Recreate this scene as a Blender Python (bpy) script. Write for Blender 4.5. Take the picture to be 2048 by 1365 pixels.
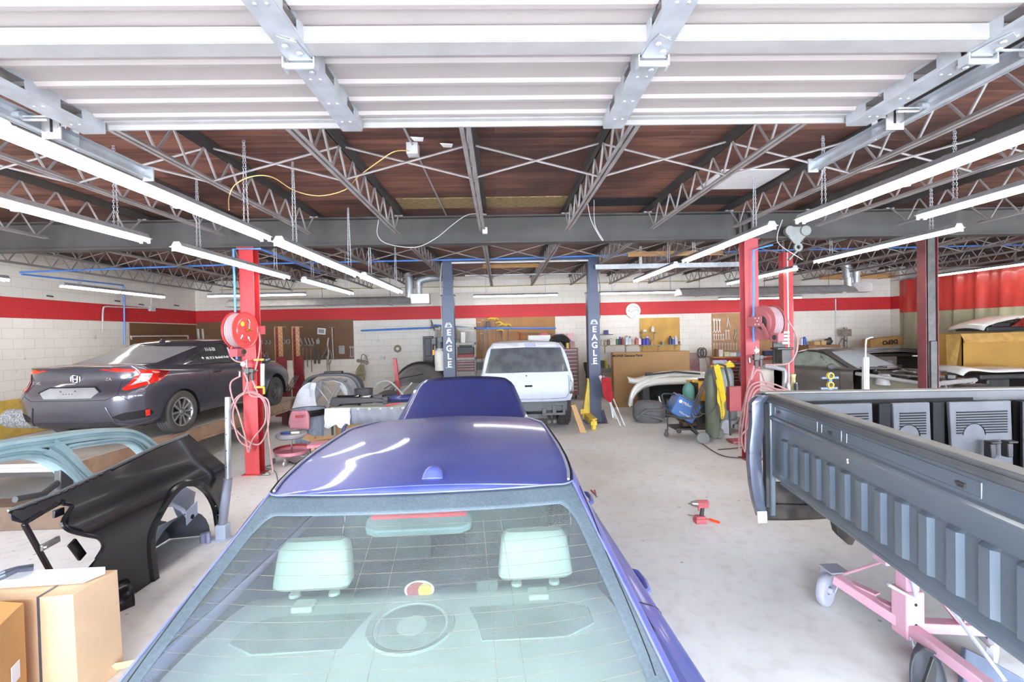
import bpy, bmesh, math, random
from mathutils import Vector, Matrix, noise
random.seed(7)
for _o in list(bpy.data.objects): bpy.data.objects.remove(_o)
C = bpy.context.scene.collection
SC = bpy.context.scene
PI = math.pi
# ---------------------------------------------------------------- camera
F_PX, CAM_H = 910.0, 2.0
def _cam_matrix():
 y = Vector(((1000-1024)/F_PX, (682.5-669)/F_PX, -1)).normalized()
 r = 0.0227
 c, s = math.cos(r), math.sin(r)
 x = Vector((c, s, (c*y.x + s*y.y)/(-y.z))).normalized()
 z = x.cross(y)
 return Matrix((x, y, z))          # rows: world axes in camera space -> camera-to-world
CM = _cam_matrix()
cam_d = bpy.data.cameras.new('camera'); cam = bpy.data.objects.new('camera', cam_d); C.objects.link(cam)
cam_d.sensor_width = 36.0; cam_d.sensor_fit = 'HORIZONTAL'; cam_d.lens = 36.0*F_PX/2048
cam_d.clip_start = 0.02; cam_d.clip_end = 200
cam.matrix_world = Matrix.Translation((0, 0, CAM_H)) @ CM.to_4x4()
SC.camera = cam
def P(px, py, Y=None, X=None, Z=None):
 """Point of the photograph's pixel on the plane y=Y, x=X or z=Z."""
 d = CM @ Vector(((px-1024)/F_PX, (682.5-py)/F_PX, -1))
 if Y is not None: t = Y/d.y
 elif X is not None: t = X/d.x
 else: t = (Z-CAM_H)/d.z
 return Vector((0, 0, CAM_H)) + d*t
# ---------------------------------------------------------------- view, world
SC.view_settings.view_transform = 'Standard'; SC.view_settings.look = 'None'
SC.view_settings.gamma = 1; SC.view_settings.use_curve_mapping = False
SC.view_settings.exposure = 1.34
W = bpy.data.worlds.new('daylight'); SC.world = W; W.use_nodes = True
W.node_tree.nodes['Background'].inputs[0].default_value = (0.77, 0.86, 1.0, 1)
W.node_tree.nodes['Background'].inputs[1].default_value = 11.0
TUBE_POWER = 10.5
# ---------------------------------------------------------------- helpers
def lin(c):
 return tuple(((v/12.92) if v <= 0.04045 else ((v+0.055)/1.055)**2.4) for v in c[:3]) + (1,)
def hx(h):
 return lin(tuple(int(h[i:i+2], 16)/255 for i in (0, 2, 4)))
MATS = {}
def mat(name, col, rough=0.5, metal=0.0, var=0.12, scale=6.0, bump=0.0, bscale=40.0, coat=0.0, dust=0.0, dustcol='b9b6b3',
  trans=0.0, alpha=1.0, emit=0.0, spec=0.5, col2=None, thr=(0.4, 0.62), stretch=(1, 1, 1), rvar=0.1):
 """Procedural principled material: noise-varied colour, optional dust on the surface, optional bump."""
 if name in MATS: return MATS[name]
 m = bpy.data.materials.new(name); m.use_nodes = True; nt = m.node_tree; N = nt.nodes; L = nt.links
 b = N['Principled BSDF']
 base = hx(col)
 tc = N.new('ShaderNodeTexCoord'); mp = N.new('ShaderNodeMapping'); mp.inputs[3].default_value = stretch
 L.new(tc.outputs['Object'], mp.inputs[0])
 nz = N.new('ShaderNodeTexNoise'); nz.inputs['Scale'].default_value = scale; nz.inputs['Detail'].default_value = 5
 L.new(mp.outputs[0], nz.inputs['Vector'])
 mx = N.new('ShaderNodeMix'); mx.data_type = 'RGBA'
 if col2: a, c2 = base, hx(col2)
 else:
  a = tuple(v*(1-var) for v in base[:3])+(1,); c2 = tuple(min(1, v*(1+var)) for v in base[:3])+(1,)
 mx.inputs[6].default_value = a; mx.inputs[7].default_value = c2
 cr = N.new('ShaderNodeMapRange'); cr.inputs[1].default_value = thr[0]; cr.inputs[2].default_value = thr[1]
 L.new(nz.outputs[0], cr.inputs[0]); L.new(cr.outputs[0], mx.inputs[0])
 out = mx.outputs[2]
 if dust > 0:
  nd = N.new('ShaderNodeTexNoise'); nd.inputs['Scale'].default_value = 2.3; nd.inputs['Detail'].default_value = 4
  nd.inputs['Roughness'].default_value = 0.65
  L.new(tc.outputs['Object'], nd.inputs['Vector'])
  dr = N.new('ShaderNodeMapRange'); dr.inputs[1].default_value = 0.3; dr.inputs[2].default_value = 0.75
  dr.inputs[3].default_value = dust*0.6; dr.inputs[4].default_value = min(1, dust*1.4)
  L.new(nd.outputs[0], dr.inputs[0])
  md = N.new('ShaderNodeMix'); md.data_type = 'RGBA'; md.inputs[7].default_value = hx(dustcol)
  L.new(dr.outputs[0], md.inputs[0]); L.new(out, md.inputs[6]); out = md.outputs[2]
 L.new(out, b.inputs['Base Color'])
 rr = N.new('ShaderNodeMapRange'); rr.inputs[3].default_value = max(0.02, rough-rvar*rough); rr.inputs[4].default_value = min(1, rough+rvar*rough)
 L.new(nz.outputs[0], rr.inputs[0]); L.new(rr.outputs[0], b.inputs['Roughness'])
 b.inputs['Metallic'].default_value = metal; b.inputs['Specular IOR Level'].default_value = spec
 b.inputs['Coat Weight'].default_value = coat; b.inputs['Coat Roughness'].default_value = 0.06
 b.inputs['Transmission Weight'].default_value = trans; b.inputs['Alpha'].default_value = alpha
 if emit: b.inputs['Emission Color'].default_value = base; b.inputs['Emission Strength'].default_value = emit
 if bump > 0:
  nb = N.new('ShaderNodeTexNoise'); nb.inputs['Scale'].default_value = bscale; nb.inputs['Detail'].default_value = 4
  L.new(mp.outputs[0], nb.inputs['Vector'])
  bp = N.new('ShaderNodeBump'); bp.inputs['Strength'].default_value = bump; bp.inputs['Distance'].default_value = 0.01
  L.new(nb.outputs[0], bp.inputs['Height']); L.new(bp.outputs[0], b.inputs['Normal'])
 MATS[name] = m
 return m
def thin_glass(name, tint, film, amount, rough=0.03):
 """See-through pane with a film of dust: transparent + diffuse + gloss."""
 if name in MATS: return MATS[name]
 m = bpy.data.materials.new(name); m.use_nodes = True; nt = m.node_tree; N = nt.nodes; L = nt.links
 for n in list(N): N.remove(n)
 o = N.new('ShaderNodeOutputMaterial'); tr = N.new('ShaderNodeBsdfTransparent'); tr.inputs[0].default_value = hx(tint)
 df = N.new('ShaderNodeBsdfDiffuse'); df.inputs[0].default_value = hx(film)
 tc = N.new('ShaderNodeTexCoord'); nz = N.new('ShaderNodeTexNoise'); nz.inputs['Scale'].default_value = 4; nz.inputs['Detail'].default_value = 9
 L.new(tc.outputs['Object'], nz.inputs['Vector'])
 mr = N.new('ShaderNodeMapRange'); mr.inputs[1].default_value = 0.3; mr.inputs[2].default_value = 0.7
 mr.inputs[3].default_value = amount*0.75; mr.inputs[4].default_value = amount*1.25; L.new(nz.outputs[0], mr.inputs[0])
 m1 = N.new('ShaderNodeMixShader'); L.new(mr.outputs[0], m1.inputs[0]); L.new(tr.outputs[0], m1.inputs[1]); L.new(df.outputs[0], m1.inputs[2])
 gl = N.new('ShaderNodeBsdfGlossy'); gl.inputs['Roughness'].default_value = rough
 fr = N.new('ShaderNodeFresnel'); fr.inputs[0].default_value = 1.22
 m2 = N.new('ShaderNodeMixShader'); L.new(fr.outputs[0], m2.inputs[0]); L.new(m1.outputs[0], m2.inputs[1]); L.new(gl.outputs[0], m2.inputs[2])
 L.new(m2.outputs[0], o.inputs[0]); MATS[name] = m
 return m
WM = {}                                       # world matrices of things, by object name
def tag(o, label=None, cat=None, group=None, kind=None):
 if label: o['label'] = label
 if cat: o['category'] = cat
 if group: o['group'] = group
 if kind: o['kind'] = kind
 return o
def empty(name, loc=(0, 0, 0), rz=0.0, label=None, cat=None, group=None, rot=None):
 o = bpy.data.objects.new(name, None); C.objects.link(o); o.location = loc
 o.empty_display_size = 0.1
 o.rotation_euler = rot if rot else (0, 0, rz)
 WM[o.name] = Matrix.Translation(loc) @ o.rotation_euler.to_matrix().to_4x4()
 return tag(o, label, cat, group)
def kids(o): return [c for c in o.children]
def dup(root, loc, rz=None, label=None, group=None, scale=None):
 """Copy a thing with its parts and sub-parts."""
 r = root.copy(); C.objects.link(r); r.location = loc
 if rz is not None: r.rotation_euler = (0, 0, rz)
 if scale: r.scale = scale
 if label: r['label'] = label
 if group: r['group'] = group
 for ch in list(root.children):
  c = ch.copy(); C.objects.link(c); c.parent = r
  for g in list(ch.children):
   d = g.copy(); C.objects.link(d); d.parent = c
 return r
def rotm(rx=0, ry=0, rz=0):
 return Matrix.Rotation(rz, 3, 'Z') @ Matrix.Rotation(ry, 3, 'Y') @ Matrix.Rotation(rx, 3, 'X')
def V(*a): return Vector(a)
class MB:
 def __init__(s): s.v = []; s.f = []; s.mi = []; s.m = 0
 def add(s, vs, fs):
  k = len(s.v); s.v += [Vector(v) for v in vs]
  for f in fs: s.f.append([i+k for i in f]); s.mi.append(s.m)
  return s
 def box(s, c, size, rz=0.0, R=None):
  x, y, z = [q/2 for q in size]; c = Vector(c)
  R = R or Matrix.Rotation(rz, 3, 'Z')
  vs = [c + R @ Vector((i*x, j*y, k*z)) for i in (-1, 1) for j in (-1, 1) for k in (-1, 1)]
  return s.add(vs, [(0, 1, 3, 2), (4, 6, 7, 5), (0, 4, 5, 1), (2, 3, 7, 6), (0, 2, 6, 4), (1, 5, 7, 3)])
 def b(s, x0, x1, y0, y1, z0, z1):
  return s.box(((x0+x1)/2, (y0+y1)/2, (z0+z1)/2), (abs(x1-x0), abs(y1-y0), abs(z1-z0)))
 def bar(s, p, q, w, h, up=(0, 0, 1)):
  p = Vector(p); q = Vector(q); d = (q-p); L = d.length
  if L < 1e-6: return s
  d /= L; u = Vector(up)
  if abs(d.dot(u)) > 0.98: u = Vector((0, 1, 0)) if abs(d.y) < 0.9 else Vector((1, 0, 0))
  sx = d.cross(u).normalized(); sz = sx.cross(d).normalized()
  R = Matrix((sx, d, sz)).transposed()
  return s.box((p+q)/2, (w, L, h), R=R)
 def tube(s, pts, r, n=8, closed=False, caps=True):
  pts = [Vector(p) for p in pts]; m = len(pts)
  rs = r if isinstance(r, (list, tuple)) else [r]*m
  vs = []; prev = None
  for i, p in enumerate(pts):
   a = pts[(i-1) % m] if (closed or i > 0) else p
   c = pts[(i+1) % m] if (closed or i < m-1) else p
   t = (c-a)
   t = t.normalized() if t.length > 1e-9 else Vector((0, 0, 1))
   if prev is None:
    u = Vector((0, 0, 1)) if abs(t.z) < 0.9 else Vector((1, 0, 0))
    e1 = t.cross(u).normalized()
   else:
    e1 = prev - t*prev.dot(t)
    e1 = e1.normalized() if e1.length > 1e-6 else t.orthogonal().normalized()
   prev = e1; e2 = t.cross(e1)
   for k in range(n):
    a_ = 2*PI*k/n; vs.append(p + (e1*math.cos(a_) + e2*math.sin(a_))*rs[i])
  fs = []
  for i in range(m if closed else m-1):
   j = (i+1) % m
   for k in range(n):
    k2 = (k+1) % n; fs.append((i*n+k, i*n+k2, j*n+k2, j*n+k))
  if caps and not closed:
   fs.append(tuple(range(n-1, -1, -1))); fs.append(tuple((m-1)*n+k for k in range(n)))
  return s.add(vs, fs)
 def cyl(s, p, q, r, n=16, r2=None): return s.tube([p, q], [r, r if r2 is None else r2], n)
 def lathe(s, prof, c=(0, 0, 0), R=None, n=24, caps=True, arc=1.0):
  """prof: list of (radius, height) about +Z, R turns it."""
  c = Vector(c); R = R or Matrix.Identity(3); vs = []; full = arc >= 1
  nn = n if full else n+1
  for (r, h) in prof:
   for k in range(nn):
    a = 2*PI*arc*k/n; vs.append(c + R @ Vector((r*math.cos(a), r*math.sin(a), h)))
  fs = []
  for i in range(len(prof)-1):
   for k in range(n):
    k2 = (k+1) % nn; fs.append((i*nn+k, i*nn+k2, (i+1)*nn+k2, (i+1)*nn+k))
  if caps and full:
   if prof[0][0] > 1e-5: fs.append(tuple(range(nn-1, -1, -1)))
   if prof[-1][0] > 1e-5: fs.append(tuple((len(prof)-1)*nn+k for k in range(nn)))
  return s.add(vs, fs)
 def prism(s, poly, o, ax, ay, az, t):
  """polygon (a,b) in plane o+a*ax+b*ay extruded by t along az."""
  o, ax, ay, az = Vector(o), Vector(ax), Vector(ay), Vector(az); n = len(poly)
  vs = [o+ax*a+ay*b for a, b in poly] + [o+ax*a+ay*b+az*t for a, b in poly]
  fs = [tuple(range(n-1, -1, -1)), tuple(range(n, 2*n))] + [(i, (i+1) % n, n+(i+1) % n, n+i) for i in range(n)]
  return s.add(vs, fs)
 def ring(s, c, R, r0, r1, t, n=32):
  """flat annulus with thickness"""
  return s.lathe([(r0, 0), (r1, 0), (r1, t), (r0, t), (r0, 0)], c, R, n, caps=False)
 def grid(s, P2, close=False):
  nu = len(P2); nv = len(P2[0]); vs = [p for row in P2 for p in row]; fs = []
  for i in range(nu-1):
   for j in range(nv-1):
    fs.append((i*nv+j, i*nv+j+1, (i+1)*nv+j+1, (i+1)*nv+j))
  return s.add(vs, fs)
 def ball(s, c, r, n=12, sc=(1, 1, 1)):
  c = Vector(c); prof = []
  vs = []; m = n//2+1; fs = []
  for i in range(m):
   t = PI*i/(m-1)
   for k in range(n):
    a = 2*PI*k/n; vs.append(c+Vector((r*sc[0]*math.sin(t)*math.cos(a), r*sc[1]*math.sin(t)*math.sin(a), r*sc[2]*math.cos(t))))
  for i in range(m-1):
   for k in range(n):
    k2 = (k+1) % n; fs.append((i*n+k, i*n+k2, (i+1)*n+k2, (i+1)*n+k))
  return s.add(vs, fs)
 def chain(s, p, q, link=0.032, r=0.0019):
  p = Vector(p); q = Vector(q); n = max(2, int((q-p).length/(link*0.75))); d = (q-p).normalized()
  u = d.orthogonal().normalized(); w = d.cross(u)
  for i in range(n):
   c = p.lerp(q, (i+0.5)/n); e = u if i % 2 else w
   pts = [c + d*(link/2*math.cos(a))*1.0 + e*(link*0.22*math.sin(a)) for a in [2*PI*k/6 for k in range(6)]]
   s.tube(pts, r, 4, closed=True)
  return s
 def build(s, name, m, parent=None, local=False, smooth=35, bevel=0, weld=False, solid=0, sub=0, pmat=None, fix=False):
  me = bpy.data.meshes.new(name)
  vs = s.v
  if parent is not None and not local:
   inv = WM[parent.name].inverted(); vs = [inv @ v for v in vs]
  me.from_pydata([tuple(v) for v in vs], [], s.f)
  ms = m if isinstance(m, (list, tuple)) else [m]
  for q in ms: me.materials.append(q)
  if len(ms) > 1: me.polygons.foreach_set('material_index', s.mi)
  if weld or fix:
   bm = bmesh.new(); bm.from_mesh(me)
   if weld: bmesh.ops.remove_doubles(bm, verts=bm.verts, dist=1e-4)
   if fix: bmesh.ops.recalc_face_normals(bm, faces=bm.faces)
   bm.to_mesh(me); bm.free()
  if smooth:
   me.polygons.foreach_set('use_smooth', [True]*len(me.polygons)); me.set_sharp_from_angle(angle=math.radians(smooth))
  o = bpy.data.objects.new(name, me); C.objects.link(o)
  if parent is not None:
   o.parent = parent; WM[o.name] = WM[parent.name]
  else: WM[o.name] = Matrix.Identity(4)
  if solid:
   md = o.modifiers.new('solid', 'SOLIDIFY'); md.thickness = solid; md.offset = 0
  if sub:
   md = o.modifiers.new('sub', 'SUBSURF'); md.levels = sub; md.render_levels = sub
  if bevel:
   md = o.modifiers.new('bevel', 'BEVEL'); md.width = bevel; md.segments = 2; md.limit_method = 'ANGLE'; md.angle_limit = math.radians(40)
  return o
def rebase(o, loc):
 """put a single-mesh thing's origin at its base"""
 loc = Vector(loc)
 for v in o.data.vertices: v.co -= loc
 o.location = loc; WM[o.name] = Matrix.Translation(loc)
 return o
def single(mb, name, m, label, cat, group=None, kind=None, loc=None, **k):
 o = mb.build(name, m, None, **k)
 vs = [v.co for v in o.data.vertices]
 if loc is None and vs:
  loc = ((min(v.x for v in vs)+max(v.x for v in vs))/2, (min(v.y for v in vs)+max(v.y for v in vs))/2, min(v.z for v in vs))
 rebase(o, loc)
 return tag(o, label, cat, group, kind)
def cr(p0, p1, p2, p3, t):
 return 0.5*((2*p1) + (p2-p0)*t + (2*p0-5*p1+4*p2-p3)*t*t + (3*p1-p0-3*p2+p3)*t**3)
def curve(pts, n):
 """Catmull-Rom through the points, n steps per span"""
 pts = [Vector(p) for p in pts]; out = []
 for i in range(len(pts)-1):
  a = pts[i-1] if i > 0 else pts[0]*2-pts[1]; d = pts[i+2] if i+2 < len(pts) else pts[-1]*2-pts[-2]
  for k in range(n): out.append(cr(a, pts[i], pts[i+1], d, k/n))
 out.append(pts[-1]); return out
def surf(net, nu, nv):
 """dense smooth grid through a control net"""
 rows = [curve(r, nv) for r in net]
 cols = [curve([rows[i][j] for i in range(len(rows))], nu) for j in range(len(rows[0]))]
 return [[cols[j][i] for j in range(len(cols))] for i in range(len(cols[0]))]
_tn = [0]
def text(s, name, loc, size, m, parent, xdir=(1, 0, 0), up=(0, 0, 1), depth=0.002, align='CENTER', xs=1.0, bold=0.0, label=None, vertical=False):
 """Lettering as mesh, centred at loc (world), reading along xdir."""
 cu = bpy.data.curves.new('lettering', 'FONT'); cu.body = s; cu.size = size; cu.extrude = depth
 cu.align_x = align; cu.align_y = 'CENTER'; cu.offset = bold; cu.resolution_u = 3
 if vertical: cu.space_line = 0.86
 t = bpy.data.objects.new('lettering', cu); C.objects.link(t)
 dg = bpy.context.evaluated_depsgraph_get(); dg.update()
 me = bpy.data.meshes.new_from_object(t.evaluated_get(dg)); bpy.data.objects.remove(t)
 x = Vector(xdir).normalized(); u = Vector(up); z = x.cross(u).normalized(); u = z.cross(x).normalized()
 M = Matrix.Translation(Vector(loc)) @ Matrix((x*xs, u, z)).transposed().to_4x4()
 if parent is not None: M = WM[parent.name].inverted() @ M
 me.transform(M); me.materials.clear(); me.materials.append(m)
 o = bpy.data.objects.new(name, me); C.objects.link(o)
 if parent is not None: o.parent = parent; WM[o.name] = WM[parent.name]
 if label: o['label'] = label
 return o
# ---------------------------------------------------------------- shared materials
M_GALV = mat('galvanised_steel', 'a9adb0', 0.42, 0.55, var=0.12, scale=14, dust=0.25, dustcol='c8c8c8')
M_STEELW = mat('painted_light_steel', 'cfcfcd', 0.45, 0.1, dust=0.2)
M_JOIST = mat('dusty_joist_steel', '8b8481', 0.65, 0.3, var=0.25, scale=3, dust=0.45, dustcol='a8a2a0')
M_DARKST = mat('sooty_steel', '46423f', 0.6, 0.3, var=0.25, scale=2, dust=0.2, dustcol='7a7673')
M_WHITE = mat('white_enamel', 'e9e8e6', 0.4, var=0.04)
M_BLACK = mat('black_plastic', '1c1c1e', 0.42, var=0.2, dust=0.06)
M_RUBBER = mat('black_rubber', '242424', 0.75, var=0.2, dust=0.12, bump=0.2, bscale=60)
M_CHROME = mat('bright_chrome', 'd8d8da', 0.15, 1.0, var=0.04)
M_STEEL = mat('bare_steel', '9c9a96', 0.35, 0.9, var=0.15, scale=20)
M_DARKMETAL = mat('dark_greasy_metal', '3a3836', 0.5, 0.7, var=0.3, scale=12, dust=0.15)
M_CARD = mat('brown_cardboard', 'c29a6b', 0.8, var=0.07, scale=3, bump=0.08)
M_RED = mat('red_tool_paint', 'b3262b', 0.35, var=0.12, dust=0.06, coat=0.3)
M_BLUE = mat('blue_hose_plastic', '3f78d8', 0.4, var=0.08)
M_PINKHOSE = mat('dusty_pink_hose', 'b98d8c', 0.6, var=0.1)
M_YEL = mat('yellow_paint', 'e6c21f', 0.45, var=0.1, dust=0.08)
M_DBLUE = mat('dark_blue_lift_paint', '333c52', 0.4, 0.1, var=0.1, dust=0.12, dustcol='6d7484')
M_WOODL = mat('light_timber', 'b98a58', 0.7, var=0.15, scale=4, stretch=(1, 12, 12))
# ================================================================ the room
DECK, WALLY, WXL, WXR = 3.86, 14.5, -9.50, 12.67
def block_material(name, ax):
 m = bpy.data.materials.new(name); m.use_nodes = True; N = m.node_tree.nodes; L = m.node_tree.links; b = N['Principled BSDF']
 tc = N.new('ShaderNodeTexCoord'); sp = N.new('ShaderNodeSeparateXYZ'); L.new(tc.outputs['Object'], sp.inputs[0])
 cb = N.new('ShaderNodeCombineXYZ'); L.new(sp.outputs[ax], cb.inputs[0])
 ad = N.new('ShaderNodeMath'); ad.operation = 'ADD'; ad.inputs[1].default_value = 0.108; L.new(sp.outputs[2], ad.inputs[0]); L.new(ad.outputs[0], cb.inputs[1])
 br = N.new('ShaderNodeTexBrick'); L.new(cb.outputs[0], br.inputs[0])
 for k, v in (('Scale', 1.0), ('Brick Width', 0.406), ('Row Height', 0.203), ('Mortar Size', 0.004), ('Mortar Smooth', 0.3)): br.inputs[k].default_value = v
 br.inputs['Color1'].default_value = (1, 1, 1, 1); br.inputs['Color2'].default_value = (0.94, 0.94, 0.94, 1); br.inputs['Mortar'].default_value = (0.6, 0.59, 0.57, 1)
 def step(v, lo):
  n = N.new('ShaderNodeMath'); n.operation = 'GREATER_THAN'; n.inputs[1].default_value = lo; L.new(v, n.inputs[0]); return n.outputs[0]
 a = step(sp.outputs[2], 2.532); c = step(sp.outputs[2], 2.938)
 sb = N.new('ShaderNodeMath'); sb.operation = 'SUBTRACT'; L.new(a, sb.inputs[0]); L.new(c, sb.inputs[1])
 nz = N.new('ShaderNodeTexNoise'); nz.inputs['Scale'].default_value = 1.3; nz.inputs['Detail'].default_value = 8; L.new(tc.outputs['Object'], nz.inputs['Vector'])
 wr = N.new('ShaderNodeMix'); wr.data_type = 'RGBA'; wr.inputs[6].default_value = hx('d9d0c2'); wr.inputs[7].default_value = hx('ece6db'); L.new(nz.outputs[0], wr.inputs[0])
 # rust and scuff spots on the lower wall
 n2 = N.new('ShaderNodeTexNoise'); n2.inputs['Scale'].default_value = 2.7; n2.inputs['Detail'].default_value = 3; L.new(tc.outputs['Object'], n2.inputs['Vector'])
 r2 = N.new('ShaderNodeMapRange'); r2.inputs[1].default_value = 0.68; r2.inputs[2].default_value = 0.76; L.new(n2.outputs[0], r2.inputs[0])
 low = N.new('ShaderNodeMath'); low.operation = 'LESS_THAN'; low.inputs[1].default_value = 2.2; L.new(sp.outputs[2], low.inputs[0])
 mm = N.new('ShaderNodeMath'); mm.operation = 'MULTIPLY'; L.new(r2.outputs[0], mm.inputs[0]); L.new(low.outputs[0], mm.inputs[1])
 m3 = N.new('ShaderNodeMath'); m3.operation = 'MULTIPLY'; m3.inputs[1].default_value = 0.55; L.new(mm.outputs[0], m3.inputs[0])
 st = N.new('ShaderNodeMix'); st.data_type = 'RGBA'; st.inputs[7].default_value = hx('8e8068'); L.new(m3.outputs[0], st.inputs[0]); L.new(wr.outputs[2], st.inputs[6])
 rd = N.new('ShaderNodeMix'); rd.data_type = 'RGBA'; rd.inputs[7].default_value = hx('c62a2e'); L.new(sb.outputs[0], rd.inputs[0]); L.new(st.outputs[2], rd.inputs[6])
 mu = N.new('ShaderNodeMix'); mu.data_type = 'RGBA'; mu.blend_type = 'MULTIPLY'; mu.inputs[0].default_value = 0.75; L.new(rd.outputs[2], mu.inputs[6]); L.new(br.outputs[0], mu.inputs[7])
 L.new(mu.outputs[2], b.inputs['Base Color']); b.inputs['Roughness'].default_value = 0.6
 bp = N.new('ShaderNodeBump'); bp.inputs['Strength'].default_value = 0.5; bp.inputs['Distance'].default_value = 0.006
 n4 = N.new('ShaderNodeTexNoise'); n4.inputs['Scale'].default_value = 60; L.new(tc.outputs['Object'], n4.inputs['Vector'])
 ma = N.new('ShaderNodeMath'); ma.operation = 'MULTIPLY_ADD'; ma.inputs[1].default_value = -1.0; L.new(br.outputs[1], ma.inputs[0])
 m5 = N.new('ShaderNodeMath'); m5.operation = 'MULTIPLY'; m5.inputs[1].default_value = 0.3; L.new(n4.outputs[0], m5.inputs[0]); L.new(m5.outputs[0], ma.inputs[2])
 L.new(ma.outputs[0], bp.inputs['Height']); L.new(bp.outputs[0], b.inputs['Normal'])
 return m
M_BLKX = block_material('painted_block_wall_x', 0); M_BLKY = block_material('painted_block_wall_y', 1)
def floor_material():
 m = bpy.data.materials.new('dusty_concrete'); m.use_nodes = True; N = m.node_tree.nodes; L = m.node_tree.links; b = N['Principled BSDF']
 tc = N.new('ShaderNodeTexCoord')
 n1 = N.new('ShaderNodeTexNoise'); n1.inputs['Scale'].default_value = 0.55; n1.inputs['Detail'].default_value = 9; n1.inputs['Roughness'].default_value = 0.6
 n2 = N.new('ShaderNodeTexNoise'); n2.inputs['Scale'].default_value = 9; n2.inputs['Detail'].default_value = 8
 L.new(tc.outputs['Object'], n1.inputs['Vector']); L.new(tc.outputs['Object'], n2.inputs['Vector'])
 r = N.new('ShaderNodeValToRGB'); e = r.color_ramp.elements
 e[0].position = 0.30; e[0].color = hx('d3cec7'); e[1].position = 0.68; e[1].color = hx('eeedec')
 L.new(n1.outputs[0], r.inputs[0])
 r2 = N.new('ShaderNodeValToRGB'); f = r2.color_ramp.elements
 f[0].position = 0.33; f[0].color = (0.72, 0.70, 0.68, 1); f[1].position = 0.5; f[1].color = (1, 1, 1, 1); L.new(n2.outputs[0], r2.inputs[0])
 mu = N.new('ShaderNodeMix'); mu.data_type = 'RGBA'; mu.blend_type = 'MULTIPLY'; mu.inputs[0].default_value = 0.35
 L.new(r.outputs[0], mu.inputs[6]); L.new(r2.outputs[0], mu.inputs[7])
 # little dark specks and chips
 vo = N.new('ShaderNodeTexVoronoi'); vo.inputs['Scale'].default_value = 3.3; L.new(tc.outputs['Object'], vo.inputs['Vector'])
 lt = N.new('ShaderNodeMath'); lt.operation = 'LESS_THAN'; lt.inputs[1].default_value = 0.045; L.new(vo.outputs['Distance'], lt.inputs[0])
 mx = N.new('ShaderNodeMix'); mx.data_type = 'RGBA'; mx.inputs[7].default_value = hx('6c675f'); L.new(mu.outputs[2], mx.inputs[6])
 h = N.new('ShaderNodeMath'); h.operation = 'MULTIPLY'; h.inputs[1].default_value = 0.6; L.new(lt.outputs[0], h.inputs[0]); L.new(h.outputs[0], mx.inputs[0])
 L.new(mx.outputs[2], b.inputs['Base Color']); b.inputs['Roughness'].default_value = 0.62
 bp = N.new('ShaderNodeBump'); bp.inputs['Strength'].default_value = 0.12; bp.inputs['Distance'].default_value = 0.01; L.new(n2.outputs[0], bp.inputs['Height']); L.new(bp.outputs[0], b.inputs['Normal'])
 return m
def deck_material():
 m = bpy.data.materials.new('stained_board_deck'); m.use_nodes = True; N = m.node_tree.nodes; L = m.node_tree.links; b = N['Principled BSDF']
 tc = N.new('ShaderNodeTexCoord')
 br = N.new('ShaderNodeTexBrick'); L.new(tc.outputs['Object'], br.inputs[0])
 for k, v in (('Scale', 1.0), ('Brick Width', 3.7), ('Row Height', 0.132), ('Mortar Size', 0.0035), ('Mortar Smooth', 0.2), ('Bias', -0.1)): br.inputs[k].default_value = v
 br.inputs['Color1'].default_value = hx('6e4438'); br.inputs['Color2'].default_value = hx('90604e'); br.inputs['Mortar'].default_value = hx('9a7362')
 mp = N.new('ShaderNodeMapping'); mp.inputs[3].default_value = (0.7, 9, 1); L.new(tc.outputs['Object'], mp.inputs[0])
 gr = N.new('ShaderNodeTexNoise'); gr.inputs['Scale'].default_value = 2.2; gr.inputs['Detail'].default_value = 8; L.new(mp.outputs[0], gr.inputs['Vector'])
 so = N.new('ShaderNodeTexNoise'); so.inputs['Scale'].default_value = 0.6; so.inputs['Detail'].default_value = 6; L.new(tc.outputs['Object'], so.inputs['Vector'])
 r = N.new('ShaderNodeMapRange'); r.inputs[1].default_value = 0.3; r.inputs[2].default_value = 0.7; r.inputs[3].default_value = 0.45; r.inputs[4].default_value = 1.35; L.new(gr.outputs[0], r.inputs[0])
 r2 = N.new('ShaderNodeMapRange'); r2.inputs[1].default_value = 0.42; r2.inputs[2].default_value = 0.6; r2.inputs[3].default_value = 0.35; r2.inputs[4].default_value = 1.0; L.new(so.outputs[0], r2.inputs[0])
 q = N.new('ShaderNodeMath'); q.operation = 'MULTIPLY'; L.new(r.outputs[0], q.inputs[0]); L.new(r2.outputs[0], q.inputs[1])
 vm = N.new('ShaderNodeVectorMath'); vm.operation = 'SCALE'; L.new(br.outputs[0], vm.inputs[0]); L.new(q.outputs[0], vm.inputs['Scale'])
 L.new(vm.outputs[0], b.inputs['Base Color']); b.inputs['Roughness'].default_value = 0.55
 bp = N.new('ShaderNodeBump'); bp.inputs['Strength'].default_value = 0.6; bp.inputs['Distance'].default_value = 0.01; bp.invert = True
 L.new(br.outputs[1], bp.inputs['Height']); L.new(bp.outputs[0], b.inputs['Normal'])
 return m
def struct(name, mb, m, **k):
 o = mb.build(name, m, None, smooth=0, **k); o['kind'] = 'structure'; return o
FRONT = -1.5
struct('floor', MB().b(WXL-0.2, 16, FRONT-6, WALLY+0.2, -0.2, 0), floor_material())
struct('ceiling', MB().b(WXL-0.2, 16, FRONT, WALLY+0.2, DECK, DECK+0.15), deck_material())
struct('wall_back', MB().b(WXL-0.2, 16, WALLY, WALLY+0.2, 0, DECK), M_BLKX)
struct('wall_left', MB().b(WXL-0.2, WXL, FRONT, WALLY, 0, DECK), M_BLKY)
struct('wall_right', MB().b(15.8, 16.0, FRONT, WALLY, 0, DECK), M_BLKY)
wf = MB()
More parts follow.
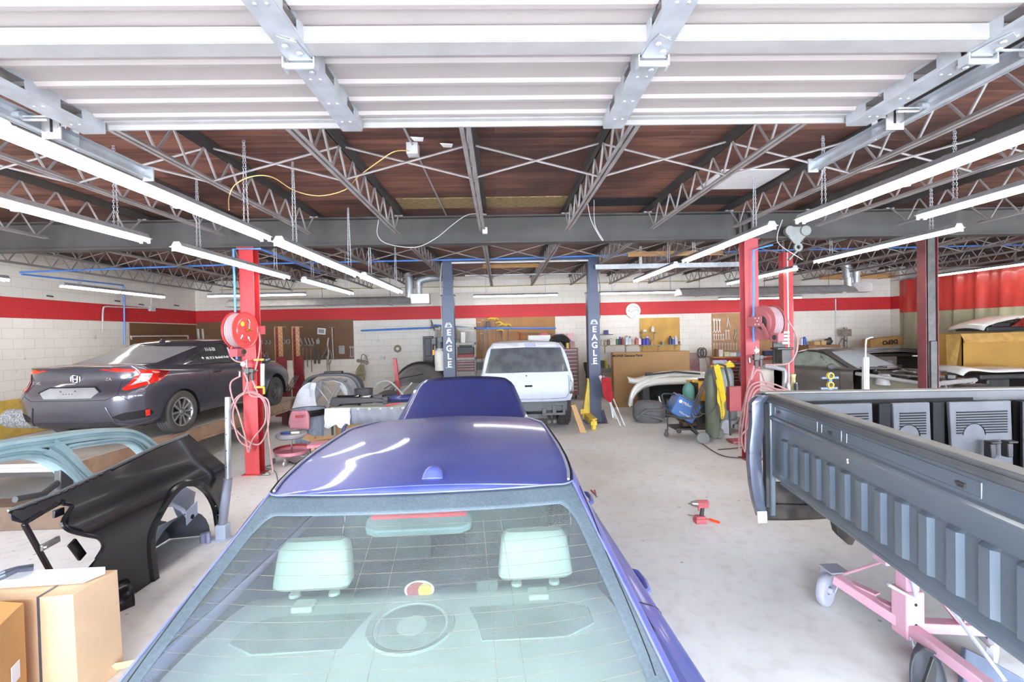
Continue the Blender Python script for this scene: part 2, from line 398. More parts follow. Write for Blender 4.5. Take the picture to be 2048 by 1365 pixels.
xs = [WXL-0.2, -7.4, -3.6, -1.93, 1.83, 3.4, 7.2, 9.4, 13.2, 16]
for i in range(0, len(xs)-1, 2): wf.b(xs[i], xs[i+1], FRONT-0.2, FRONT, 0, DECK)
for i in range(1, len(xs)-1, 2): wf.b(xs[i], xs[i+1], FRONT-0.2, FRONT, 3.05, DECK)
struct('wall_front', wf, M_BLKX)  # unseen wall; its side openings are added to let daylight in
# osb patches and pale sheet on the deck near the beam
M_OSB = mat('weathered_osb', 'a08a5e', 0.7, scale=26, col2='5b4a30', thr=(0.3, 0.7), stretch=(0.5, 2, 1))
for i, (x0, x1) in enumerate(((-1.36, -0.27), (-0.15, 0.96))):
 o = MB().b(x0, x1, 6.18, 6.66, DECK-0.014, DECK-0.001).build('trim_%d' % (i+1), M_OSB); o['kind'] = 'structure'
o = MB().b(2.62, 3.42, 5.25, 5.95, DECK-0.014, DECK-0.001).build('trim_3', M_WHITE); o['kind'] = 'structure'
o = MB().b(1.1, 3.4, 6.3, 6.66, DECK-0.016, DECK-0.001).build('trim_4', mat('black_felt', '17171a', 0.9)); o['kind'] = 'structure'
# ---------------------------------------------------------------- main beam
BY, BZ0, BZ1 = 6.87, 3.36, 3.77
bm_ = MB()
for x0, x1 in ((WXL, 3.72), (3.74, 15.8)):
 bm_.b(x0, x1, BY-0.1, BY+0.1, BZ0, BZ0+0.02); bm_.b(x0, x1, BY-0.1, BY+0.1, BZ1-0.02, BZ1); bm_.b(x0, x1, BY-0.008, BY+0.008, BZ0+0.02, BZ1-0.02)
for x in (3.64, 3.82): bm_.b(x-0.006, x+0.006, BY-0.095, BY+0.095, BZ0+0.02, BZ1-0.02)
M_BEAM = mat('sooty_beam_paint', '423f3c', 0.65, 0.05, var=0.25, scale=1.6, dust=0.15, dustcol='605c58', bump=0.08)
single(bm_, 'steel_beam', M_BEAM, 'long dark grey steel I-beam carrying the roof joists across the shop', 'beam', loc=(0, BY, BZ0), smooth=0)
# ---------------------------------------------------------------- open web joists
JX = [-0.22+1.235*k for k in range(-7, 11)]
def joist(Y0, Y1, shoe, lab):
 t = empty('roof_joist', (0, Y0, BZ1), 0, lab[0], 'joist', lab[1])
 zt0, zt1 = BZ1+0.0, DECK-0.004
 zb = 3.50
 a = MB()
 for s in (-1, 1):
  a.b(s*0.012, s*0.055, Y0, Y1, zt1-0.006, zt1); a.b(s*0.012-0.003*s, s*0.012+0.003*s, Y0, Y1, zt0+0.01, zt1-0.006)
 a.build('top_chord', M_DARKST, t, smooth=0)
 b0, b1 = Y0+0.25, Y1-0.22
 a = MB()
 for s in (-1, 1):
  a.b(s*0.010, s*0.042, b0, b1, zb-0.005, zb); a.b(s*0.010-0.0025*s, s*0.010+0.0025*s, b0, b1, zb, zb+0.032)
 a.build('bottom_chord', M_JOIST, t, smooth=0)
 a = MB(); n = round((b1-b0)/0.42); st = (b1-b0-0.3)/n; zz = zt0+0.02
 pts = []
 y = b0+0.15
 for i in range(n): pts += [(y+i*st, zb+0.01), (y+(i+0.5)*st, zz)]
 pts.append((y+n*st, zb+0.01))
 for p, q in zip(pts[:-1], pts[1:]): a.tube([(0, p[0], p[1]), (0, q[0], q[1])], 0.0115, 5)
 a.tube([(0, Y1-0.1, zz), (0, pts[-1][0], zb+0.01)], 0.0115, 5); a.tube([(0, Y0+0.06, zz), (0, y, zb+0.01)], 0.0115, 5)
 a.build('web_rod', M_JOIST, t)
 if shoe: MB().b(-0.06, 0.06, Y1-0.1, Y1+0.08, BZ1, BZ1+0.02).build('bearing_plate', M_JOIST, t, smooth=0)
 return t
def place_word(x):
 n = round((x+0.22)/1.235)
 ordn = ['', 'first', 'second', 'third', 'fourth', 'fifth', 'sixth', 'seventh', 'eighth', 'ninth', 'tenth']
 if n == 0: return 'middle one, straight ahead'
 return '%s one %s of the middle one' % (ordn[abs(n)], 'right' if n > 0 else 'left')
for (Y0, Y1, where, g) in ((FRONT, BY, 'on the near side of the beam', 'near roof joists'), (BY, WALLY, 'beyond the beam', 'far roof joists')):
 j0 = joist(Y0, Y1, True, ('open web roof joist', g))
 for i, x in enumerate(JX):
  lab = 'steel joist %s, %s' % (where, place_word(x))
  if i == 0: j0.location.x = x; j0['label'] = lab
  else: dup(j0, (x, j0.location.y, j0.location.z), None, lab)
ORDN = ['', 'first', 'second', 'third', 'fourth', 'fifth', 'sixth', 'seventh', 'eighth', 'ninth', 'tenth']
def brace(y, lab, g):
 a = empty('cross_brace', (0, y, 3.5), 0, lab, 'brace', g)
 h = 1.235
 MB().tube([(0.02, y, 3.50), (h-0.03, y, DECK-0.05)], 0.011, 5).build('brace_rod', M_JOIST, a)
 MB().tube([(0.03, y+0.02, DECK-0.05), (h-0.02, y+0.02, 3.50)], 0.011, 5).build('brace_rod', M_JOIST, a)
 return a
for y, row in ((4.37, 'near the garage door'), (9.2, 'just beyond the steel beam'), (12.0, 'near the back wall')):
 b0 = brace(y, '', 'cross bracing rods ' + row)
 for i, x in enumerate(JX[:-1]):
  n = round((x+0.22)/1.235)
  side = '%s bay %s of the middle joist' % (ORDN[n+1 if n >= 0 else -n], 'right' if n >= 0 else 'left')
  lab = 'crossed rods %s, %s' % (row, side)
  if i == 0: b0.location.x = x; b0['label'] = lab
  else: dup(b0, (x, b0.location.y, b0.location.z), None, lab)
# ---------------------------------------------------------------- overhead garage door, open under the deck
M_DOOR = mat('white_door_skin', '918883', 0.45, var=0.03, scale=2)
M_STRUT = mat('white_door_strut', '8d8986', 0.4, 0.0, var=0.05, scale=9)
DX0, DX1, DZ = -1.90, 1.79, 3.03
door = empty('door_1', (-0.055, 2.18, DZ)); door['kind'] = 'structure'; door['label'] = 'white ribbed sectional garage door open overhead'; door['category'] = 'garage door'
sec = 0.57
for i in range(6):
 y1 = 2.18-i*sec; y0 = y1-sec+0.004
 a = MB(); prof = [(y0, DZ)]
 for k in range(4):
  yc = y1-0.07-k*0.127
  if k == 0: yc = y1-0.06
 ribs = sorted([y1-0.055, y1-0.18, y1-0.315, y1-0.45])
 for yc in ribs:
  prof += [(yc-0.022, DZ), (yc-0.010, DZ-0.012), (yc+0.010, DZ-0.012), (yc+0.020, DZ)]
 prof.append((y1, DZ))
 a.grid([[(x, y, z) for (y, z) in prof] for x in (DX0, DX1)]); a.b(DX0, DX1, y0, y1, DZ+0.003, DZ+0.045)
 s = a.build('door_section', M_DOOR, door, smooth=0)
 for x in (DX0+0.045, -0.67, 0.56, DX1-0.045):
  end = abs(x) > 1.2; w = 0.05 if end else 0.045
  st = MB().b(x-w, x+w, y0+0.01, y1-0.01, DZ-0.062, DZ-0.058)
  for sx in (-1, 1):
   # flanges with slots
   yy = y0+0.01
   for (c0, c1) in ((0.10, 0.20), (0.34, 0.44)):
    st.b(x+sx*w-0.002, x+sx*w+0.002, y0+0.01 if c0 < 0.2 else y0+0.20, y0+c0, DZ-0.06, DZ)
    st.b(x+sx*w-0.002, x+sx*w+0.002, y0+c0, y0+c1, DZ-0.06, DZ-0.048)
    st.b(x+sx*w-0.002, x+sx*w+0.002, y0+c0, y0+c1, DZ-0.012, DZ)
   st.b(x+sx*w-0.002, x+sx*w+0.002, y0+0.44, y1-0.01, DZ-0.06, DZ)
  for yy in (y0+0.12, y0+0.30, y0+0.46):
   for dx in (-0.015, 0.02): st.lathe([(0.006, 0), (0.005, -0.003), (0, -0.004)], (x+dx, yy, DZ-0.062), n=8)
  st.build('stile', M_GALV, s, smooth=0)
 if i in (1, 3):
  # reinforcing strut
  yb = y1+0.0
  a = MB().b(DX0, DX1, yb-0.085, yb-0.082, DZ-0.055, DZ-0.005).b(DX0, DX1, yb-0.082, yb-0.012, DZ-0.058, DZ-0.055).b(DX0, DX1, yb-0.015, yb-0.012, DZ-0.055, DZ-0.02).b(DX0, DX1, yb-0.012, yb+0.012, DZ-0.022, DZ-0.019)
  a.build('strut', M_STRUT, s, smooth=0)
 if i > 0:
  for x in (DX0+0.045, -0.67, 0.56, DX1-0.045):
   h = MB()
   h.prism([(-0.045, 0.02), (0.045, 0.02), (0.03, -0.10), (-0.02, -0.13), (-0.035, -0.08)], (x, y1, DZ-0.067), (1, 0, 0), (0, 1, 0), (0, 0, 1), 0.003)
   h.prism([(-0.035, -0.01), (0.045, -0.01), (0.04, 0.06), (0.015, 0.09), (-0.02, 0.06)], (x, y1, DZ-0.070), (1, 0, 0), (0, 1, 0), (0, 0, 1), 0.003)
   h.cyl((x-0.05, y1, DZ-0.085), (x+0.05, y1, DZ-0.085), 0.011, 10); h.b(x-0.055, x-0.05, y1-0.02, y1+0.02, DZ-0.1, DZ-0.064); h.b(x+0.05, x+0.055, y1-0.02, y1+0.02, DZ-0.1, DZ-0.064)
   for (dx, dy) in ((-0.01, -0.09), (0.02, -0.05), (0.015, 0.06), (0, 0.03)): h.lathe([(0.011, 0), (0.009, -0.006), (0, -0.008)], (x+dx, y1+dy, DZ-0.072), n=8)
   h.build('hinge', M_GALV, s)
MB().b(DX0, DX1, 2.16, 2.195, DZ-0.012, DZ+0.02).b(DX0, DX1, 2.19, 2.2, DZ-0.035, DZ).build('bottom_rail', M_STRUT, door, smooth=0)
for sx, xe in ((-1, DX0), (1, DX1)):
 a = MB()
 a.b(xe+sx*0.055, xe+sx*0.14, 2.115, 2.12, DZ-0.105, DZ+0.02).b(xe, xe+sx*0.06, 2.115, 2.12, DZ-0.05, DZ+0.0)
 for z in (DZ-0.05, DZ+0.03): a.lathe([(0.01, 0), (0.008, -0.006), (0, -0.006)], (xe+sx*0.075, 2.113, z), rotm(PI/2), n=8)
 a.cyl((xe+sx*0.03, 2.03, DZ-0.06), (xe+sx*0.17, 2.03, DZ-0.06), 0.006, 8)
 bo = a.build('bottom_bracket', M_STRUT, door, smooth=0)
 MB().b(xe+sx*0.09, xe+sx*0.10, 2.112, 2.1145, DZ-0.075, DZ-0.01).build('slot', mat('slot_black', '101012', 0.8), bo, smooth=0)
 for i in range(0, 6):
  yy = 2.18-i*sec if i else 2.03
  MB().cyl((xe+sx*0.13, yy, DZ-0.045), (xe+sx*0.165, yy, DZ-0.045), 0.022, 14).cyl((xe, yy, DZ-0.045), (xe+sx*0.13, yy, DZ-0.045), 0.005, 8).build('roller', M_GALV, door)
for sx, xe, side in ((-1, DX0, 'left'), (1, DX1, 'right')):
 x = xe+sx*0.14; zc = DZ-0.045
 t = empty('door_track', (x, 2.74, zc), 0, 'galvanised steel track along the %s edge of the garage door' % side, 'door track', 'garage door tracks')
 a = MB(); prof = [(sx*-0.018, 0.03), (sx*0.012, 0.028), (sx*0.022, 0.012), (sx*0.022, -0.012), (sx*0.012, -0.028), (sx*-0.018, -0.03)]
 a.grid([[(x+p[0], y, zc+p[1]) for p in prof] for y in (-1.1, 2.74)]); a.build('rail', M_GALV, t, smooth=0, solid=0.003)
 a = MB().b(x+sx*0.025, x+sx*0.03, -1.2, 2.74, zc-0.03, zc+0.035).b(x+sx*0.0, x+sx*0.03, -1.2, 2.74, zc+0.033, zc+0.038); a.build('angle_iron', M_GALV, t, smooth=0)
 a = MB().b(x+sx*0.03, x+sx*0.034, 2.30, 2.335, zc-0.03, DECK).b(x+sx*0.0, x+sx*0.034, 2.30, 2.303, zc-0.03, DECK)
 a.build('hanger', M_GALV, t, smooth=0)
 a = MB().bar((x+sx*0.03, 2.32, zc+0.35), (x-sx*0.28, 2.32, DECK-0.02), 0.004, 0.035, up=(0, 1, 0))
 for k in range(9):
  p = Vector((x+sx*0.03, 2.316, zc+0.35)).lerp(Vector((x-sx*0.28, 2.316, DECK-0.02)), (k+0.5)/9);
 a.build('diagonal_hanger', M_GALV, t, smooth=0)
 MB().b(x-0.03, x+0.03, 2.735, 2.745, zc-0.04, zc+0.04).build('end_stop', M_GALV, t, smooth=0)
# ================================================================ fluorescent lights
def tube_mat():
 m = bpy.data.materials.new('lit_fluorescent_tube'); m.use_nodes = True; b = m.node_tree.nodes['Principled BSDF']
 b.inputs['Base Color'].default_value = (1, 1, 1, 1); b.inputs['Emission Color'].default_value = (1.0, 0.965, 0.915, 1); b.inputs['Emission Strength'].default_value = TUBE_POWER
 return m
M_TUBE = tube_mat()
def light_fixture():
 """8 ft tandem strip, two pairs of 4 ft tubes; built along local y from 0 to 2.44, tubes at z=0"""
 t = empty('fluorescent_light', (0, 0, 0), 0, 'x', 'ceiling light')
 a = MB().prism([(-0.03, 0.075), (0.03, 0.075), (0.055, 0.03), (0.075, 0.026), (0.075, 0.02), (-0.075, 0.02), (-0.075, 0.026), (-0.055, 0.03)], (0, 0, 0), (1, 0, 0), (0, 0, 1), (0, 1, 0), 2.44)
 a.build('housing', M_GALV, t, local=True, smooth=0)
 for x in (-0.038, 0.038):
  for a, b in ((0.0, 0.012), (1.205, 1.237), (2.43, 2.442)): MB().b(x-0.013, x+0.013, a, b, -0.022, 0.02).build('tube_socket', M_WHITE, t, local=True, smooth=0)
 for y in (0.012, 1.237):
  for x in (-0.038, 0.038):
   MB().tube([(x, y, 0), (x, y+1.19, 0)], 0.013, 10).build('tube', M_TUBE, t, local=True)
 return t
LF = light_fixture()
_first = [True]
def put_light(x, y, z, lab, rz=0.0, grp=None):
 grp = grp or ('lights running towards the back wall' if abs(rz) < 0.3 else 'lights running along the back wall')
 if _first[0]:
  _first[0] = False; LF.location = (x, y, z); LF.rotation_euler = (0, 0, rz); LF['label'] = lab; LF['group'] = grp; o = LF
 else: o = dup(LF, (x, y, z), rz, lab, grp)
 M = Matrix.Translation((x, y, z)) @ Matrix.Rotation(rz, 4, 'Z'); WM[o.name] = M
 for v in (0.35, 2.09):
  p = M @ Vector((0, v, 0.075))
  jx = min(JX, key=lambda q: abs(q-p.x)); top = Vector((jx, p.y, 3.503))
  if abs(p.y-BY) < 0.3: top = Vector((p.x, p.y, 3.36))
  if abs(jx-p.x) > 0.30: top = Vector((p.x, p.y, DECK-0.002))
  e = Vector((0.02, 0, 0)) if abs(rz) < 0.3 else Vector((0, 0.02, 0))
  MB().chain(p-e, top-e*0.3).chain(p+e, top+e*0.3).build('hanging_chain', M_GALV, o)
 return o
for (x, y, z, lab) in (
 (-2.34, 2.23, 3.01, 'bright twin-tube strip light nearest the camera on the left, under the door track'),
 (-3.60, 2.32, 3.03, 'twin-tube strip light cut by the left edge of the photo, outside the nearest left one'),
 (-3.33, 4.82, 2.96, 'twin-tube strip light just left of the top of the left red column'),
 (-2.13, 4.50, 2.93, 'twin-tube strip light just right of the top of the left red column'),
 (-3.27, 7.75, 2.97, 'small twin-tube strip light hanging right of the left red column, beyond the beam'),
 (-1.98, 6.74, 2.88, 'twin-tube strip light hanging left of the left blue lift post'),
 (-7.80, 8.35, 3.03, 'strip light along the left wall above the grey sedan'),
 (-7.80, 5.00, 3.03, 'strip light along the left wall, only its end inside the photo'),
 (3.18, 8.10, 3.16, 'small strip light between the right blue lift post and the near right red column'),
 (3.13, 5.13, 3.15, 'strip light ending in front of the right red column under the beam'),
 (5.49, 8.30, 3.08, 'strip light passing behind the thin red column'),
 (5.47, 5.27, 3.12, 'strip light between the right red column and the dark red far right column'),
 (3.18, 2.28, 3.11, 'long bright strip light nearest the camera on the right'),
 (4.35, 2.14, 3.10, 'strip light cut by the right edge of the photo, outside the nearest right one'),
 (12.0, 9.93, 3.33, 'strip light hanging in front of the red curtain')):
 put_light(x, y, z, lab)
for (x, y, z, lab) in (
 (-4.93, 11.75, 3.12, 'strip light parallel to the back wall behind the left red column'),
 (1.70, 13.2, 3.10, 'strip light parallel to the back wall above the white vehicle'),
 (5.4, 13.3, 3.12, 'strip light parallel to the back wall above the round dial'),
 (8.88, 13.2, 2.88, 'strip light parallel to the back wall behind the right red column')):
 put_light(x, y, z, lab, PI/2)
# ================================================================ vehicle shells
def outline(w, yr, yf, cr_=0.3, cf=0.45, mids=(0.30, 0.5, 0.7), taper=0.97):
 """half plan outline, rear centre -> side -> front centre"""
 L = yf-yr
 pts = [(0, yr), (0.38*w, yr+0.02*cr_), (0.70*w, yr+0.12*cr_), (0.91*w, yr+0.42*cr_), (0.985*w, yr+1.0*cr_)]
 for m in mids: pts.append((w, yr+L*m))
 pts += [(taper*w, yf-1.2*cf), (0.88*w, yf-0.55*cf), (0.68*w, yf-0.2*cf), (0.36*w, yf-0.04*cf), (0, yf)]
 return pts
class Shell:
 """levels: list of (outline points, z function of (x, y)) from bottom to top"""
 def __init__(s, levels, nu=6, nv=5):
  s.nv = nv
  net = [[Vector((x, y, zf(x, y) if callable(zf) else zf)) for x, y in pts] for pts, zf in levels]
  s.G = surf(net, nv, nu)                    # G[row][col], rows bottom->top
  for row in s.G:
   row[0].x = 0; row[-1].x = 0
   for p in row: p.x = max(0, p.x)
  s.nr = len(s.G); s.nc = len(s.G[0])
  ref = s.G[s.nr//2]; s.s = [0]
  for a, b in zip(ref[:-1], ref[1:]): s.s.append(s.s[-1]+(b-a).length)
 def col(s, k, z):
  """point of column k at height z"""
  for j in range(s.nr-1):
   a, b = s.G[j][k], s.G[j+1][k]
   if (a.z <= z <= b.z) or (b.z <= z <= a.z):
    t = (z-a.z)/(b.z-a.z) if abs(b.z-a.z) > 1e-9 else 0
    return a.lerp(b, t)
  return (s.G[0][k] if z < s.G[0][k].z else s.G[-1][k]).copy()
 def at(s, mode, a, z):
  q = None
  if mode == 's':
   for k in range(s.nc-1):
    if s.s[k] <= a <= s.s[k+1]:
     q = s.col(k, z).lerp(s.col(k+1, z), (a-s.s[k])/(s.s[k+1]-s.s[k])); break
  elif mode == 'f':
   prev = s.col(s.nc-1, z)
   for k in range(s.nc-2, 0, -1):
    nx = s.col(k, z)
    if prev.x <= a <= nx.x: q = prev.lerp(nx, (a-prev.x)/max(1e-9, nx.x-prev.x)); break
    prev = nx
  else:
   rng = range(s.nc-1)
   prev = s.col(0, z)
   for k in rng:
    nx = s.col(k+1, z)
    if mode == 'x' and prev.x <= a <= nx.x: q = prev.lerp(nx, (a-prev.x)/max(1e-9, nx.x-prev.x)); break
    if mode == 'y' and prev.y <= a <= nx.y and k > 2: q = prev.lerp(nx, (a-prev.y)/max(1e-9, nx.y-prev.y)); break
    prev = nx
  return q if q is not None else s.col(s.nc-1, z)
 def nrm(s, mode, a, z):
  e = 0.02
  p = s.at(mode, a+e, z)-s.at(mode, a-e if a > e else a, z); q = s.at(mode, a, z+e)-s.at(mode, a, z-e)
  n = p.cross(q)
  if n.length < 1e-9: return Vector((0, -1, 0))
  n.normalize(); c = s.at(mode, a, z)
  out = Vector((c.x, c.y-2.2, 0.15))
  return n if n.dot(out) > 0 else -n
 def pt(s, mode, a, z, off=0.0, side=1):
  p = s.at(mode, abs(a), z) + s.nrm(mode, abs(a), z)*off
  p = p.copy()
  if side < 0 or a < 0: p.x = -p.x
  return p
 def body(s, mb, arches=(), keep=None):
  """mirrored faces; arches: (y, z, r) cut round openings in the flanks"""
  for side in (1, -1):
   vs = []; inside = []
   for j in range(s.nr):
    for k in range(s.nc):
     p = s.G[j][k].copy(); ins = False
     for (ay, az, r) in arches:
      d = Vector((p.y-ay, p.z-az)); L = d.length
      if L < r and p.x > 0.3:
       ins = True
       if L > r-0.075: d = d/max(L, 1e-6)*r; p.y = ay+d.x; p.z = az+d.y; ins = 'e'
     p.x *= side; vs.append(p); inside.append(ins)
   fs = []
   for j in range(s.nr-1):
    for k in range(s.nc-1):
     q = [j*s.nc+k, j*s.nc+k+1, (j+1)*s.nc+k+1, (j+1)*s.nc+k]
     if any(inside[i] is True for i in q): continue
     if all(inside[i] == 'e' for i in q): continue
     if keep and not keep(j, k, sum((vs[i] for i in q), Vector())/4): continue
     fs.append(q if side > 0 else q[::-1])
   mb.add(vs, fs)
  return mb
 def cap(s, mb, row=-1, crown=0.03, n=10, keep=None, wref=None, pw=2.0):
  R = s.G[row]; w = wref or max(p.x for p in R); vs = []
  rows = []
  for p in R:
   r = []
   for i in range(2*n+1):
    t = (i-n)/n; r.append(Vector((p.x*t, p.y, p.z + crown*(p.x/w)*(1-abs(t)**pw))))
   rows.append(r)
  k0 = len(mb.v); mb.v += [q for r in rows for q in r]; m = 2*n+1
  for i in range(len(rows)-1):
   for j in range(m-1):
    q = [i*m+j, i*m+j+1, (i+1)*m+j+1, (i+1)*m+j]
    if keep and not keep(sum((mb.v[k0+a] for a in q), Vector())/4): continue
    mb.f.append([k0+a for a in q]); mb.mi.append(mb.m)
  return rows
 def patch(s, mb, poly, mode='y', off=0.004, ns=16, nz=5, side=1, thick=0.0):
  """poly in (a,z), single valued in a: laid on the surface"""
  a0 = min(p[0] for p in poly); a1 = max(p[0] for p in poly); rows = []
  brk = sorted(set([round(p[0], 5) for p in poly] + [a0+(a1-a0)*i/ns for i in range(ns+1)]))
  for a in brk:
   aa = min(max(a, a0+1e-4), a1-1e-4); zs = []
   for (p, q) in zip(poly, poly[1:]+poly[:1]):
    if abs(q[0]-p[0]) < 1e-7: continue
    t = (aa-p[0])/(q[0]-p[0])
    if 0 <= t <= 1: zs.append(p[1]+(q[1]-p[1])*t)
   if len(zs) < 2: continue
   z0, z1 = min(zs), max(zs)
   rows.append([s.pt(mode, a, z0+(z1-z0)*i/nz, off, side) for i in range(nz+1)])
  if side < 0: rows = rows[::-1]
  if len(rows) > 1: mb.grid(rows)
  return mb
 def line(s, mb, pts, mode='y', r=0.004, off=0.001, side=1, n=6, seg=8):
  P3 = []
  for (a, b) in zip(pts[:-1], pts[1:]):
   for i in range(seg): P3.append(s.pt(mode, a[0]+(b[0]-a[0])*i/seg, a[1]+(b[1]-a[1])*i/seg, off, side))
  P3.append(s.pt(mode, pts[-1][0], pts[-1][1], off, side))
  return mb.tube(P3, r, n)
def lerpf(tab):
 """piecewise smooth function from (y,value) pairs"""
 def f(x, y):
  if y <= tab[0][0]: return tab[0][1]
  for (a, b) in zip(tab[:-1], tab[1:]):
   if y <= b[0]:
    t = (y-a[0])/(b[0]-a[0]); t = t*t*(3-2*t)*0.4+t*0.6; return a[1]+(b[1]-a[1])*t
  return tab[-1][1]
 return f
def shift(f, d): return lambda x, y: f(x, y)+d
M_TYRE = mat('dusty_tyre_rubber', '333230', 0.8, var=0.15, dust=0.2, dustcol='77736e', bump=0.3, bscale=90)
M_WELL = mat('dark_wheel_well', '151515', 0.9)
def wheel(parent, c, r, w, side, style='alloy', rimr=None, rz=0.0):
 """wheel about local x axis; side=+1 face to +x"""
 rim = rimr or r*0.66
 R = rotm(0, PI/2*side, 0); R = Matrix.Rotation(rz, 3, 'Z') @ R
 h = w/2
 mb = MB().lathe([(rim, -h*0.85), (rim+0.02, -h*0.98), (r-0.03, -h), (r-0.008, -h*0.85), (r, -h*0.6), (r, -h*0.45), (r-0.008, -h*0.42), (r-0.008, -h*0.36), (r, -h*0.33), (r, -h*0.04), (r-0.008, -h*0.02), (r-0.008, h*0.02),
      (r, h*0.04), (r, h*0.33), (r-0.008, h*0.36), (r-0.008, h*0.42), (r, h*0.45), (r, h*0.6), (r-0.008, h*0.85), (r-0.03, h), (rim+0.02, h*0.98), (rim, h*0.85)], c, R, 44, caps=False)
 if style == 'offroad':
  for k in range(36):
   a = 2*PI*k/36
   for (q, dd) in ((-0.62, 0.0), (-0.2, 0.09), (0.2, 0.0), (0.62, 0.09)):
    p = Vector(c)+R @ Vector(((r+0.004)*math.cos(a+dd), (r+0.004)*math.sin(a+dd), h*q))
    mb.box(p, (0.022, 0.034, h*0.30), R=R @ Matrix.Rotation(a+dd, 3, 'Z') @ Matrix.Rotation(0.4, 3, 'X'))
 ty = mb.build('tyre', M_TYRE, parent, local=True)
 m2 = MB().lathe([(rim+0.004, h*0.9), (rim-0.006, h*0.92), (rim-0.02, h*0.7), (rim-0.03, -h*0.8)], c, R, 40, caps=False)
 back = MB()
 if style == 'alloy':
  mt = mat('machined_alloy', 'c9c8c6', 0.3, 0.8, var=0.08, dust=0.2); dk = mat('dark_alloy', '2c2c2e', 0.4, 0.4, dust=0.1)
  back.lathe([(0, h*0.3), (rim-0.02, h*0.25)], c, R, 40, caps=False)
  back.lathe([(0, h*0.62), (0.06, h*0.62), (0.07, h*0.4)], c, R, 20, caps=False)
  for k in range(5):
   a = 2*PI*k/5
   for dd in (-0.20, 0.20):
    for (off, q) in ((0, 0.74),):
     p = Vector(c)+R @ Vector((0.045*math.cos(a+dd*1.6), 0.045*math.sin(a+dd*1.6), h*0.66)); e = Vector(c)+R @ Vector(((rim-0.012)*math.cos(a+dd*1.45), (rim-0.012)*math.sin(a+dd*1.45), h*0.80))
     m2.bar(p, e, 0.026, 0.02, up=R @ Vector((0, 0, 1)))
   p = Vector(c)+R @ Vector((0.05*math.cos(a), 0.05*math.sin(a), h*0.6)); e = Vector(c)+R @ Vector(((rim-0.02)*math.cos(a), (rim-0.02)*math.sin(a), h*0.66))
   back.bar(p, e, 0.075, 0.02, up=R @ Vector((0, 0, 1)))
  m2.lathe([(0, h*0.75), (0.028, h*0.75), (0.032, h*0.7)], c, R, 20, caps=False)
  m2.build('rim', mt, parent, local=True); back.build('spoke_backing', dk, parent, local=True)
 else:
  mt = mat('black_steel_rim', '2e2d2c', 0.5, 0.3, dust=0.15)
  m2.lathe([(0.035, h*0.55), (0.05, h*0.5), (0.10, h*0.45), (rim*0.75, h*0.15), (rim-0.02, h*0.4)], c, R, 40, caps=False)
  m2.lathe([(0, h*0.6), (0.035, h*0.6), (0.04, h*0.5)], c, R, 20, caps=False)
  for k in range(5):
   a = 2*PI*k/5; p = Vector(c)+R @ Vector((0.075*math.cos(a), 0.075*math.sin(a), h*0.46)); m2.cyl(p, p+R @ Vector((0, 0, 0.03)), 0.011, 8)
  m2.build('rim', mt, parent, local=True)
 return ty
def well(mb, sd, xo, ay, az, r, depth=0.32):
 """half-round inner arch above the wheel"""
 for (ra, rb, da, db) in ((r-0.002, r-0.002, 0, depth), (0.01, r, depth, depth)):
  rows = []
  for k in range(19):
   a = math.radians(-12+204*k/18)
   rows.append([Vector((sd*(xo-da), ay+ra*math.cos(a), az+ra*math.sin(a))), Vector((sd*(xo-db), ay+rb*math.cos(a), az+rb*math.sin(a)))])
  mb.grid(rows)
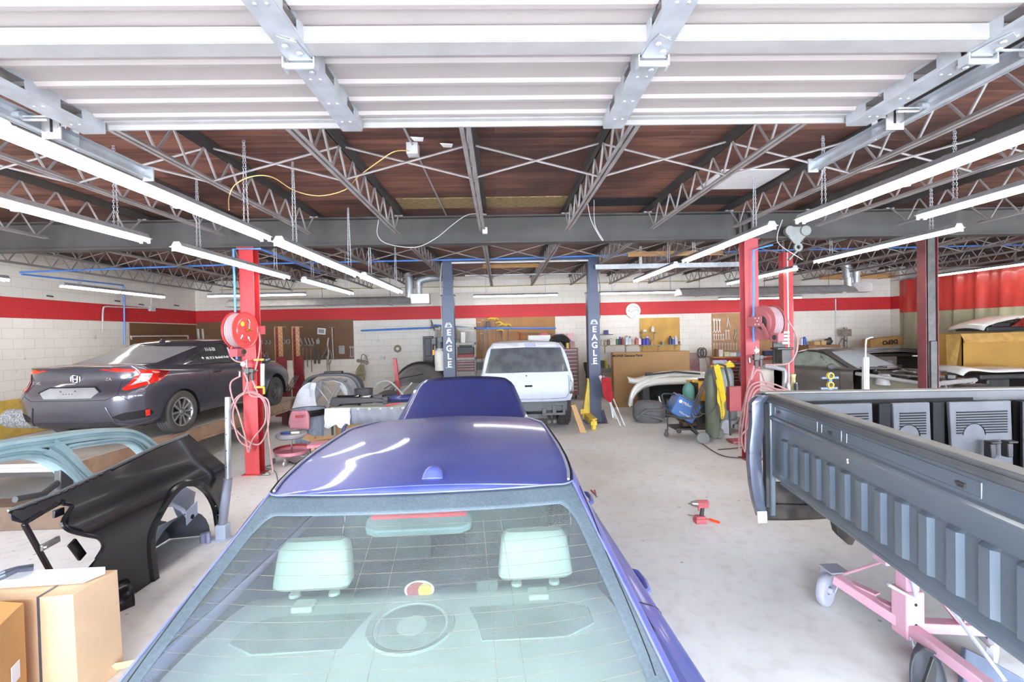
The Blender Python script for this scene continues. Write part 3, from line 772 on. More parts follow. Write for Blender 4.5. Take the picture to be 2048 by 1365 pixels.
# ================================================================ grey sedan on the frame rack
M_CPAINT = mat('dusty_grey_car_paint', '47454e', 0.30, 0.35, var=0.03, coat=0.9)
M_DUSTY = mat('dust_coated_glass', '9a9896', 0.5, var=0.06, coat=0.3, scale=1.5)
M_DGLASS = mat('dark_window_glass', '2a2e30', 0.08, var=0.1, coat=0.8, dust=0.12, dustcol='8a8a86')
M_LRED = mat('red_tail_lens', 'd8261c', 0.12, coat=1.0, var=0.25, scale=9); M_LDRED = mat('deep_red_tail_lens', '7c1416', 0.12, coat=1.0)
M_LCLR = mat('clear_lamp_lens', 'd6d6d2', 0.15, 0.5, coat=1.0, var=0.3, scale=60)
M_SEAM = mat('panel_gap_black', '101012', 0.8)
def sedan(T, lab_glass=None):
 zt = lerpf([(0, 1.075), (0.5, 1.08), (1.2, 1.02), (2.4, 0.98), (3.3, 0.96), (3.9, 0.90), (4.3, 0.80), (4.62, 0.66)])
 base = 0.24
 lv = []
 for (w, yr, yf, f) in ((0.80, 0.16, 4.50, 0.0), (0.865, 0.05, 4.58, 0.10), (0.895, 0.0, 4.63, 0.40), (0.90, 0.015, 4.62, 0.58), (0.895, 0.13, 4.58, 0.75), (0.865, 0.13, 4.52, 0.90), (0.80, 0.075, 4.42, 1.0)):
  lv.append((outline(w, yr, yf, 0.42, 0.6), (lambda f: (lambda x, y: base+(zt(x, y)-base)*f))(f)))
 S = Shell(lv, 14, 6)
 arch = ((0.90, 0.30, 0.375), (3.62, 0.30, 0.375))
 mb = S.body(MB(), arch)
 gb = lerpf([(0.5, 1.06), (1.5, 1.0), (2.6, 0.965), (3.9, 0.93)])
 rf = lerpf([(1.3, 1.335), (1.9, 1.395), (2.4, 1.405), (2.8, 1.385)])
 gl = [(outline(0.77, 0.52, 3.82, 0.30, 0.5), gb),
   (outline(0.72, 0.86, 3.50, 0.34, 0.45), lambda x, y: gb(x, y)*0.62+rf(x, y)*0.38),
   (outline(0.64, 1.22, 3.12, 0.36, 0.4), lambda x, y: gb(x, y)*0.25+rf(x, y)*0.75),
   (outline(0.56, 1.55, 2.86, 0.34, 0.3), rf)]
 G = Shell(gl, 8, 5)
 belt = [p for p in G.G[0]]
 S.cap(mb, -1, 0.02, 12)
 G.body(mb); G.cap(mb, -1, 0.035, 12)
 mb.build('body', M_CPAINT, T, local=True, fix=True, smooth=30)
 MB().b(-0.72, 0.72, 0.35, 4.3, 0.22, 0.26).build('underbody', M_WELL, T, local=True, smooth=0)
 wl = MB()
 for (ay, az, r) in arch:
  for sd in (-1, 1):
   wl = MB(); well(wl, sd, 0.885, ay, az, r); wl.build('wheel_well', M_WELL, T, local=True)
 # glass
 g = MB();
 G.patch(g, [(0.02-0.02, 1.085), (0.64, 1.085), (0.60, 1.31), (0.0, 1.325)], 'x', 0.004, 14, 8); G.patch(g, [(0.0, 1.085), (0.64, 1.085), (0.60, 1.31), (0.0, 1.325)], 'x', 0.004, 14, 8, side=-1)
 g.build('rear_window', M_DUSTY, T, local=True)
 for sd in (1, -1):
  for pl in ([(1.22, 1.045), (1.52, 1.035), (1.53, 1.235), (1.42, 1.19)], [(1.56, 1.03), (2.30, 1.01), (2.26, 1.335), (2.0, 1.33), (1.75, 1.295), (1.57, 1.24)], [(2.38, 1.01), (3.12, 0.99), (2.95, 1.13), (2.7, 1.27), (2.5, 1.325), (2.35, 1.335)]):
   g = MB(); G.patch(g, pl, 'y', 0.004, 12, 8, side=sd); g.build('side_window', M_DGLASS, T, local=True)
 for sd in (1, -1):
  tr = MB()
  G.line(tr, [(1.06, 1.03), (1.5, 1.018), (2.3, 0.998), (3.2, 0.975)], 'y', 0.007, 0.004, sd)
  G.line(tr, [(1.06, 1.03), (1.32, 1.175), (1.55, 1.25), (1.8, 1.315), (2.2, 1.35), (2.6, 1.33), (2.9, 1.21)], 'y', 0.005, 0.004, sd)
  tr.build('window_trim', M_CHROME, T, local=True)
 sm = MB()
 for sd in (1, -1):
  S.line(sm, [(1.47, 0.98), (1.50, 0.80), (1.42, 0.60), (1.30, 0.46), (1.27, 0.32)], 'y', 0.003, 0.0, sd)
  S.line(sm, [(2.33, 0.97), (2.40, 0.80), (2.42, 0.4)], 'y', 0.003, 0.0, sd); S.line(sm, [(3.15, 0.95), (3.24, 0.75), (3.2, 0.40)], 'y', 0.003, 0.0, sd)
  S.line(sm, [(1.27, 0.33), (2.3, 0.33), (3.2, 0.33)], 'y', 0.003, 0.0, sd)
  G.line(sm, [(1.545, 1.03), (1.555, 1.24)], 'y', 0.005, 0.004, sd); G.line(sm, [(2.34, 1.01), (2.30, 1.34)], 'y', 0.012, 0.002, sd)
  S.line(sm, [(0.74, 0.62), (0.64, 0.70), (0.60, 0.86), (0.76, 1.0)], 'x', 0.003, 0.0, sd)
 S.line(sm, [(0.0, 0.635), (0.5, 0.635), (0.64, 0.70)], 'x', 0.004, 0.0); S.line(sm, [(0.0, 0.635), (0.5, 0.635), (0.64, 0.70)], 'x', 0.004, 0.0, -1)
 sm.build('panel_seam', M_SEAM, T, local=True)
 for sd in (1, -1):
  h = MB()
  for y in (1.62, 2.62):
   h.tube([S.pt('y', y, 0.885, 0.0, sd), S.pt('y', y+0.03, 0.885, 0.035, sd), S.pt('y', y+0.10, 0.882, 0.042, sd), S.pt('y', y+0.17, 0.88, 0.035, sd), S.pt('y', y+0.20, 0.88, 0.0, sd)], [0.014, 0.016, 0.017, 0.016, 0.014], 8)
  h.build('door_handle', M_CPAINT, T, local=True)
  # tail lamp: outer claw on quarter panel plus trunk strip
  t = MB(); S.patch(t, [(0.66, 0.765), (0.72, 0.745), (1.06, 0.845), (1.26, 0.965), (1.05, 1.0), (0.80, 1.02)], 's', 0.008, 18, 6, sd)
  tl = t.build('tail_lamp', M_LRED, T, local=True)
  t = MB(); S.patch(t, [(0.38, 1.045), (0.60, 1.0), (0.79, 0.985), (0.80, 1.03), (0.60, 1.06)], 's', 0.008, 10, 3, sd); t.build('tail_lamp', M_LRED, T, local=True)
  t = MB(); S.patch(t, [(0.72, 0.80), (0.90, 0.86), (0.95, 0.955), (0.83, 0.965)], 's', 0.013, 10, 4, sd); t.build('reverse_lens', M_LCLR, tl, local=True)
  t = MB(); S.patch(t, [(1.02, 0.87), (1.10, 0.89), (1.25, 0.965), (1.06, 0.99)], 's', 0.012, 10, 4, sd); t.build('side_lens', M_LDRED, tl, local=True)
  t = MB(); S.patch(t, [(0.56, 0.40), (0.66, 0.34), (0.98, 0.36), (1.05, 0.41), (0.98, 0.47), (0.70, 0.45)], 's', 0.006, 12, 3, sd); t.build('bumper_vent', M_SEAM, T, local=True)
  t = MB(); S.patch(t, [(0.93, 0.375), (0.985, 0.38), (0.985, 0.465), (0.93, 0.46)], 's', 0.014, 4, 3, sd); t.build('reflector', M_LRED, T, local=True)
  t = MB(); S.line(t, [(0.50, 0.54), (0.60, 0.30), (0.80, 0.275), (1.0, 0.30), (1.08, 0.36)], 's', 0.009, 0.006, sd); t.build('bumper_crease', M_CPAINT, T, local=True)
 t = MB()
 for sd in (1, -1): S.patch(t, [(0.0, 0.245), (0.62, 0.245), (0.55, 0.33), (0, 0.33)], 's', 0.012, 8, 2, sd)
 t.build('lower_valance', M_BLACK, T, local=True)
 t = MB()
 for sd in (1, -1): S.patch(t, [(0.0, 0.665), (0.32, 0.665), (0.40, 0.74), (0.30, 0.80), (0.0, 0.80)], 's', 0.005, 8, 4, sd)
 t.build('plate_recess', mat('plate_recess_grey', '77757a', 0.45, dust=0.3), T, local=True)
 t = MB()
 for sd in (1, -1): S.line(t, [(0, 0.805), (0.31, 0.805), (0.42, 0.74)], 's', 0.012, 0.004, sd)
 t.build('plate_lip', M_SEAM, T, local=True)
 t = MB()
 for sd in (1, -1): S.line(t, [(0, 1.07), (0.42, 1.062), (0.56, 1.045)], 's', 0.014, 0.0, sd)
 t.build('lip_spoiler', M_BLACK, T, local=True)
 # badge: upright H in a rounded frame
 c = S.pt('s', 0.0, 0.915, 0.012)
 t = MB(); fr = []
 for k in range(28):
  a = 2*PI*k/28; fr.append((c.x+0.062*abs(math.cos(a))**0.5*math.copysign(1, math.cos(a))*(1+0.10*math.sin(a)), c.y-0.004, c.z+0.050*abs(math.sin(a))**0.5*math.copysign(1, math.sin(a))))
 t.tube(fr, 0.006, 6, closed=True)
 for sx in (-1, 1): t.bar((c.x+sx*0.026, c.y-0.006, c.z-0.046), (c.x+sx*0.036, c.y-0.006, c.z+0.046), 0.018, 0.008, up=(0, 1, 0))
 t.bar((c.x-0.026, c.y-0.006, c.z), (c.x+0.026, c.y-0.006, c.z), 0.008, 0.014)
 t.build('emblem', M_CHROME, T, local=True)
 t = MB()
 for k in range(6): t.cyl(S.pt('s', 0.0, 0.73, 0.0)+Vector((-0.1+0.04*k, 0, 0.03 if k in (0, 5) else -0.01)), S.pt('s', 0.0, 0.73, 0.012)+Vector((-0.1+0.04*k, 0, 0.03 if k in (0, 5) else -0.01)), 0.006, 6)
 t.build('plate_bolt', M_SEAM, T, local=True)
 f = Vector((0, 1.72, 1.385)); t = MB().add([f+Vector(v) for v in ((-0.035, -0.10, 0), (0.035, -0.10, 0), (0.02, 0.12, 0), (-0.02, 0.12, 0), (-0.008, -0.07, 0.065), (0.008, -0.07, 0.065), (0.0, 0.02, 0.03))], [(0, 1, 5, 4), (1, 2, 6, 5), (2, 3, 6), (3, 0, 4, 6), (4, 5, 6)])
 t.build('antenna_fin', M_CPAINT, T, local=True, bevel=0.006)
 for sd in (1, -1):
  m = MB(); c0 = Vector((sd*0.98, 3.05, 0.99)); m.ball(c0, 0.1, 14, (1.0, 0.55, 0.7)); m.bar(c0, (sd*0.84, 3.02, 0.97), 0.05, 0.03); m.build('mirror', M_CPAINT, T, local=True)
 return S, G
civ = empty('sedan', (-5.80, 6.22, 0.60), -0.04, 'dusty dark grey sedan with red tail lamps parked on the raised frame rack', 'car')
CS, CG = sedan(civ)
for (y, sd, st, r) in ((0.90, 1, 'alloy', 0.325), (0.90, -1, 'alloy', 0.325), (3.62, 1, 'steel', 0.30), (3.62, -1, 'steel', 0.30)):
 wheel(civ, (sd*0.79, y, r), r, 0.21 if st == 'alloy' else 0.17, sd, st)
M_CHALK = mat('white_window_marker', 'e6e6e2', 0.8)
def on_local(T, p): return WM[T.name] @ Vector(p)
_x = (WM[civ.name].to_3x3() @ Vector((0, 1, 0)))
def ctext(s, nm, mode, a, z, size, shell, off=0.012, mt=M_CHROME, side=1, slope=(0, 0, 1)):
 p = on_local(civ, shell.pt(mode, a, z, off, side)); n = shell.nrm(mode, abs(a), z)
 return p
text('11-2-21', 'window_writing', on_local(civ, CG.pt('y', 1.86, 1.245, 0.012)), 0.085, M_CHALK, civ, xdir=_x, up=(-0.45, 0, 1), bold=0.001)
text('PK 71 3  Reubuilt Body', 'window_writing', on_local(civ, CG.pt('y', 1.95, 1.10, 0.012)), 0.062, M_CHALK, civ, xdir=_x, up=(-0.4, 0, 1), bold=0.001)
rx = WM[civ.name].to_3x3() @ Vector((1, 0, 0))
text('CIVIC', 'lettering', on_local(civ, CS.pt('s', 0.56, 0.86, 0.008, -1)), 0.055, M_CHROME, civ, xdir=rx+Vector((0, -0.25, 0)), up=(0, 0, 1))
text('ZA', 'lettering', on_local(civ, CS.pt('s', 0.44, 0.90, 0.008)), 0.055, M_CHROME, civ, xdir=rx+Vector((0, 0.2, 0)), up=(0, 0, 1))
# ---------------------------------------------------------------- frame rack
rk = empty('frame_rack', (-6.14, 8.7, 0), -0.042, 'long raised steel frame rack platform under the grey sedan', 'frame rack')
M_DECKP = mat('worn_pale_platform', 'b9b1a5', 0.6, 0.1, var=0.15, scale=2, dust=0.2); M_RAIL = mat('rusty_brown_rail', 'a5805a', 0.6, 0.1, col2='8a6240', scale=5, dust=0.2)
for sx in (-0.78, 0.78):
 MB().b(sx-0.42, sx+0.42, -3.2, 2.5, 0.55, 0.60).build('runway', M_DECKP, rk, local=True, bevel=0.004)
MB().b(-1.25, 1.25, -3.2, 2.5, 0.50, 0.549).build('platform_deck', M_DECKP, rk, local=True, smooth=0)
for sx in (-1, 1):
 MB().b(sx*1.25-0.01, sx*1.25+0.02, -3.2, 2.5, 0.42, 0.60).b(sx*1.2, sx*1.32, -3.2, 2.5, 0.395, 0.42).build('side_rail', M_RAIL, rk, local=True, smooth=0)
mk = MB()
for y in (-3.0, -1.9, -0.7, 0.5, 1.7):
 mk.b(-1.2, 1.2, y-0.05, y+0.05, 0.40, 0.50)
mk.build('cross_member', M_DARKST, rk, local=True, smooth=0)
for y in (-2.9, 2.1):
 for sx in (-1, 1): MB().b(sx*1.0-0.06, sx*1.0+0.06, y-0.06, y+0.06, 0, 0.42).build('leg', mat('dark_red_rack_paint', '6d1a20', 0.4, var=0.1, dust=0.05), rk, local=True, smooth=0)
mk = MB()
for k in range(14): mk.cyl((1.268, -3.2+k*0.42, 0.54), (1.276, -3.2+k*0.42, 0.54), 0.012, 8)
mk.build('bolt', M_STEEL, rk, local=True)
# ================================================================ blue sedan, open bonnet, in the foreground
M_BPAINT = mat('dusty_blue_car_paint', '2a3c9a', 0.36, 0.25, var=0.06, coat=0.4, dust=0.28, dustcol='9a9cbc', scale=3)
M_BDEEP = mat('clean_deep_blue_paint', '1a286c', 0.42, 0.2, var=0.08, coat=0.5, dust=0.05)
M_PANE = thin_glass('dusty_tinted_glass', 'cddad3', 'aeb8b8', 0.15, 0.06)
M_FRIT = mat('black_glass_border', '3a464e', 0.6, var=0.2, scale=120, dust=0.2, dustcol='8d979b', spec=0.2)
M_SHELF = mat('pale_green_grey_trim', 'd8dcd8', 0.8, var=0.05, scale=5); M_GRILLE = mat('speaker_grille_cloth', 'b0b6b2', 0.9, var=0.1, bump=0.3, bscale=300)
M_SEAT = mat('pale_seat_leather', 'c2c9c0', 0.6, var=0.04, bump=0.05); M_CABIN = mat('dark_cabin_trim', '2b2a33', 0.8); M_SEATD = mat('grey_front_seat', '6f7874', 0.8)
bth = math.radians(1.6)
bluecar = empty('sedan', (-0.31+math.sin(bth)*1.55, 1.73-math.cos(bth)*1.55, 0), bth, 'dusty blue sedan seen from above its rear window, bonnet raised', 'car')
zt = lerpf([(0, 1.02), (0.8, 1.04), (1.6, 0.99), (3.2, 0.95), (4.0, 0.92), (4.4, 0.84), (4.7, 0.70)])
lv = []
for (w, yr, yf, f) in ((0.80, 0.16, 4.56, 0.0), (0.87, 0.04, 4.66, 0.14), (0.90, 0.0, 4.70, 0.42), (0.905, 0.02, 4.68, 0.66), (0.90, 0.05, 4.62, 0.84), (0.875, 0.09, 4.56, 0.95), (0.80, 0.13, 4.50, 1.0)):
 lv.append((outline(w, yr, yf, 0.42, 0.6), (lambda f: (lambda x, y: 0.24+(zt(x, y)-0.24)*f))(f)))
BS = Shell(lv, 14, 6)
arch = ((0.95, 0.30, 0.37), (3.70, 0.30, 0.37))
mb = BS.body(MB(), arch)
gb = lerpf([(0.7, 1.065), (1.5, 1.01), (2.6, 0.97), (4.1, 0.93)]); rf = lerpf([(1.5, 1.405), (2.1, 1.435), (2.6, 1.43), (3.2, 1.395)])
def gout(w, yr, yf, c):
 o = outline(w, yr, yf, c, 0.35, taper=0.96); o[1:5] = [(0.45*w, yr+0.008), (0.75*w, yr+0.026), (0.95*w, yr+0.060), (1.0*w, yr+0.30)]; return o
gl = [(gout(0.765, 0.80, 4.02, 0.24), gb), (gout(0.725, 1.02, 3.76, 0.22), lambda x, y: gb(x, y)*0.68+rf(x, y)*0.32),
  (gout(0.67, 1.29, 3.46, 0.18), lambda x, y: gb(x, y)*0.32+rf(x, y)*0.68), (gout(0.615, 1.535, 3.17, 0.13), rf)]
BG = Shell(gl, 8, 6)
def inside_cabin(c): return 0.84 < c.y < 3.98 and abs(c.x) < 0.72
BS.cap(mb, -1, 0.02, 12, keep=lambda c: not inside_cabin(c) and not (c.y > 4.02 and abs(c.x) < 0.70 and c.y < 4.42))
KG = 24                                                       # columns of the back glass
def wcol(k):
 y = BG.G[BG.nr//2][k].y; return 1 if 1.50 < y < 2.40 else 2 if 2.58 < y < 3.35 else 0
def keepg(j, k, c):
 if k < KG and 0 <= j: return False
 if k > BG.nc-22: return False                              # windscreen opening
 if wcol(k) and 3 <= j < BG.nr-4: return False
 return True
BG.body(mb, keep=keepg)
BG.cap(mb, -1, 0.025, 12)
mb.build('body', M_BPAINT, bluecar, local=True, fix=True, smooth=30)
def pane(u, v, off=0.0):
 """point on the back glass: u -1..1 across, v 0 bottom..1 top"""
 a = abs(u)*KG; k = min(int(a), KG-1); t = a-k; b = v*(BG.nr-1); j = min(int(b), BG.nr-2); q = b-j
 g = BG.G
 p = g[j][k].lerp(g[j][k+1], t).lerp(g[j+1][k].lerp(g[j+1][k+1], t), q).copy()
 if u < 0: p.x = -p.x
 return p + Vector((0, -0.42, 0.9))*off
g = MB().grid([[pane(-1+2*i/60, j/16, -0.001) for j in range(17)] for i in range(61)])
glass = g.build('rear_window', M_PANE, bluecar, local=True)
# black border with rounded corners
def inner(t):
 """rounded rectangle in (u,v), t 0..1 around"""
 U0, U1, V0, V1, r, rv = -0.84, 0.84, 0.04, 0.885, 0.10, 0.15
 L = [(U0+r, V0, U1-r, V0), None, (U1, V0+rv, U1, V1-rv), None, (U1-r, V1, U0+r, V1), None, (U0, V1-rv, U0, V0+rv), None]
 cs = [(U1-r, V0+rv, -90), (U1-r, V1-rv, 0), (U0+r, V1-rv, 90), (U0+r, V0+rv, 180)]
 i = int(t*8) % 8; f = t*8-int(t*8)
 if i % 2 == 0: a = L[i]; return a[0]+(a[2]-a[0])*f, a[1]+(a[3]-a[1])*f
 c = cs[i//2]; an = math.radians(c[2]+90*f); return c[0]+r*math.cos(an), c[1]+rv*math.sin(an)
n = 160; rows = []
for i in range(n+1):
 u, v = inner((i % n)/n); du, dv = u, v-0.5
 s = min((1.0/abs(du)) if abs(du) > 1e-6 else 9, (0.5/abs(dv)) if abs(dv) > 1e-6 else 9)
 U, Vv = du*s, 0.5+dv*s
 rows.append([pane(u+(U-u)*j/5, v+(Vv-v)*j/5, 0.0015) for j in range(6)])
MB().grid(rows).build('glass_border', M_FRIT, glass, local=True, solid=0.001)
dl = MB(); M_WIRE = mat('defroster_line', '9c7f6a', 0.6)
for i in range(15):
 v = 0.07+i*0.054
 pts = []
 for j in range(41):
  u = -0.9+1.8*j/40; pts.append(pane(u, v+0.05*abs(u)**3*(1-v)*1.2, -0.003))
 dl.tube(pts, 0.0007, 4)
for u in (-0.16, -0.06, 0.26, 0.34): dl.tube([pane(u, 0.04+0.8*j/12, -0.003) for j in range(13)], 0.0007, 4)
dl.build('defroster_lines', M_WIRE, glass, local=True)
# windscreen and side glass
M_SGL = thin_glass('side_window_glass', '8fa79d', '8d9794', 0.15)
wsh = MB(); N0 = BG.nc-22
for sd in (1, -1):
 wsh.grid([[Vector((BG.G[j][k].x*sd, BG.G[j][k].y, BG.G[j][k].z)) for j in range(BG.nr)] for k in range(N0, BG.nc)])
wsh.build('windscreen', M_SGL, bluecar, local=True)
for sd in (1, -1):
 for w in (1, 2):
  ks = [k for k in range(KG, BG.nc-22) if wcol(k) == w]; sg = MB().grid([[Vector((BG.G[j][k].x*sd, BG.G[j][k].y, BG.G[j][k].z)) for j in range(3, BG.nr-3)] for k in ks+[ks[-1]+1]]); sg.build('side_window', M_SGL, bluecar, local=True)
# roof ditch trims, seams
for sd in (1, -1):
 tr = MB(); tr2 = MB()
 for (xo, m) in ((0.0, tr),):
  pts = [Vector((sd*(BG.at('y', y, 1.40).x*0.955), y, rf(0, y)+0.008)) for y in [1.60+i*0.1 for i in range(15)]]
  m.tube(pts, 0.006, 6)
  tr2.tube([p+Vector((sd*0.014, 0, -0.004)) for p in pts], 0.004, 6)
 tr.build('roof_moulding', mat('blue_grey_moulding', '6d6f8a', 0.4, dust=0.3), bluecar, local=True); tr2.build('roof_seam', M_SEAM, bluecar, local=True)
edge = MB().tube([pane(-1+2*i/30, 1.0, 0.004) for i in range(31)], 0.0035, 6)
for sd in (1, -1): edge.tube([pane(sd*1.0, i/14, 0.003) for i in range(15)], 0.004, 6)
edge.build('glass_seal', mat('blue_edge_seal', '3e4a96', 0.4, dust=0.25), bluecar, local=True)
sm = MB()
for sd in (1, -1):
 BG.line(sm, [(1.20, 1.06), (1.5, 1.02), (2.5, 0.99), (3.5, 0.965)], 'y', 0.006, 0.003, sd)
 BS.line(sm, [(1.45, 1.0), (1.50, 0.85), (1.40, 0.6), (1.33, 0.33)], 'y', 0.003, 0, sd); BS.line(sm, [(2.46, 0.95), (2.50, 0.7), (2.5, 0.35)], 'y', 0.003, 0, sd); BS.line(sm, [(3.5, 0.93), (3.42, 0.4)], 'y', 0.003, 0, sd)
 BG.line(sm, [(0.95, 1.11), (1.3, 1.26), (1.62, 1.38)], 'y', 0.003, 0.0, sd)
sm.build('panel_seam', M_SEAM, bluecar, local=True)
for sd in (1, -1):
 h = MB()
 for y in (1.72, 2.78): h.tube([BS.pt('y', y, 0.86, 0.0, sd), BS.pt('y', y+0.03, 0.86, 0.036, sd), BS.pt('y', y+0.10, 0.86, 0.044, sd), BS.pt('y', y+0.18, 0.86, 0.036, sd), BS.pt('y', y+0.21, 0.86, 0.0, sd)], 0.015, 8)
 h.build('door_handle', M_BPAINT, bluecar, local=True)
 t = MB(); BS.patch(t, [(0.62, 0.72), (1.05, 0.74), (1.05, 0.90), (0.62, 0.92)], 's', 0.006, 10, 4, sd); t.build('tail_lamp', M_LDRED, bluecar, local=True)
# antenna bump
f = Vector((0.03, 1.64, 1.434)); a = MB(); rows = []
for i in range(9):
 t = i/8; h = 0.036*math.sin(PI*min(1, t*1.15+0.02))**0.6 if t < 0.86 else 0.006; w = 0.042*(1-0.55*t**2)
 h = [0.004, 0.026, 0.036, 0.038, 0.034, 0.027, 0.018, 0.009, 0.001][i]
 rows.append([f+Vector((w*math.cos(PI*j/10), -0.02+t*0.13, h*math.sin(PI*j/10))) for j in range(11)])
a.grid(rows); a.add(rows[0], [tuple(range(11))]); a.build('antenna', M_BPAINT, bluecar, local=True)
# raised bonnet
hood = MB(); rows = []
for i in range(15):
 v = i/14; y = 4.06+v*0.98; z = 0.98+0.515*v; w = 0.72-0.20*v
 if v > 0.9: w -= 0.06*((v-0.9)/0.1)
 r = []
 for j in range(17):
  u = -1+j/8; e = (1-abs(u)**6)
  r.append(Vector((w*u, y+0.02*(1-u*u)*v, z+0.02*(1-u*u)-0.012*abs(u)**8)))
 rows.append(r)
hood.grid(rows); hood.build('bonnet', M_BDEEP, bluecar, local=True, solid=0.025)
MB().tube([(0.66, 4.1, 0.9), (0.5, 4.75, 1.34)], 0.009, 8).build('bonnet_prop', M_BLACK, bluecar, local=True)
MB().b(-0.70, 0.70, 4.06, 4.45, 0.55, 0.60).build('engine_bay_floor', M_WELL, bluecar, local=True, smooth=0)
eb = MB().b(-0.3, 0.3, 4.10, 4.40, 0.6, 0.84).b(-0.6, -0.38, 4.12, 4.36, 0.6, 0.82).cyl((0.5, 4.25, 0.6), (0.5, 4.25, 0.83), 0.09); eb.build('engine', M_DARKMETAL, bluecar, local=True, bevel=0.015)
MB().b(-0.78, 0.78, 0.25, 4.5, 0.20, 0.24).build('underbody', M_WELL, bluecar, local=True, smooth=0)
# cabin: parcel shelf, seats
sh = MB(); rows = []
for i in range(13):
 y = 0.80+0.80*i/12; w = 0.66+0.06*math.sin(PI*i/12)
 rows.append([Vector((w*(-1+j/8), y, 1.00+0.012*math.cos(PI*(-1+j/8)/2)-0.02*max(0, (y-1.5)*4))) for j in range(17)])
sh.grid(rows); sh.build('parcel_shelf', M_SHELF, bluecar, local=True, solid=0.01)
sp = MB().lathe([(0.0, 0.004), (0.115, 0.006), (0.122, 0.002), (0.126, 0.008), (0.145, 0.012), (0.152, 0.0)], (-0.02, 1.36, 1.012), n=40, caps=False); sp.build('subwoofer_grille', M_GRILLE, bluecar, local=True)
for sx in (-1, 1):
 pl = [(0.22, -0.10), (0.50, -0.10), (0.60, -0.04), (0.60, 0.05), (0.52, 0.09), (0.17, 0.09), (0.20, 0.0)]
 o = MB().prism([(p[0]*sx, p[1]) for p in pl][::(1 if sx > 0 else -1)], (0, 1.36, 1.011), (1, 0, 0), (0, 1, 0), (0, 0, 1), 0.006); o.build('shelf_grille', M_GRILLE, bluecar, local=True, bevel=0.003)
 o = MB().box((sx*0.43, 1.50, 1.022), (0.075, 0.06, 0.022)); o.build('child_seat_anchor', M_SEAT, bluecar, local=True, bevel=0.006)
def cushion(name, c, size, m, par, rx=0.0, r=0.05):
 o = MB().box(c, size, R=rotm(rx)).build(name, m, par, local=True, bevel=0)
 md = o.modifiers.new('b', 'BEVEL'); md.width = r; md.segments = 5
 return o
cushion('rear_seat_back', (0, 1.78, 0.72), (1.22, 0.18, 0.56), M_CABIN, bluecar, -0.25, 0.05)
cushion('rear_seat_cushion', (0, 2.05, 0.48), (1.22, 0.55, 0.16), M_CABIN, bluecar, 0, 0.05)
for sx in (-1, 1):
 hr = MB(); rows = []
 for i in range(9):
  t = i/8; z = 1.035+0.175*t; w = 0.150-0.022*t; d = 0.05+0.012*math.sin(PI*t)
  if i in (0, 8): w -= 0.018; d *= 0.45
  y0 = 1.60+0.03*t
  rows.append([Vector((sx*0.43+w*math.copysign(abs(math.cos(a))**0.35, math.cos(a)), y0+d*math.copysign(abs(math.sin(a))**0.5, math.sin(a)), z)) for a in [2*PI*k/24 for k in range(25)]])
 hr.grid(rows); hr.add(rows[0][:-1], [tuple(range(24))]); hr.add(rows[-1][:-1], [tuple(range(24))])
 ho = hr.build('headrest', M_SEAT, bluecar, local=True, smooth=50)
 MB().cyl((sx*0.43-0.075, 1.60, 0.98), (sx*0.43-0.075, 1.60, 1.045), 0.006, 8).cyl((sx*0.43+0.075, 1.60, 0.98), (sx*0.43+0.075, 1.60, 1.045), 0.006, 8).build('headrest_post', M_CHROME, ho, local=True)
 MB().lathe([(0.022, 0), (0.02, 0.012), (0, 0.014)], (sx*0.43-0.075, 1.60, 1.005), n=14).lathe([(0.022, 0), (0.02, 0.012), (0, 0.014)], (sx*0.43+0.075, 1.60, 1.005), n=14).build('headrest_guide', M_SEAT, ho, local=True)
 cushion('front_seat_back', (sx*0.36, 2.55, 0.78), (0.50, 0.14, 0.62), M_SEATD, bluecar, -0.22, 0.06); cushion('front_headrest', (sx*0.36, 2.47, 1.19), (0.28, 0.10, 0.19), M_SEATD, bluecar, -0.1, 0.04)
 cushion('front_seat_cushion', (sx*0.36, 2.85, 0.50), (0.50, 0.5, 0.14), M_CABIN, bluecar, 0, 0.05)
MB().b(-0.72, 0.72, 3.35, 3.9, 0.62, 0.92).build('dashboard', M_CABIN, bluecar, local=True, bevel=0.05)
MB().b(-0.80, 0.80, 1.6, 3.6, 0.26, 0.40).b(-0.12, 0.12, 2.4, 3.4, 0.40, 0.60).build('cabin_floor', M_CABIN, bluecar, local=True, smooth=0)
MB().box((0.24, 1.565, 1.025), (0.085, 0.035, 0.05)).build('seat_latch', M_SEATD, bluecar, local=True, bevel=0.012)
# high brake light
bl = MB(); pl = [(-0.175, 0.02), (0.175, 0.02), (0.19, -0.0), (0.185, -0.045), (0.15, -0.06), (-0.15, -0.06), (-0.185, -0.045), (-0.19, 0.0)]
p0 = pane(0, 0.90, -0.03)
bl.prism(pl, p0, (1, 0, 0), (0, 0.9, 0.42), (0, -0.42, 0.9), -0.03)
bo = bl.build('high_brake_light', mat('grey_green_lamp_case', '6e7f80', 0.5), bluecar, local=True, bevel=0.006)
MB().box(p0+Vector((0, 0.0, 0.012)), (0.34, 0.030, 0.012), R=rotm(math.atan2(0.42, 0.9))).build('red_lens', mat('pale_red_lens', 'd0303a', 0.4), bo, local=True)
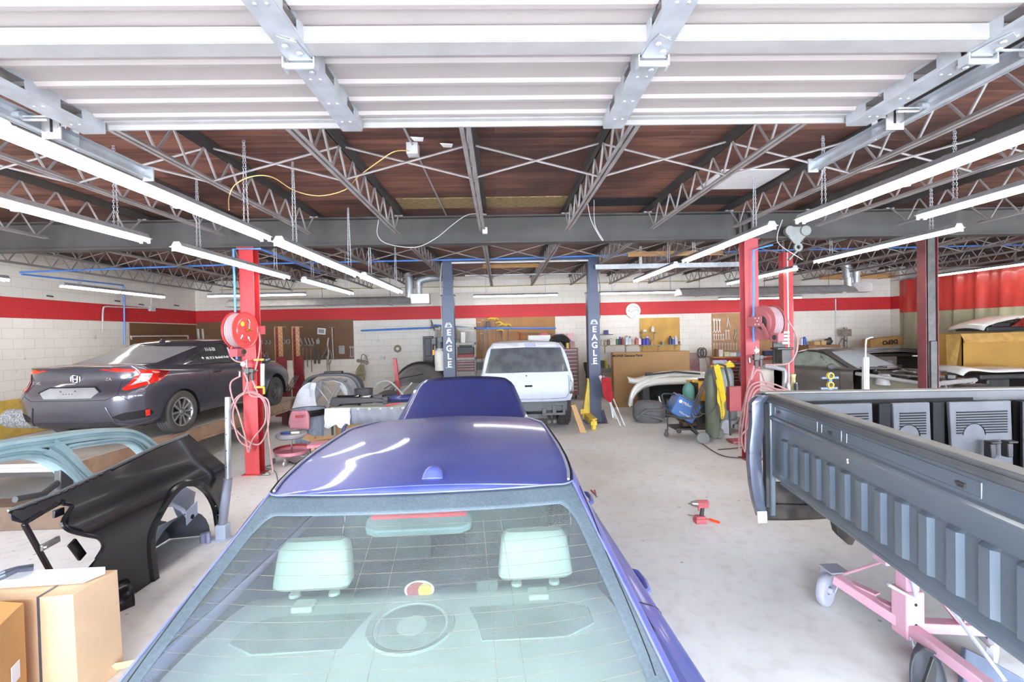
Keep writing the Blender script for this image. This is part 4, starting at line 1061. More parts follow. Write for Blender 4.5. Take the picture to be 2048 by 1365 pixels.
# round sticker on the shelf edge: plain red and yellow oval with a white outline
st = Vector((-0.02, 1.555, 1.03)); sk = empty('sticker', on_local(bluecar, st), bth, 'small red and yellow oval sticker standing on the blue sedan parcel shelf', 'sticker')
MB().lathe([(0, 0), (0.042, 0), (0.042, 0.003), (0, 0.003)], (0, 0, 0), Matrix.Rotation(PI/2, 3, 'X') @ Matrix.Diagonal((1.35, 0.85, 1)), 28, caps=False).build('white_outline', M_WHITE, sk, local=True, label=None) if False else MB().lathe([(0, 0), (0.042, 0), (0.042, 0.003), (0, 0.003)], (0, 0, 0), Matrix.Rotation(PI/2, 3, 'X') @ Matrix.Diagonal((1.35, 0.85, 1)), 28, caps=False).build('white_outline', M_WHITE, sk, local=True)
MB().lathe([(0, 0.0), (0.036, 0), (0.036, 0.003), (0, 0.003)], (-0.008, -0.003, 0), Matrix.Rotation(PI/2, 3, 'X') @ Matrix.Diagonal((1.1, 0.85, 1)), 28, caps=False).build('red_disc', M_RED, sk, local=True)
MB().lathe([(0, 0.0), (0.026, 0), (0.026, 0.003), (0, 0.003)], (0.022, -0.006, 0), Matrix.Rotation(PI/2, 3, 'X'), 28, caps=False).build('yellow_disc', M_YEL, sk, local=True)
wl = MB()
for (ay, az, r) in arch:
 for sd in (-1, 1):
  wl = MB(); well(wl, sd, 0.89, ay, az, r); wl.build('wheel_well', M_WELL, bluecar, local=True)
for (y, sd) in ((0.95, 1), (0.95, -1), (3.70, 1), (3.70, -1)): wheel(bluecar, (sd*0.78, y, 0.32), 0.32, 0.21, sd, 'alloy')
# ================================================================ grey pickup bed on a pink transport stand
M_BED = mat('grey_bed_paint', '5b666e', 0.32, 0.25, var=0.06, coat=0.5, scale=2, dust=0.08, dustcol='9aa2a6')
M_BEDD = mat('dark_grey_bed_rail', '3a3d42', 0.5, 0.1, var=0.12, dust=0.12); M_RAILCAP = mat('dusty_rail_cap', '8c8a84', 0.7, var=0.08)
M_UNDER = mat('rusty_underside', '4b443d', 0.8, col2='2e2a27', scale=9); M_LINER = mat('textured_grey_liner', '66696e', 0.6, var=0.06, bump=0.4, bscale=220)
Ax, Ay = 2.42, 4.06; Bx, By = 1.96, 1.30
bed = empty('pickup_bed', (2.9, 3.0, 0.0), 0, 'large grey pickup bed with ribbed side resting on the pink stand', 'truck bed')
dv = Vector((Bx-Ax, By-Ay, 0)); LB = dv.length; dv.normalize(); nv = Vector((dv.y, -dv.x, 0))
if nv.x > 0: nv = -nv                       # outward, towards -x
O = Vector((Ax, Ay, 0))
def bp(t, z, o=0.0): return O+dv*t+nv*o+Vector((0, 0, z))
# ribbed panel: profile changes across the height
ZT, ZB = 1.36, 0.69
def ribs(t):
 if t < 0.30 or t > LB-0.05: return 0.0
 q = ((t-0.30)/0.172) % 1.0
 return 0.018*max(0, min(1, min(q/0.12, (0.55-q)/0.12)))
ts = [0.06, 0.12, 0.2, 0.26, 0.299]
n = int((LB-0.35)/0.172)
for i in range(n):
 for q in (0.0, 0.06, 0.12, 0.3, 0.43, 0.49, 0.55, 0.75): ts.append(0.301+(i+q)*0.172)
ts += [LB-0.05, LB]
zs = [(ZB, 0.012), (ZB+0.03, 0.012), (ZB+0.055, 0.002), (ZB+0.065, 0), (ZB+0.075, 0), (1.055, 0), (1.068, 0), (1.09, 0.0), (1.165, 0.0), (1.18, 0.006), (1.19, 0.022), (1.205, 0.028), (1.22, 0.022), (1.232, 0.008), (1.30, 0.006), (1.335, 0.004), (1.345, 0.03)]
pan = MB(); rows = []
for t in ts:
 r = []
 for z, o in zs:
  if ZB+0.07 <= z <= 1.06: k = 1.0
  else: k = 0.0
  if k: o = 0.008+ribs(t)*1.3 if t > 0.299 else 0.0
  r.append(bp(t, z, o))
 rows.append(r)
pan.grid(rows); pan.build('side_panel', M_BED, bed, smooth=24)
for a, b in ((0.16, 0.86), (0.92, 1.16), (1.22, 2.2)):
 f = MB()
 for (p, q) in (((a, 1.248), (b, 1.248)), ((b, 1.248), (b, 1.315)), ((b, 1.315), (a, 1.315)), ((a, 1.315), (a, 1.248))): f.tube([bp(p[0], p[1], 0.007), bp(q[0], q[1], 0.007)], 0.004, 6)
 f.build('stamped_frame', M_BED, bed)
for t in (0.24, 1.04, 2.1): MB().box(bp(t, 1.28, 0.008), (0.05, 0.02, 0.012), rz=math.atan2(dv.y, dv.x)).box(bp(t+0.004, 1.268, 0.008), (0.035, 0.02, 0.008), rz=math.atan2(dv.y, dv.x)).build('stake_clip', M_BLACK, bed, smooth=0)
rl = MB().bar(bp(-0.02, 1.385, -0.03), bp(LB, 1.385, -0.03), 0.10, 0.035).bar(bp(0, 1.352, 0.02), bp(LB, 1.352, 0.02), 0.012, 0.03); rl.build('top_rail', M_BEDD, bed, bevel=0.006)
MB().bar(bp(0.0, 1.405, -0.04), bp(LB, 1.405, -0.04), 0.07, 0.008).build('rail_cap', M_RAILCAP, bed, smooth=0)
MB().bar(bp(0.12, 1.375, 0.024), bp(LB, 1.375, 0.024), 0.012, 0.022).build('weather_strip', M_RUBBER, bed, smooth=0)
MB().bar(bp(0.25, ZB-0.012, -0.02), bp(LB, ZB-0.012, -0.02), 0.07, 0.03).build('lower_flange', M_BED, bed, bevel=0.008)
# far rail
FR0, FR1 = Vector((Ax-0.02, Ay+0.05, 1.40)), Vector((5.3, 3.92, 1.40))
MB().bar(FR0+Vector((0, 0, -0.045)), FR1+Vector((0, 0, -0.045)), 0.05, 0.10).build('far_rail', M_BEDD, bed, bevel=0.01)
MB().bar(FR0+Vector((0, 0, 0.012)), FR1+Vector((0, 0, 0.012)), 0.10, 0.012).build('far_rail_cap', M_RAILCAP, bed, smooth=0)
MB().b(Bx-0.03, 4.6, By-0.02, By+0.03, ZB, 1.40).build('end_panel', M_BED, bed, bevel=0.01)
# corner post: outer skin and inner edge
cp = MB(); rows = []
for z, dx in ((0.30, 0.05), (0.45, 0.01), (0.60, -0.015), (0.80, -0.03), (0.95, -0.025), (1.15, 0.0), (1.33, 0.0), (1.37, 0.035), (1.40, 0.07)):
 rows.append([Vector((2.30+dx+a, 4.02+b, z)) for a, b in ((0.10, 0.16), (0.0, 0.13), (-0.055, 0.05), (-0.05, 0.0), (0.0, -0.02), (0.05, -0.01), (0.06, 0.02))])
cp.grid(rows); cp.build('corner_skin', mat('blue_grey_bed_skin', '525c70', 0.28, 0.3, coat=0.6, dust=0.08), bed, smooth=40, solid=0.004)
MB().b(2.345, 2.375, 3.98, 4.03, 0.40, 1.33).build('corner_channel', M_BLACK, bed, smooth=0)
MB().b(2.38, 2.43, 3.97, 4.08, 0.32, 1.36).build('corner_post', M_BED, bed, bevel=0.012)
br = MB(); br.b(2.27, 2.36, 3.99, 4.01, 0.25, 0.36); br.build('tail_lamp_bracket', M_STEELW, bed, bevel=0.008)
# lower tail valance and bracket
va = MB(); rows = []
for i in range(13):
 t = i/12; x = 2.36+0.68*t; rows.append([Vector((x, 4.02-0.10*t, z)) for z in (0.27+0.05*t*t, 0.30+0.05*t*t, 0.42, 0.425, 0.62)])
for r in rows:
 r[1].y -= 0.03; r[2].y -= 0.03
va.grid(rows); va.build('lower_valance', M_UNDER, bed, solid=0.006)
MB().prism([(0, 0), (0.16, 0), (0.19, -0.03), (0.13, -0.17), (0.10, -0.17), (0.02, -0.10)], (2.66, 3.58, 0.42), (0.9, -0.35, 0), (0, 0, 1), (0.3, 0.9, 0), 0.12).build('hanger_bracket', M_UNDER, bed, bevel=0.008)
MB().add([(2.45, 3.9, 0.66), (5.2, 3.75, 0.66), (5.2, 1.4, 0.66), (2.05, 1.4, 0.66)], [(0, 1, 2, 3)]).build('bed_floor', M_UNDER, bed, solid=0.03)
# bed liner panels seen inside under the far rail
for (x0, x1, sk) in ((2.66, 3.24, 0.015), (3.42, 3.72, 0.015), (3.90, 4.42, 0.02)):
 a = MB(); w = x1-x0; y = 3.93-0.05*(x0-2.4)
 arch_ = []
 pl = [(0, 0.66), (w+0.02, 0.66), (w, 1.325), (-0.03, 1.325)]
 a.prism(pl, (x0, y-0.03, 0), (1, 0, 0), (0, 0, 1), (0, 1, 0), 0.03)
 o = a.build('liner_panel', M_LINER, bed, bevel=0.006)
 s = MB(); xc = x0+0.36*w
 for k in range(9):
  z = 1.235-k*0.0225
  if z > 1.11 or True:
   segs = [(x0+0.03, x1-0.04)]
   if z < 1.135:
    hw = math.sqrt(max(0, 0.10**2-(z-1.035)**2)) if z > 1.035 else 0.10
    segs = [(x0+0.03, xc-hw), (xc+hw, x1-0.04)]
   for p, q in segs:
    if q-p > 0.01: s.b(p, q, y-0.038, y-0.031, z-0.0055, z+0.0055)
 s.build('slot', M_SEAM, o, smooth=0)
 pts = [(xc-0.10, y-0.033, 1.04)] + [(xc-0.10*math.cos(PI*k/12), y-0.033, 1.035+0.10*math.sin(PI*k/12)) for k in range(13)] + [(xc+0.10, y-0.033, 1.04)]
 MB().tube(pts, 0.003, 5).build('arch_edge', M_SEAM, o)
for (x, z) in ((4.12, 0.98), (4.27, 0.98)):
 MB().b(x, x+0.05, 3.72, 3.78, 0.86, z).b(x, x+0.085, 3.71, 3.78, z, z+0.02).build('black_bracket', M_BLACK, bed, bevel=0.008)
MB().b(2.5, 5.2, 3.965, 3.975, 0.66, 1.34).build('gap_shade_backing', M_SEAM, bed, smooth=0)  # black sheet added behind the panels as shade for their gaps
for x in (3.28, 3.76, 4.5): MB().b(x, x+0.10, 3.86, 3.88, 0.67, 1.32).build('dark_upright', M_SEAM, bed, smooth=0)
MB().b(4.47, 5.2, 3.78, 3.80, 0.67, 1.32).build('dark_end_panel', mat('black_ribbed_liner', '1d1e1f', 0.5), bed, smooth=0)
for z in (0.98, 1.14): MB().b(4.50, 5.1, 3.74, 3.78, z, z+0.012).build('liner_rib', M_BLACK, bed, smooth=0)
text('S', 'chalk_mark', bp(1.25, 1.14, 0.02), 0.045, M_CHALK, bed, xdir=-dv if dv.y > 0 else dv, up=(0, 0, 1))
# red part and dark wheelhouse inside
wh = MB(); rows = []
for i in range(13):
 a = PI*i/12; rows.append([Vector((3.1+0.45*-math.cos(a), y, 0.69+0.25*math.sin(a)**0.7)) for y in (2.85, 3.05, 3.25)])
wh.grid(rows); wh.build('wheel_house', M_BLACK, bed, solid=0.01)
single(MB().prism([(0, 0), (0.55, 0), (0.6, 0.07), (0.45, 0.13), (0.05, 0.16), (0, 0.1)], (3.15, 2.62, 0.68), (1, -0.2, 0), (0, 0, 1), (0, 1, 0), 0.25), 'lamp_housing', mat('orange_red_plastic', 'c2452c', 0.35, coat=0.4), 'orange red lamp housing lying inside the grey pickup bed at the right edge', 'car part', bevel=0.015)
# ---------------------------------------------------------------- pink stand
M_PINK = mat('dusty_pink_paint', 'c88491', 0.6, var=0.06, dust=0.35, dustcol='bfb6c2')
M_DWHITE = mat('dust_white_rubber', 'a3a4ae', 0.8, var=0.08)
sd_ = empty('transport_stand', (2.7, 2.7, 0), 0, 'pink steel transport stand with spring caster wheel under the grey pickup bed', 'stand')
pA = P(1672, 1158, Z=0.30); pM = P(1812, 1250, Z=0.22); pE = P(1990, 1385, Z=0.22)
pR = P(1985, 1258, Z=0.22)
MB().bar(pA, pM, 0.07, 0.06).build('arm', M_PINK, sd_, bevel=0.006)
MB().bar(pM, pE, 0.065, 0.06).build('arm', M_PINK, sd_, bevel=0.006)
MB().bar(pM+Vector((0, 0, 0.0)), pR, 0.07, 0.06).build('arm', M_PINK, sd_, bevel=0.006)
q = (pA-pM).normalized()
for t in (0.25, 0.62): MB().box(pM.lerp(pA, t)+Vector((0.03, 0.01, 0.036)), (0.16, 0.05, 0.012), rz=math.atan2(q.y, q.x)).build('top_plate', M_PINK, sd_, bevel=0.003)
mast = MB().b(pM.x-0.03, pM.x+0.05, pM.y-0.04, pM.y+0.04, 0.20, 0.61); mast.build('mast', M_PINK, sd_, bevel=0.006)
MB().b(pM.x-0.045, pM.x+0.065, pM.y-0.055, pM.y+0.055, 0.16, 0.44).build('mast_sleeve', M_PINK, sd_, bevel=0.008)
MB().b(pM.x-0.16, pM.x+0.18, pM.y-0.05, pM.y+0.05, 0.60, 0.64).build('head_bar', M_PINK, sd_, bevel=0.006)
h = MB()
for z in (0.25, 0.37): h.cyl((pM.x+0.01, pM.y-0.057, z), (pM.x+0.01, pM.y-0.054, z), 0.009, 10)
h.build('pin_hole', M_SEAM, sd_)
MB().tube([(pM.x-0.02, pM.y-0.07, 0.42), (pM.x-0.16, pM.y-0.06, 0.50)], 0.009, 8).build('lock_handle', M_DWHITE, sd_); MB().cyl((pM.x+0.0, pM.y-0.07, 0.43), (pM.x-0.03, pM.y-0.07, 0.56), 0.014, 10).build('clamp_screw', M_DWHITE, sd_)
MB().bar((pM.x+0.03, pM.y+0.02, 0.60), pM.lerp(pR, 0.62)+Vector((0, 0, 0.03)), 0.045, 0.02).build('brace', M_PINK, sd_, smooth=0)
MB().tube([(pM.x, pM.y, 0.64), pA+Vector((0.06, 0, 0.03))], 0.008, 8).build('tie_rod', M_PINK, sd_); MB().tube([(pM.x+0.03, pM.y-0.03, 0.62), pE+Vector((0.12, 0.06, 0.0))], 0.010, 8).build('tie_rod', M_DWHITE, sd_)
MB().bar(pM.lerp(pR, 0.72)+Vector((0, 0, 0.03)), pM.lerp(pR, 0.72)+Vector((0, 0, 0.11)), 0.05, 0.008).build('lug', M_PINK, sd_)
c = P(1652, 1190, Y=3.18); c.z = 0.115
wf_ = Vector((0.55, -0.8, 0)).normalized(); Rw = Matrix.Rotation(math.atan2(wf_.y, wf_.x), 3, 'Z') @ rotm(0, PI/2, 0)
cw = MB().lathe([(0.03, -0.02), (0.06, -0.03), (0.075, -0.028), (0.085, -0.03), (0.105, -0.027), (0.115, -0.012), (0.115, 0.012), (0.105, 0.027), (0.085, 0.03), (0.075, 0.028), (0.06, 0.03), (0.03, 0.02), (0.03, -0.02)], c, Rw, 36, caps=False)
co = cw.build('caster_wheel', M_DWHITE, sd_)
fk = MB().cyl(c-wf_*0.03, c+wf_*0.045, 0.022, 14); fk.bar(c+wf_*0.042, Vector((c.x, c.y, 0.26))+wf_*0.05+Vector((0.05, 0, 0)), 0.05, 0.008); fk.bar(c-wf_*0.042, Vector((c.x, c.y, 0.26))-wf_*0.05+Vector((0.05, 0, 0)), 0.05, 0.008); fk.box((c.x+0.06, c.y, 0.262), (0.14, 0.13, 0.012)); fk.build('caster_fork', M_DWHITE, sd_, bevel=0.003)
for pp in (pE, pR):
 MB().lathe([(0.06, -0.02), (0.09, -0.015), (0.09, 0.015), (0.06, 0.02)], (pp.x, pp.y, 0.09), Rw, 24).build('caster_wheel', M_DWHITE, sd_); MB().b(pp.x-0.03, pp.x+0.03, pp.y-0.03, pp.y+0.03, 0.15, 0.22).build('caster_fork', M_DWHITE, sd_)
ch = MB(); ch.chain(pM+Vector((-0.03, -0.06, -0.03)), pM+Vector((0.0, -0.08, -0.16)), 0.03, 0.003).chain(pM+Vector((0.06, -0.08, -0.02)), pM+Vector((0.05, -0.1, -0.16)), 0.03, 0.003); ch.build('safety_chain', M_DWHITE, sd_)
MB().cyl(P(1955, 1268, Z=0.17), P(1985, 1296, Z=0.15), 0.014, 10).cyl(P(1955, 1268, Z=0.17), P(1955, 1262, Z=0.20), 0.01, 8).build('end_pin', M_GALV, sd_)
# dark plastic trim at the bottom edge
tm = empty('plastic_trim', P(1870, 1360, Z=0), 0, 'dark grey moulded plastic trim standing at the bottom right of the photo', 'car part')
rows = []
for i in range(15):
 a = PI*i/14; rr = []
 for k in range(9):
  t = k/8; zz = 0.0+0.24*t
  p = P(1850, 1365, Z=0.0); hw = 0.10*(1-t**3.0)**0.5 if t < 1 else 0.0
  rr.append(Vector((p.x-0.06-hw*math.cos(a), p.y-0.10+0.05*math.sin(a)+0.03*t, zz)))
 rows.append(rr)
MB().grid(rows).build('rounded_shell', mat('satin_dark_grey_plastic', '45474d', 0.6, bump=0.1, bscale=200), tm, solid=0.006)
p = P(1800, 1365, Z=0.0)
MB().prism([(0, 0), (0.08, 0), (0.10, 0.16), (0.08, 0.22)], (p.x-0.0, p.y-0.12, 0.0), (1, 0, 0), (0, 0, 1), (0, 1, 0), 0.02).build('side_flap', M_BLACK, tm, bevel=0.004)
p = P(1930, 1365, Z=0.0)
MB().prism([(-0.06, 0), (0.30, 0), (0.25, 0.06), (0.10, 0.15), (-0.04, 0.22)], (p.x, p.y-0.05, 0.0), (1, -0.1, 0), (0, 0, 1), (0, 1, 0), 0.03).build('blue_grey_wing', mat('blue_grey_plastic', '4c5566', 0.5), tm, bevel=0.006)
# ================================================================ body parts standing at the left front
M_EBLK = mat('satin_black_primer', '131316', 0.22, 0.0, var=0.15, scale=2, coat=0.1, spec=0.4)
M_TEAL = mat('dusty_teal_paint', '3f7f88', 0.45, 0.1, var=0.08, dust=0.5, dustcol='c3cccf', coat=0.2); M_PRIM = mat('pale_grey_primer', '9fa9ba', 0.6, var=0.05, dust=0.2, dustcol='c6cad4')
XF = -2.95
def fbulge(z, y):
 """outward swelling of the panel towards +x with height"""
 return 0.10*math.exp(-((z-0.66)/0.16)**2)*0.6 + 0.05*math.sin(PI*min(1, max(0, z/1.1))) - 0.16*max(0, z-0.80)**1.2
def fpt(px, py, o=0.0):
 p = P(px, py, X=XF); return p
fender = empty('truck_fender', (XF, 3.9, 0), 0, 'large black pickup bedside panel with round wheel opening standing on the floor at left', 'car part')
outl = [(20, 1022), (120, 985), (230, 935), (320, 893), (385, 868), (410, 900), (432, 935), (450, 975), (447, 1010), (440, 1045), (430, 1062)]
arch_px = [(437, 1058), (425, 1020), (405, 992), (375, 975), (348, 974), (322, 992), (302, 1025), (294, 1065), (300, 1110), (315, 1160), (322, 1175)]
low = [(310, 1190), (285, 1200), (262, 1215), (232, 1200), (205, 1175), (185, 1150)]
notch = [(150, 1150), (172, 1120), (180, 1095), (165, 1078), (140, 1072), (112, 1062), (108, 1045), (130, 1020), (135, 1012), (122, 1008), (95, 1022), (45, 1050), (22, 1042)]
poly = outl + arch_px + low + notch
pts = [fpt(*p) for p in poly]
def tri_panel(name, pts, x0, bul, m, parent, thick=0.012, cut=4, plane='x'):
 """fill an outline in the y-z plane, refine it and give it its curvature"""
 bm = bmesh.new(); vs = [bm.verts.new((x0, p.y, p.z)) for p in pts]; es = [bm.edges.new((vs[i], vs[(i+1) % len(vs)])) for i in range(len(vs))]
 bmesh.ops.triangle_fill(bm, edges=es, use_beauty=True)
 for k in range(cut):
  lim = [0.4, 0.2, 0.1, 0.06, 0.045][min(k, 4)]
  ed = [e for e in bm.edges if e.calc_length() > lim]
  if ed: bmesh.ops.subdivide_edges(bm, edges=ed, cuts=1)
  bmesh.ops.triangulate(bm, faces=bm.faces)
 bmesh.ops.beautify_fill(bm, faces=bm.faces, edges=bm.edges)
 for v in bm.verts: v.co.x = x0 + bul(v.co.z, v.co.y)
 inv = WM[parent.name].inverted()
 for v in bm.verts: v.co = inv @ v.co
 bmesh.ops.recalc_face_normals(bm, faces=bm.faces)
 me = bpy.data.meshes.new(name); bm.to_mesh(me); bm.free(); me.materials.append(m)
 me.polygons.foreach_set('use_smooth', [True]*len(me.polygons)); me.set_sharp_from_angle(angle=math.radians(60))
 o = bpy.data.objects.new(name, me); C.objects.link(o); o.parent = parent; WM[o.name] = WM[parent.name]
 md = o.modifiers.new('solid', 'SOLIDIFY'); md.thickness = thick; md.offset = 0
 return o
def sm_poly(p, n=3, closed=True):
 return [Vector((a.x, a.y, a.z)) for a in (curve(p+[p[0]], n)[:-1] if closed else curve(p, n))]
tri_panel('outer_panel', pts, XF, fbulge, M_EBLK, fender, 0.006, 5)
def bul3(p): return Vector((XF+fbulge(p.z, p.y), p.y, p.z))
lip = [bul3(fpt(*p)) for p in arch_px]; lc = curve(lip, 5)
m = MB(); m.grid([[p+Vector((0.022, 0, 0)), p+Vector((0.02, 0, 0))+(p-Vector((p.x, 4.32, 0.25))).normalized()*0.05, p+Vector((0.0, 0, 0))+(p-Vector((p.x, 4.32, 0.25))).normalized()*0.065] for p in lc]); m.grid([[p+Vector((0.022, 0, 0)), p+Vector((-0.045, 0, 0))] for p in lc])
m.build('wheel_arch_lip', M_EBLK, fender, smooth=50)
MB().tube([bul3(fpt(*p)) for p in outl[:5]], 0.008, 6).build('top_fold', mat('worn_edge_grey', '6f7276', 0.4, 0.3), fender)
nl = [bul3(fpt(*p))+Vector((0.006, 0, 0)) for p in notch[1:10]]
MB().tube(curve(nl, 4), 0.014, 8).build('lamp_opening_fold', M_EBLK, fender)
MB().bar(fpt(48, 1048), fpt(110, 1160), 0.03, 0.022).build('tail_post', M_EBLK, fender, bevel=0.005)
m = MB().bar(fpt(75, 1098)+Vector((0.02, 0, 0)), fpt(112, 1078)+Vector((0.02, 0, 0)), 0.02, 0.04); m.cyl(fpt(80, 1095)+Vector((0.02, 0, 0)), fpt(80, 1095)+Vector((0.05, 0, 0)), 0.012, 8); m.build('lamp_bracket', M_STEEL, fender, bevel=0.004)
MB().bar(fpt(107, 1030), fpt(127, 1022), 0.02, 0.05).build('upper_bracket', M_EBLK, fender, bevel=0.004); MB().bar(fpt(143, 1085), fpt(165, 1115), 0.02, 0.06).build('inner_bracket', M_EBLK, fender, bevel=0.004)
m = MB().lathe([(0.13, 0), (0.135, 0.10), (0.10, 0.16), (0.105, 0.17), (0.14, 0.11), (0.137, 0)], P(255, 1190, X=XF)+Vector((0.02, -0.02, 0.0)), Matrix.Rotation(-0.6, 3, 'Z') @ rotm(PI/2, 0, 0), 28, caps=False); m.build('rolled_lower_lip', M_EBLK, fender, solid=0.004)
b = MB()
for px, py in ((288, 1180), (268, 1190), (430, 1030), (422, 1012)): p = bul3(fpt(px, py)); b.cyl(p, p+Vector((0.012, 0, 0)), 0.009, 10)
b.build('rivet', M_STEELW, fender)
# pale inner fender and wheel liner behind the opening
XI = -3.12
inner_f = empty('inner_fender', (XI, 4.5, 0), 0, 'pale grey primed wheelhouse panel with small square bracket behind the black bedside panel', 'car part')
pp = [P(a, b, X=XI) for a, b in ((300, 1000), (330, 985), (360, 974), (395, 985), (402, 1010), (398, 1045), (372, 1035), (350, 1010), (318, 1018), (298, 1030))]
tri_panel('curved_shell', pp, XI, lambda z, y: 0.08*math.sin((z-0.5)*6), M_PRIM, inner_f, 0.006, 3)
MB().tube([P(a, b, X=XI+0.08) for a, b in ((300, 1025), (322, 1012), (345, 1010), (365, 1020), (378, 1038))], 0.018, 8).build('rolled_flange', M_PRIM, inner_f)
m = MB().prism([(0, 0), (0.16, 0.03), (0.16, 0.16), (0, 0.13)], P(372, 1052, X=XI+0.1), (0, 1, 0.1), (0, 0, 1), (1, 0, 0), 0.006); o = m.build('bracket_plate', M_PRIM, inner_f); md = None
MB().cyl(P(383, 1030, X=XI+0.1)+Vector((0.004, 0.0, -0.02)), P(383, 1030, X=XI+0.1)+Vector((0.012, 0, -0.02)), 0.022, 14).build('bracket_hole', M_SEAM, o)
lin_ = empty('wheel_liner', (-3.3, 4.4, 0), 0, 'dull black plastic wheel liner lying behind the black bedside panel', 'car part')
rows = []
for i in range(13):
 a = PI*i/12; rows.append([Vector((-3.02-0.36*t, 4.30-0.42*math.cos(a)*(1-0.15*t), 0.01+0.36*math.sin(a)*(1-0.45*t))) for t in (0, 0.35, 0.7, 1)])
MB().grid(rows).build('liner_shell', mat('dusty_black_liner', '3b3d44', 0.7, dust=0.3, dustcol='7d828c'), lin_, solid=0.006)
MB().prism([(-0.40, 0.01), (0.40, 0.01), (0.32, 0.20), (0.18, 0.27), (-0.2, 0.27), (-0.36, 0.16)], (-3.38, 4.3, 0), (0, 1, 0), (0, 0, 1), (-1, 0, 0), 0.01).build('liner_wall', MATS['dusty_black_liner'], lin_, bevel=0.004)
# ---------------------------------------------------------------- teal cab side
XT = -3.75
cab = empty('cab_side_frame', (XT, 4.2, 0), 0, 'teal pickup cab side frame with two window openings standing behind the black panel', 'car part')
def tp(px, py): return P(px, py, X=XT)
def rail(name, px, w, d, m, n=5):
 pts = curve([tp(*p) for p in px], n); rows = []
 for i, p in enumerate(pts):
  t = (pts[min(i+1, len(pts)-1)]-pts[max(0, i-1)]).normalized(); nn = Vector((0, -t.z, t.y))
  rows.append([p+nn*a*w+Vector((b*d, 0, 0)) for a, b in ((-1, -1), (-1, 0.2), (-0.75, 0.9), (-0.3, 1.0), (-0.2, 0.55), (0.2, 0.55), (0.3, 1.0), (0.75, 0.9), (1, 0.2), (1, -1), (-1, -1))])
 return MB().grid(rows).build(name, m, cab, smooth=40)
rail('roof_rail', [(-60, 915), (0, 897), (90, 884), (170, 872), (245, 868), (282, 880), (318, 908), (350, 935)], 0.055, 0.05, M_TEAL)
rail('front_door_opening', [(-60, 925), (0, 912), (50, 906), (88, 912), (120, 930), (160, 965), (190, 990)], 0.05, 0.05, M_TEAL)
rail('centre_pillar', [(90, 892), (120, 912), (150, 945), (180, 975), (205, 1000)], 0.085, 0.055, M_TEAL)
rail('window_sill', [(125, 902), (135, 895), (180, 888), (232, 882), (262, 886), (285, 905), (305, 930)], 0.03, 0.04, M_TEAL)
MB().tube([tp(30, 1000), tp(85, 990), tp(130, 955), tp(150, 945)], 0.025, 8).build('black_seal', M_BLACK, cab); MB().bar(tp(128, 925), tp(128, 985), 0.06, 0.12).build('latch', M_BLACK, cab, bevel=0.01)
M_PLY = mat('pale_plank', 'c9ad86', 0.7, scale=4, stretch=(1, 8, 1), dust=0.15)
# clutter behind, at the foot of the rack
tr_ = empty('black_trim_rail', P(220, 905, Z=0.30), 0, 'black plastic trim rail lying on boards behind the teal frame', 'car part')
MB().tube([P(a, b, Z=0.34) for a, b in ((140, 910), (200, 903), (255, 897), (268, 910))], 0.03, 8).build('rail', M_BLACK, tr_)
single(MB().bar(P(120, 922, Z=0.27), P(262, 905, Z=0.27), 0.20, 0.03), 'board', M_PLY, 'pale wooden board lying behind the teal frame', 'board')
bx = MB().b(-5.7, -4.5, 5.0, 5.3, 0.0, 0.26); single(bx, 'wooden_block', mat('dark_block', '6e5a4a', 0.8), 'long dark wooden block under the pale board, behind the teal frame', 'block', bevel=0.01)
# ---------------------------------------------------------------- pole jack
pj = P(440, 1080, Z=0); pole = empty('pole_jack', pj, 0, 'silver telescopic pole standing upright beside the blue sedan with ratchet clamps at its foot', 'pole')
pt_ = P(456, 795, Y=pj.y); pm_ = P(456, 958, Y=pj.y)
pb = Vector((pj.x+0.03, pj.y, 0.16))
MB().tube([pm_, pt_], 0.028, 14).build('upper_tube', mat('bright_silver_tube', 'c9cbcf', 0.3, 0.7, dust=0.2), pole); MB().tube([pb, Vector((pm_.x, pm_.y, pm_.z))], 0.042, 14).build('lower_tube', mat('blue_grey_tube', '8289a0', 0.35, 0.5, dust=0.3), pole)
h = MB()
for k in range(5): q = pm_.lerp(pt_, 0.15+0.2*k); h.cyl(q+Vector((0, -0.029, 0)), q+Vector((0, -0.0275, 0)), 0.006, 8)
h.build('pin_hole', M_SEAM, pole)
MB().box(pb+Vector((0, 0, -0.08)), (0.10, 0.10, 0.16)).b(pj.x-0.12, pj.x+0.10, pj.y-0.06, pj.y+0.06, 0, 0.02).build('foot', M_PRIM, pole, bevel=0.01)
MB().cyl((pj.x-0.13, pj.y-0.05, 0), (pj.x-0.13, pj.y-0.05, 0.09), 0.03, 14).cyl((pj.x-0.07, pj.y-0.07, 0), (pj.x-0.07, pj.y-0.07, 0.11), 0.022, 14).build('clamp_screw', mat('lavender_dusty_steel', '9a9cb8', 0.5, 0.3), pole)
# ---------------------------------------------------------------- cardboard boxes, foam bar
M_CARDL = mat('dusty_light_cardboard', 'd8b284', 0.8, var=0.06, scale=3, dust=0.12, dustcol='e6ddd2'); M_CARDO = mat('warm_orange_cardboard', 'd39c5c', 0.8, var=0.06, scale=3); M_FOAM = mat('white_foam', 'e8e8ec', 0.7, var=0.03)
ZB1 = 0.62
a = P(235, 1140, Z=ZB1); b = P(145, 1190, Z=ZB1); c = P(-60, 1150, Z=ZB1)+Vector((-0.5, 0, 0)); d = P(-60, 1215, Z=ZB1)+Vector((-0.3, 0, 0))
big = empty('cardboard_box', (b.x-0.3, b.y, 0), 0, 'tall pale cardboard box carrying the white foam bar at the bottom left', 'box')
base = [Vector((p.x, p.y, 0)) for p in (a, b, d, c)]; top = [Vector((p.x, p.y, ZB1)) for p in (a, b, d, c)]
base[0] += Vector((0.0, 0.02, 0)); base[1] += Vector((0.01, 0, 0))
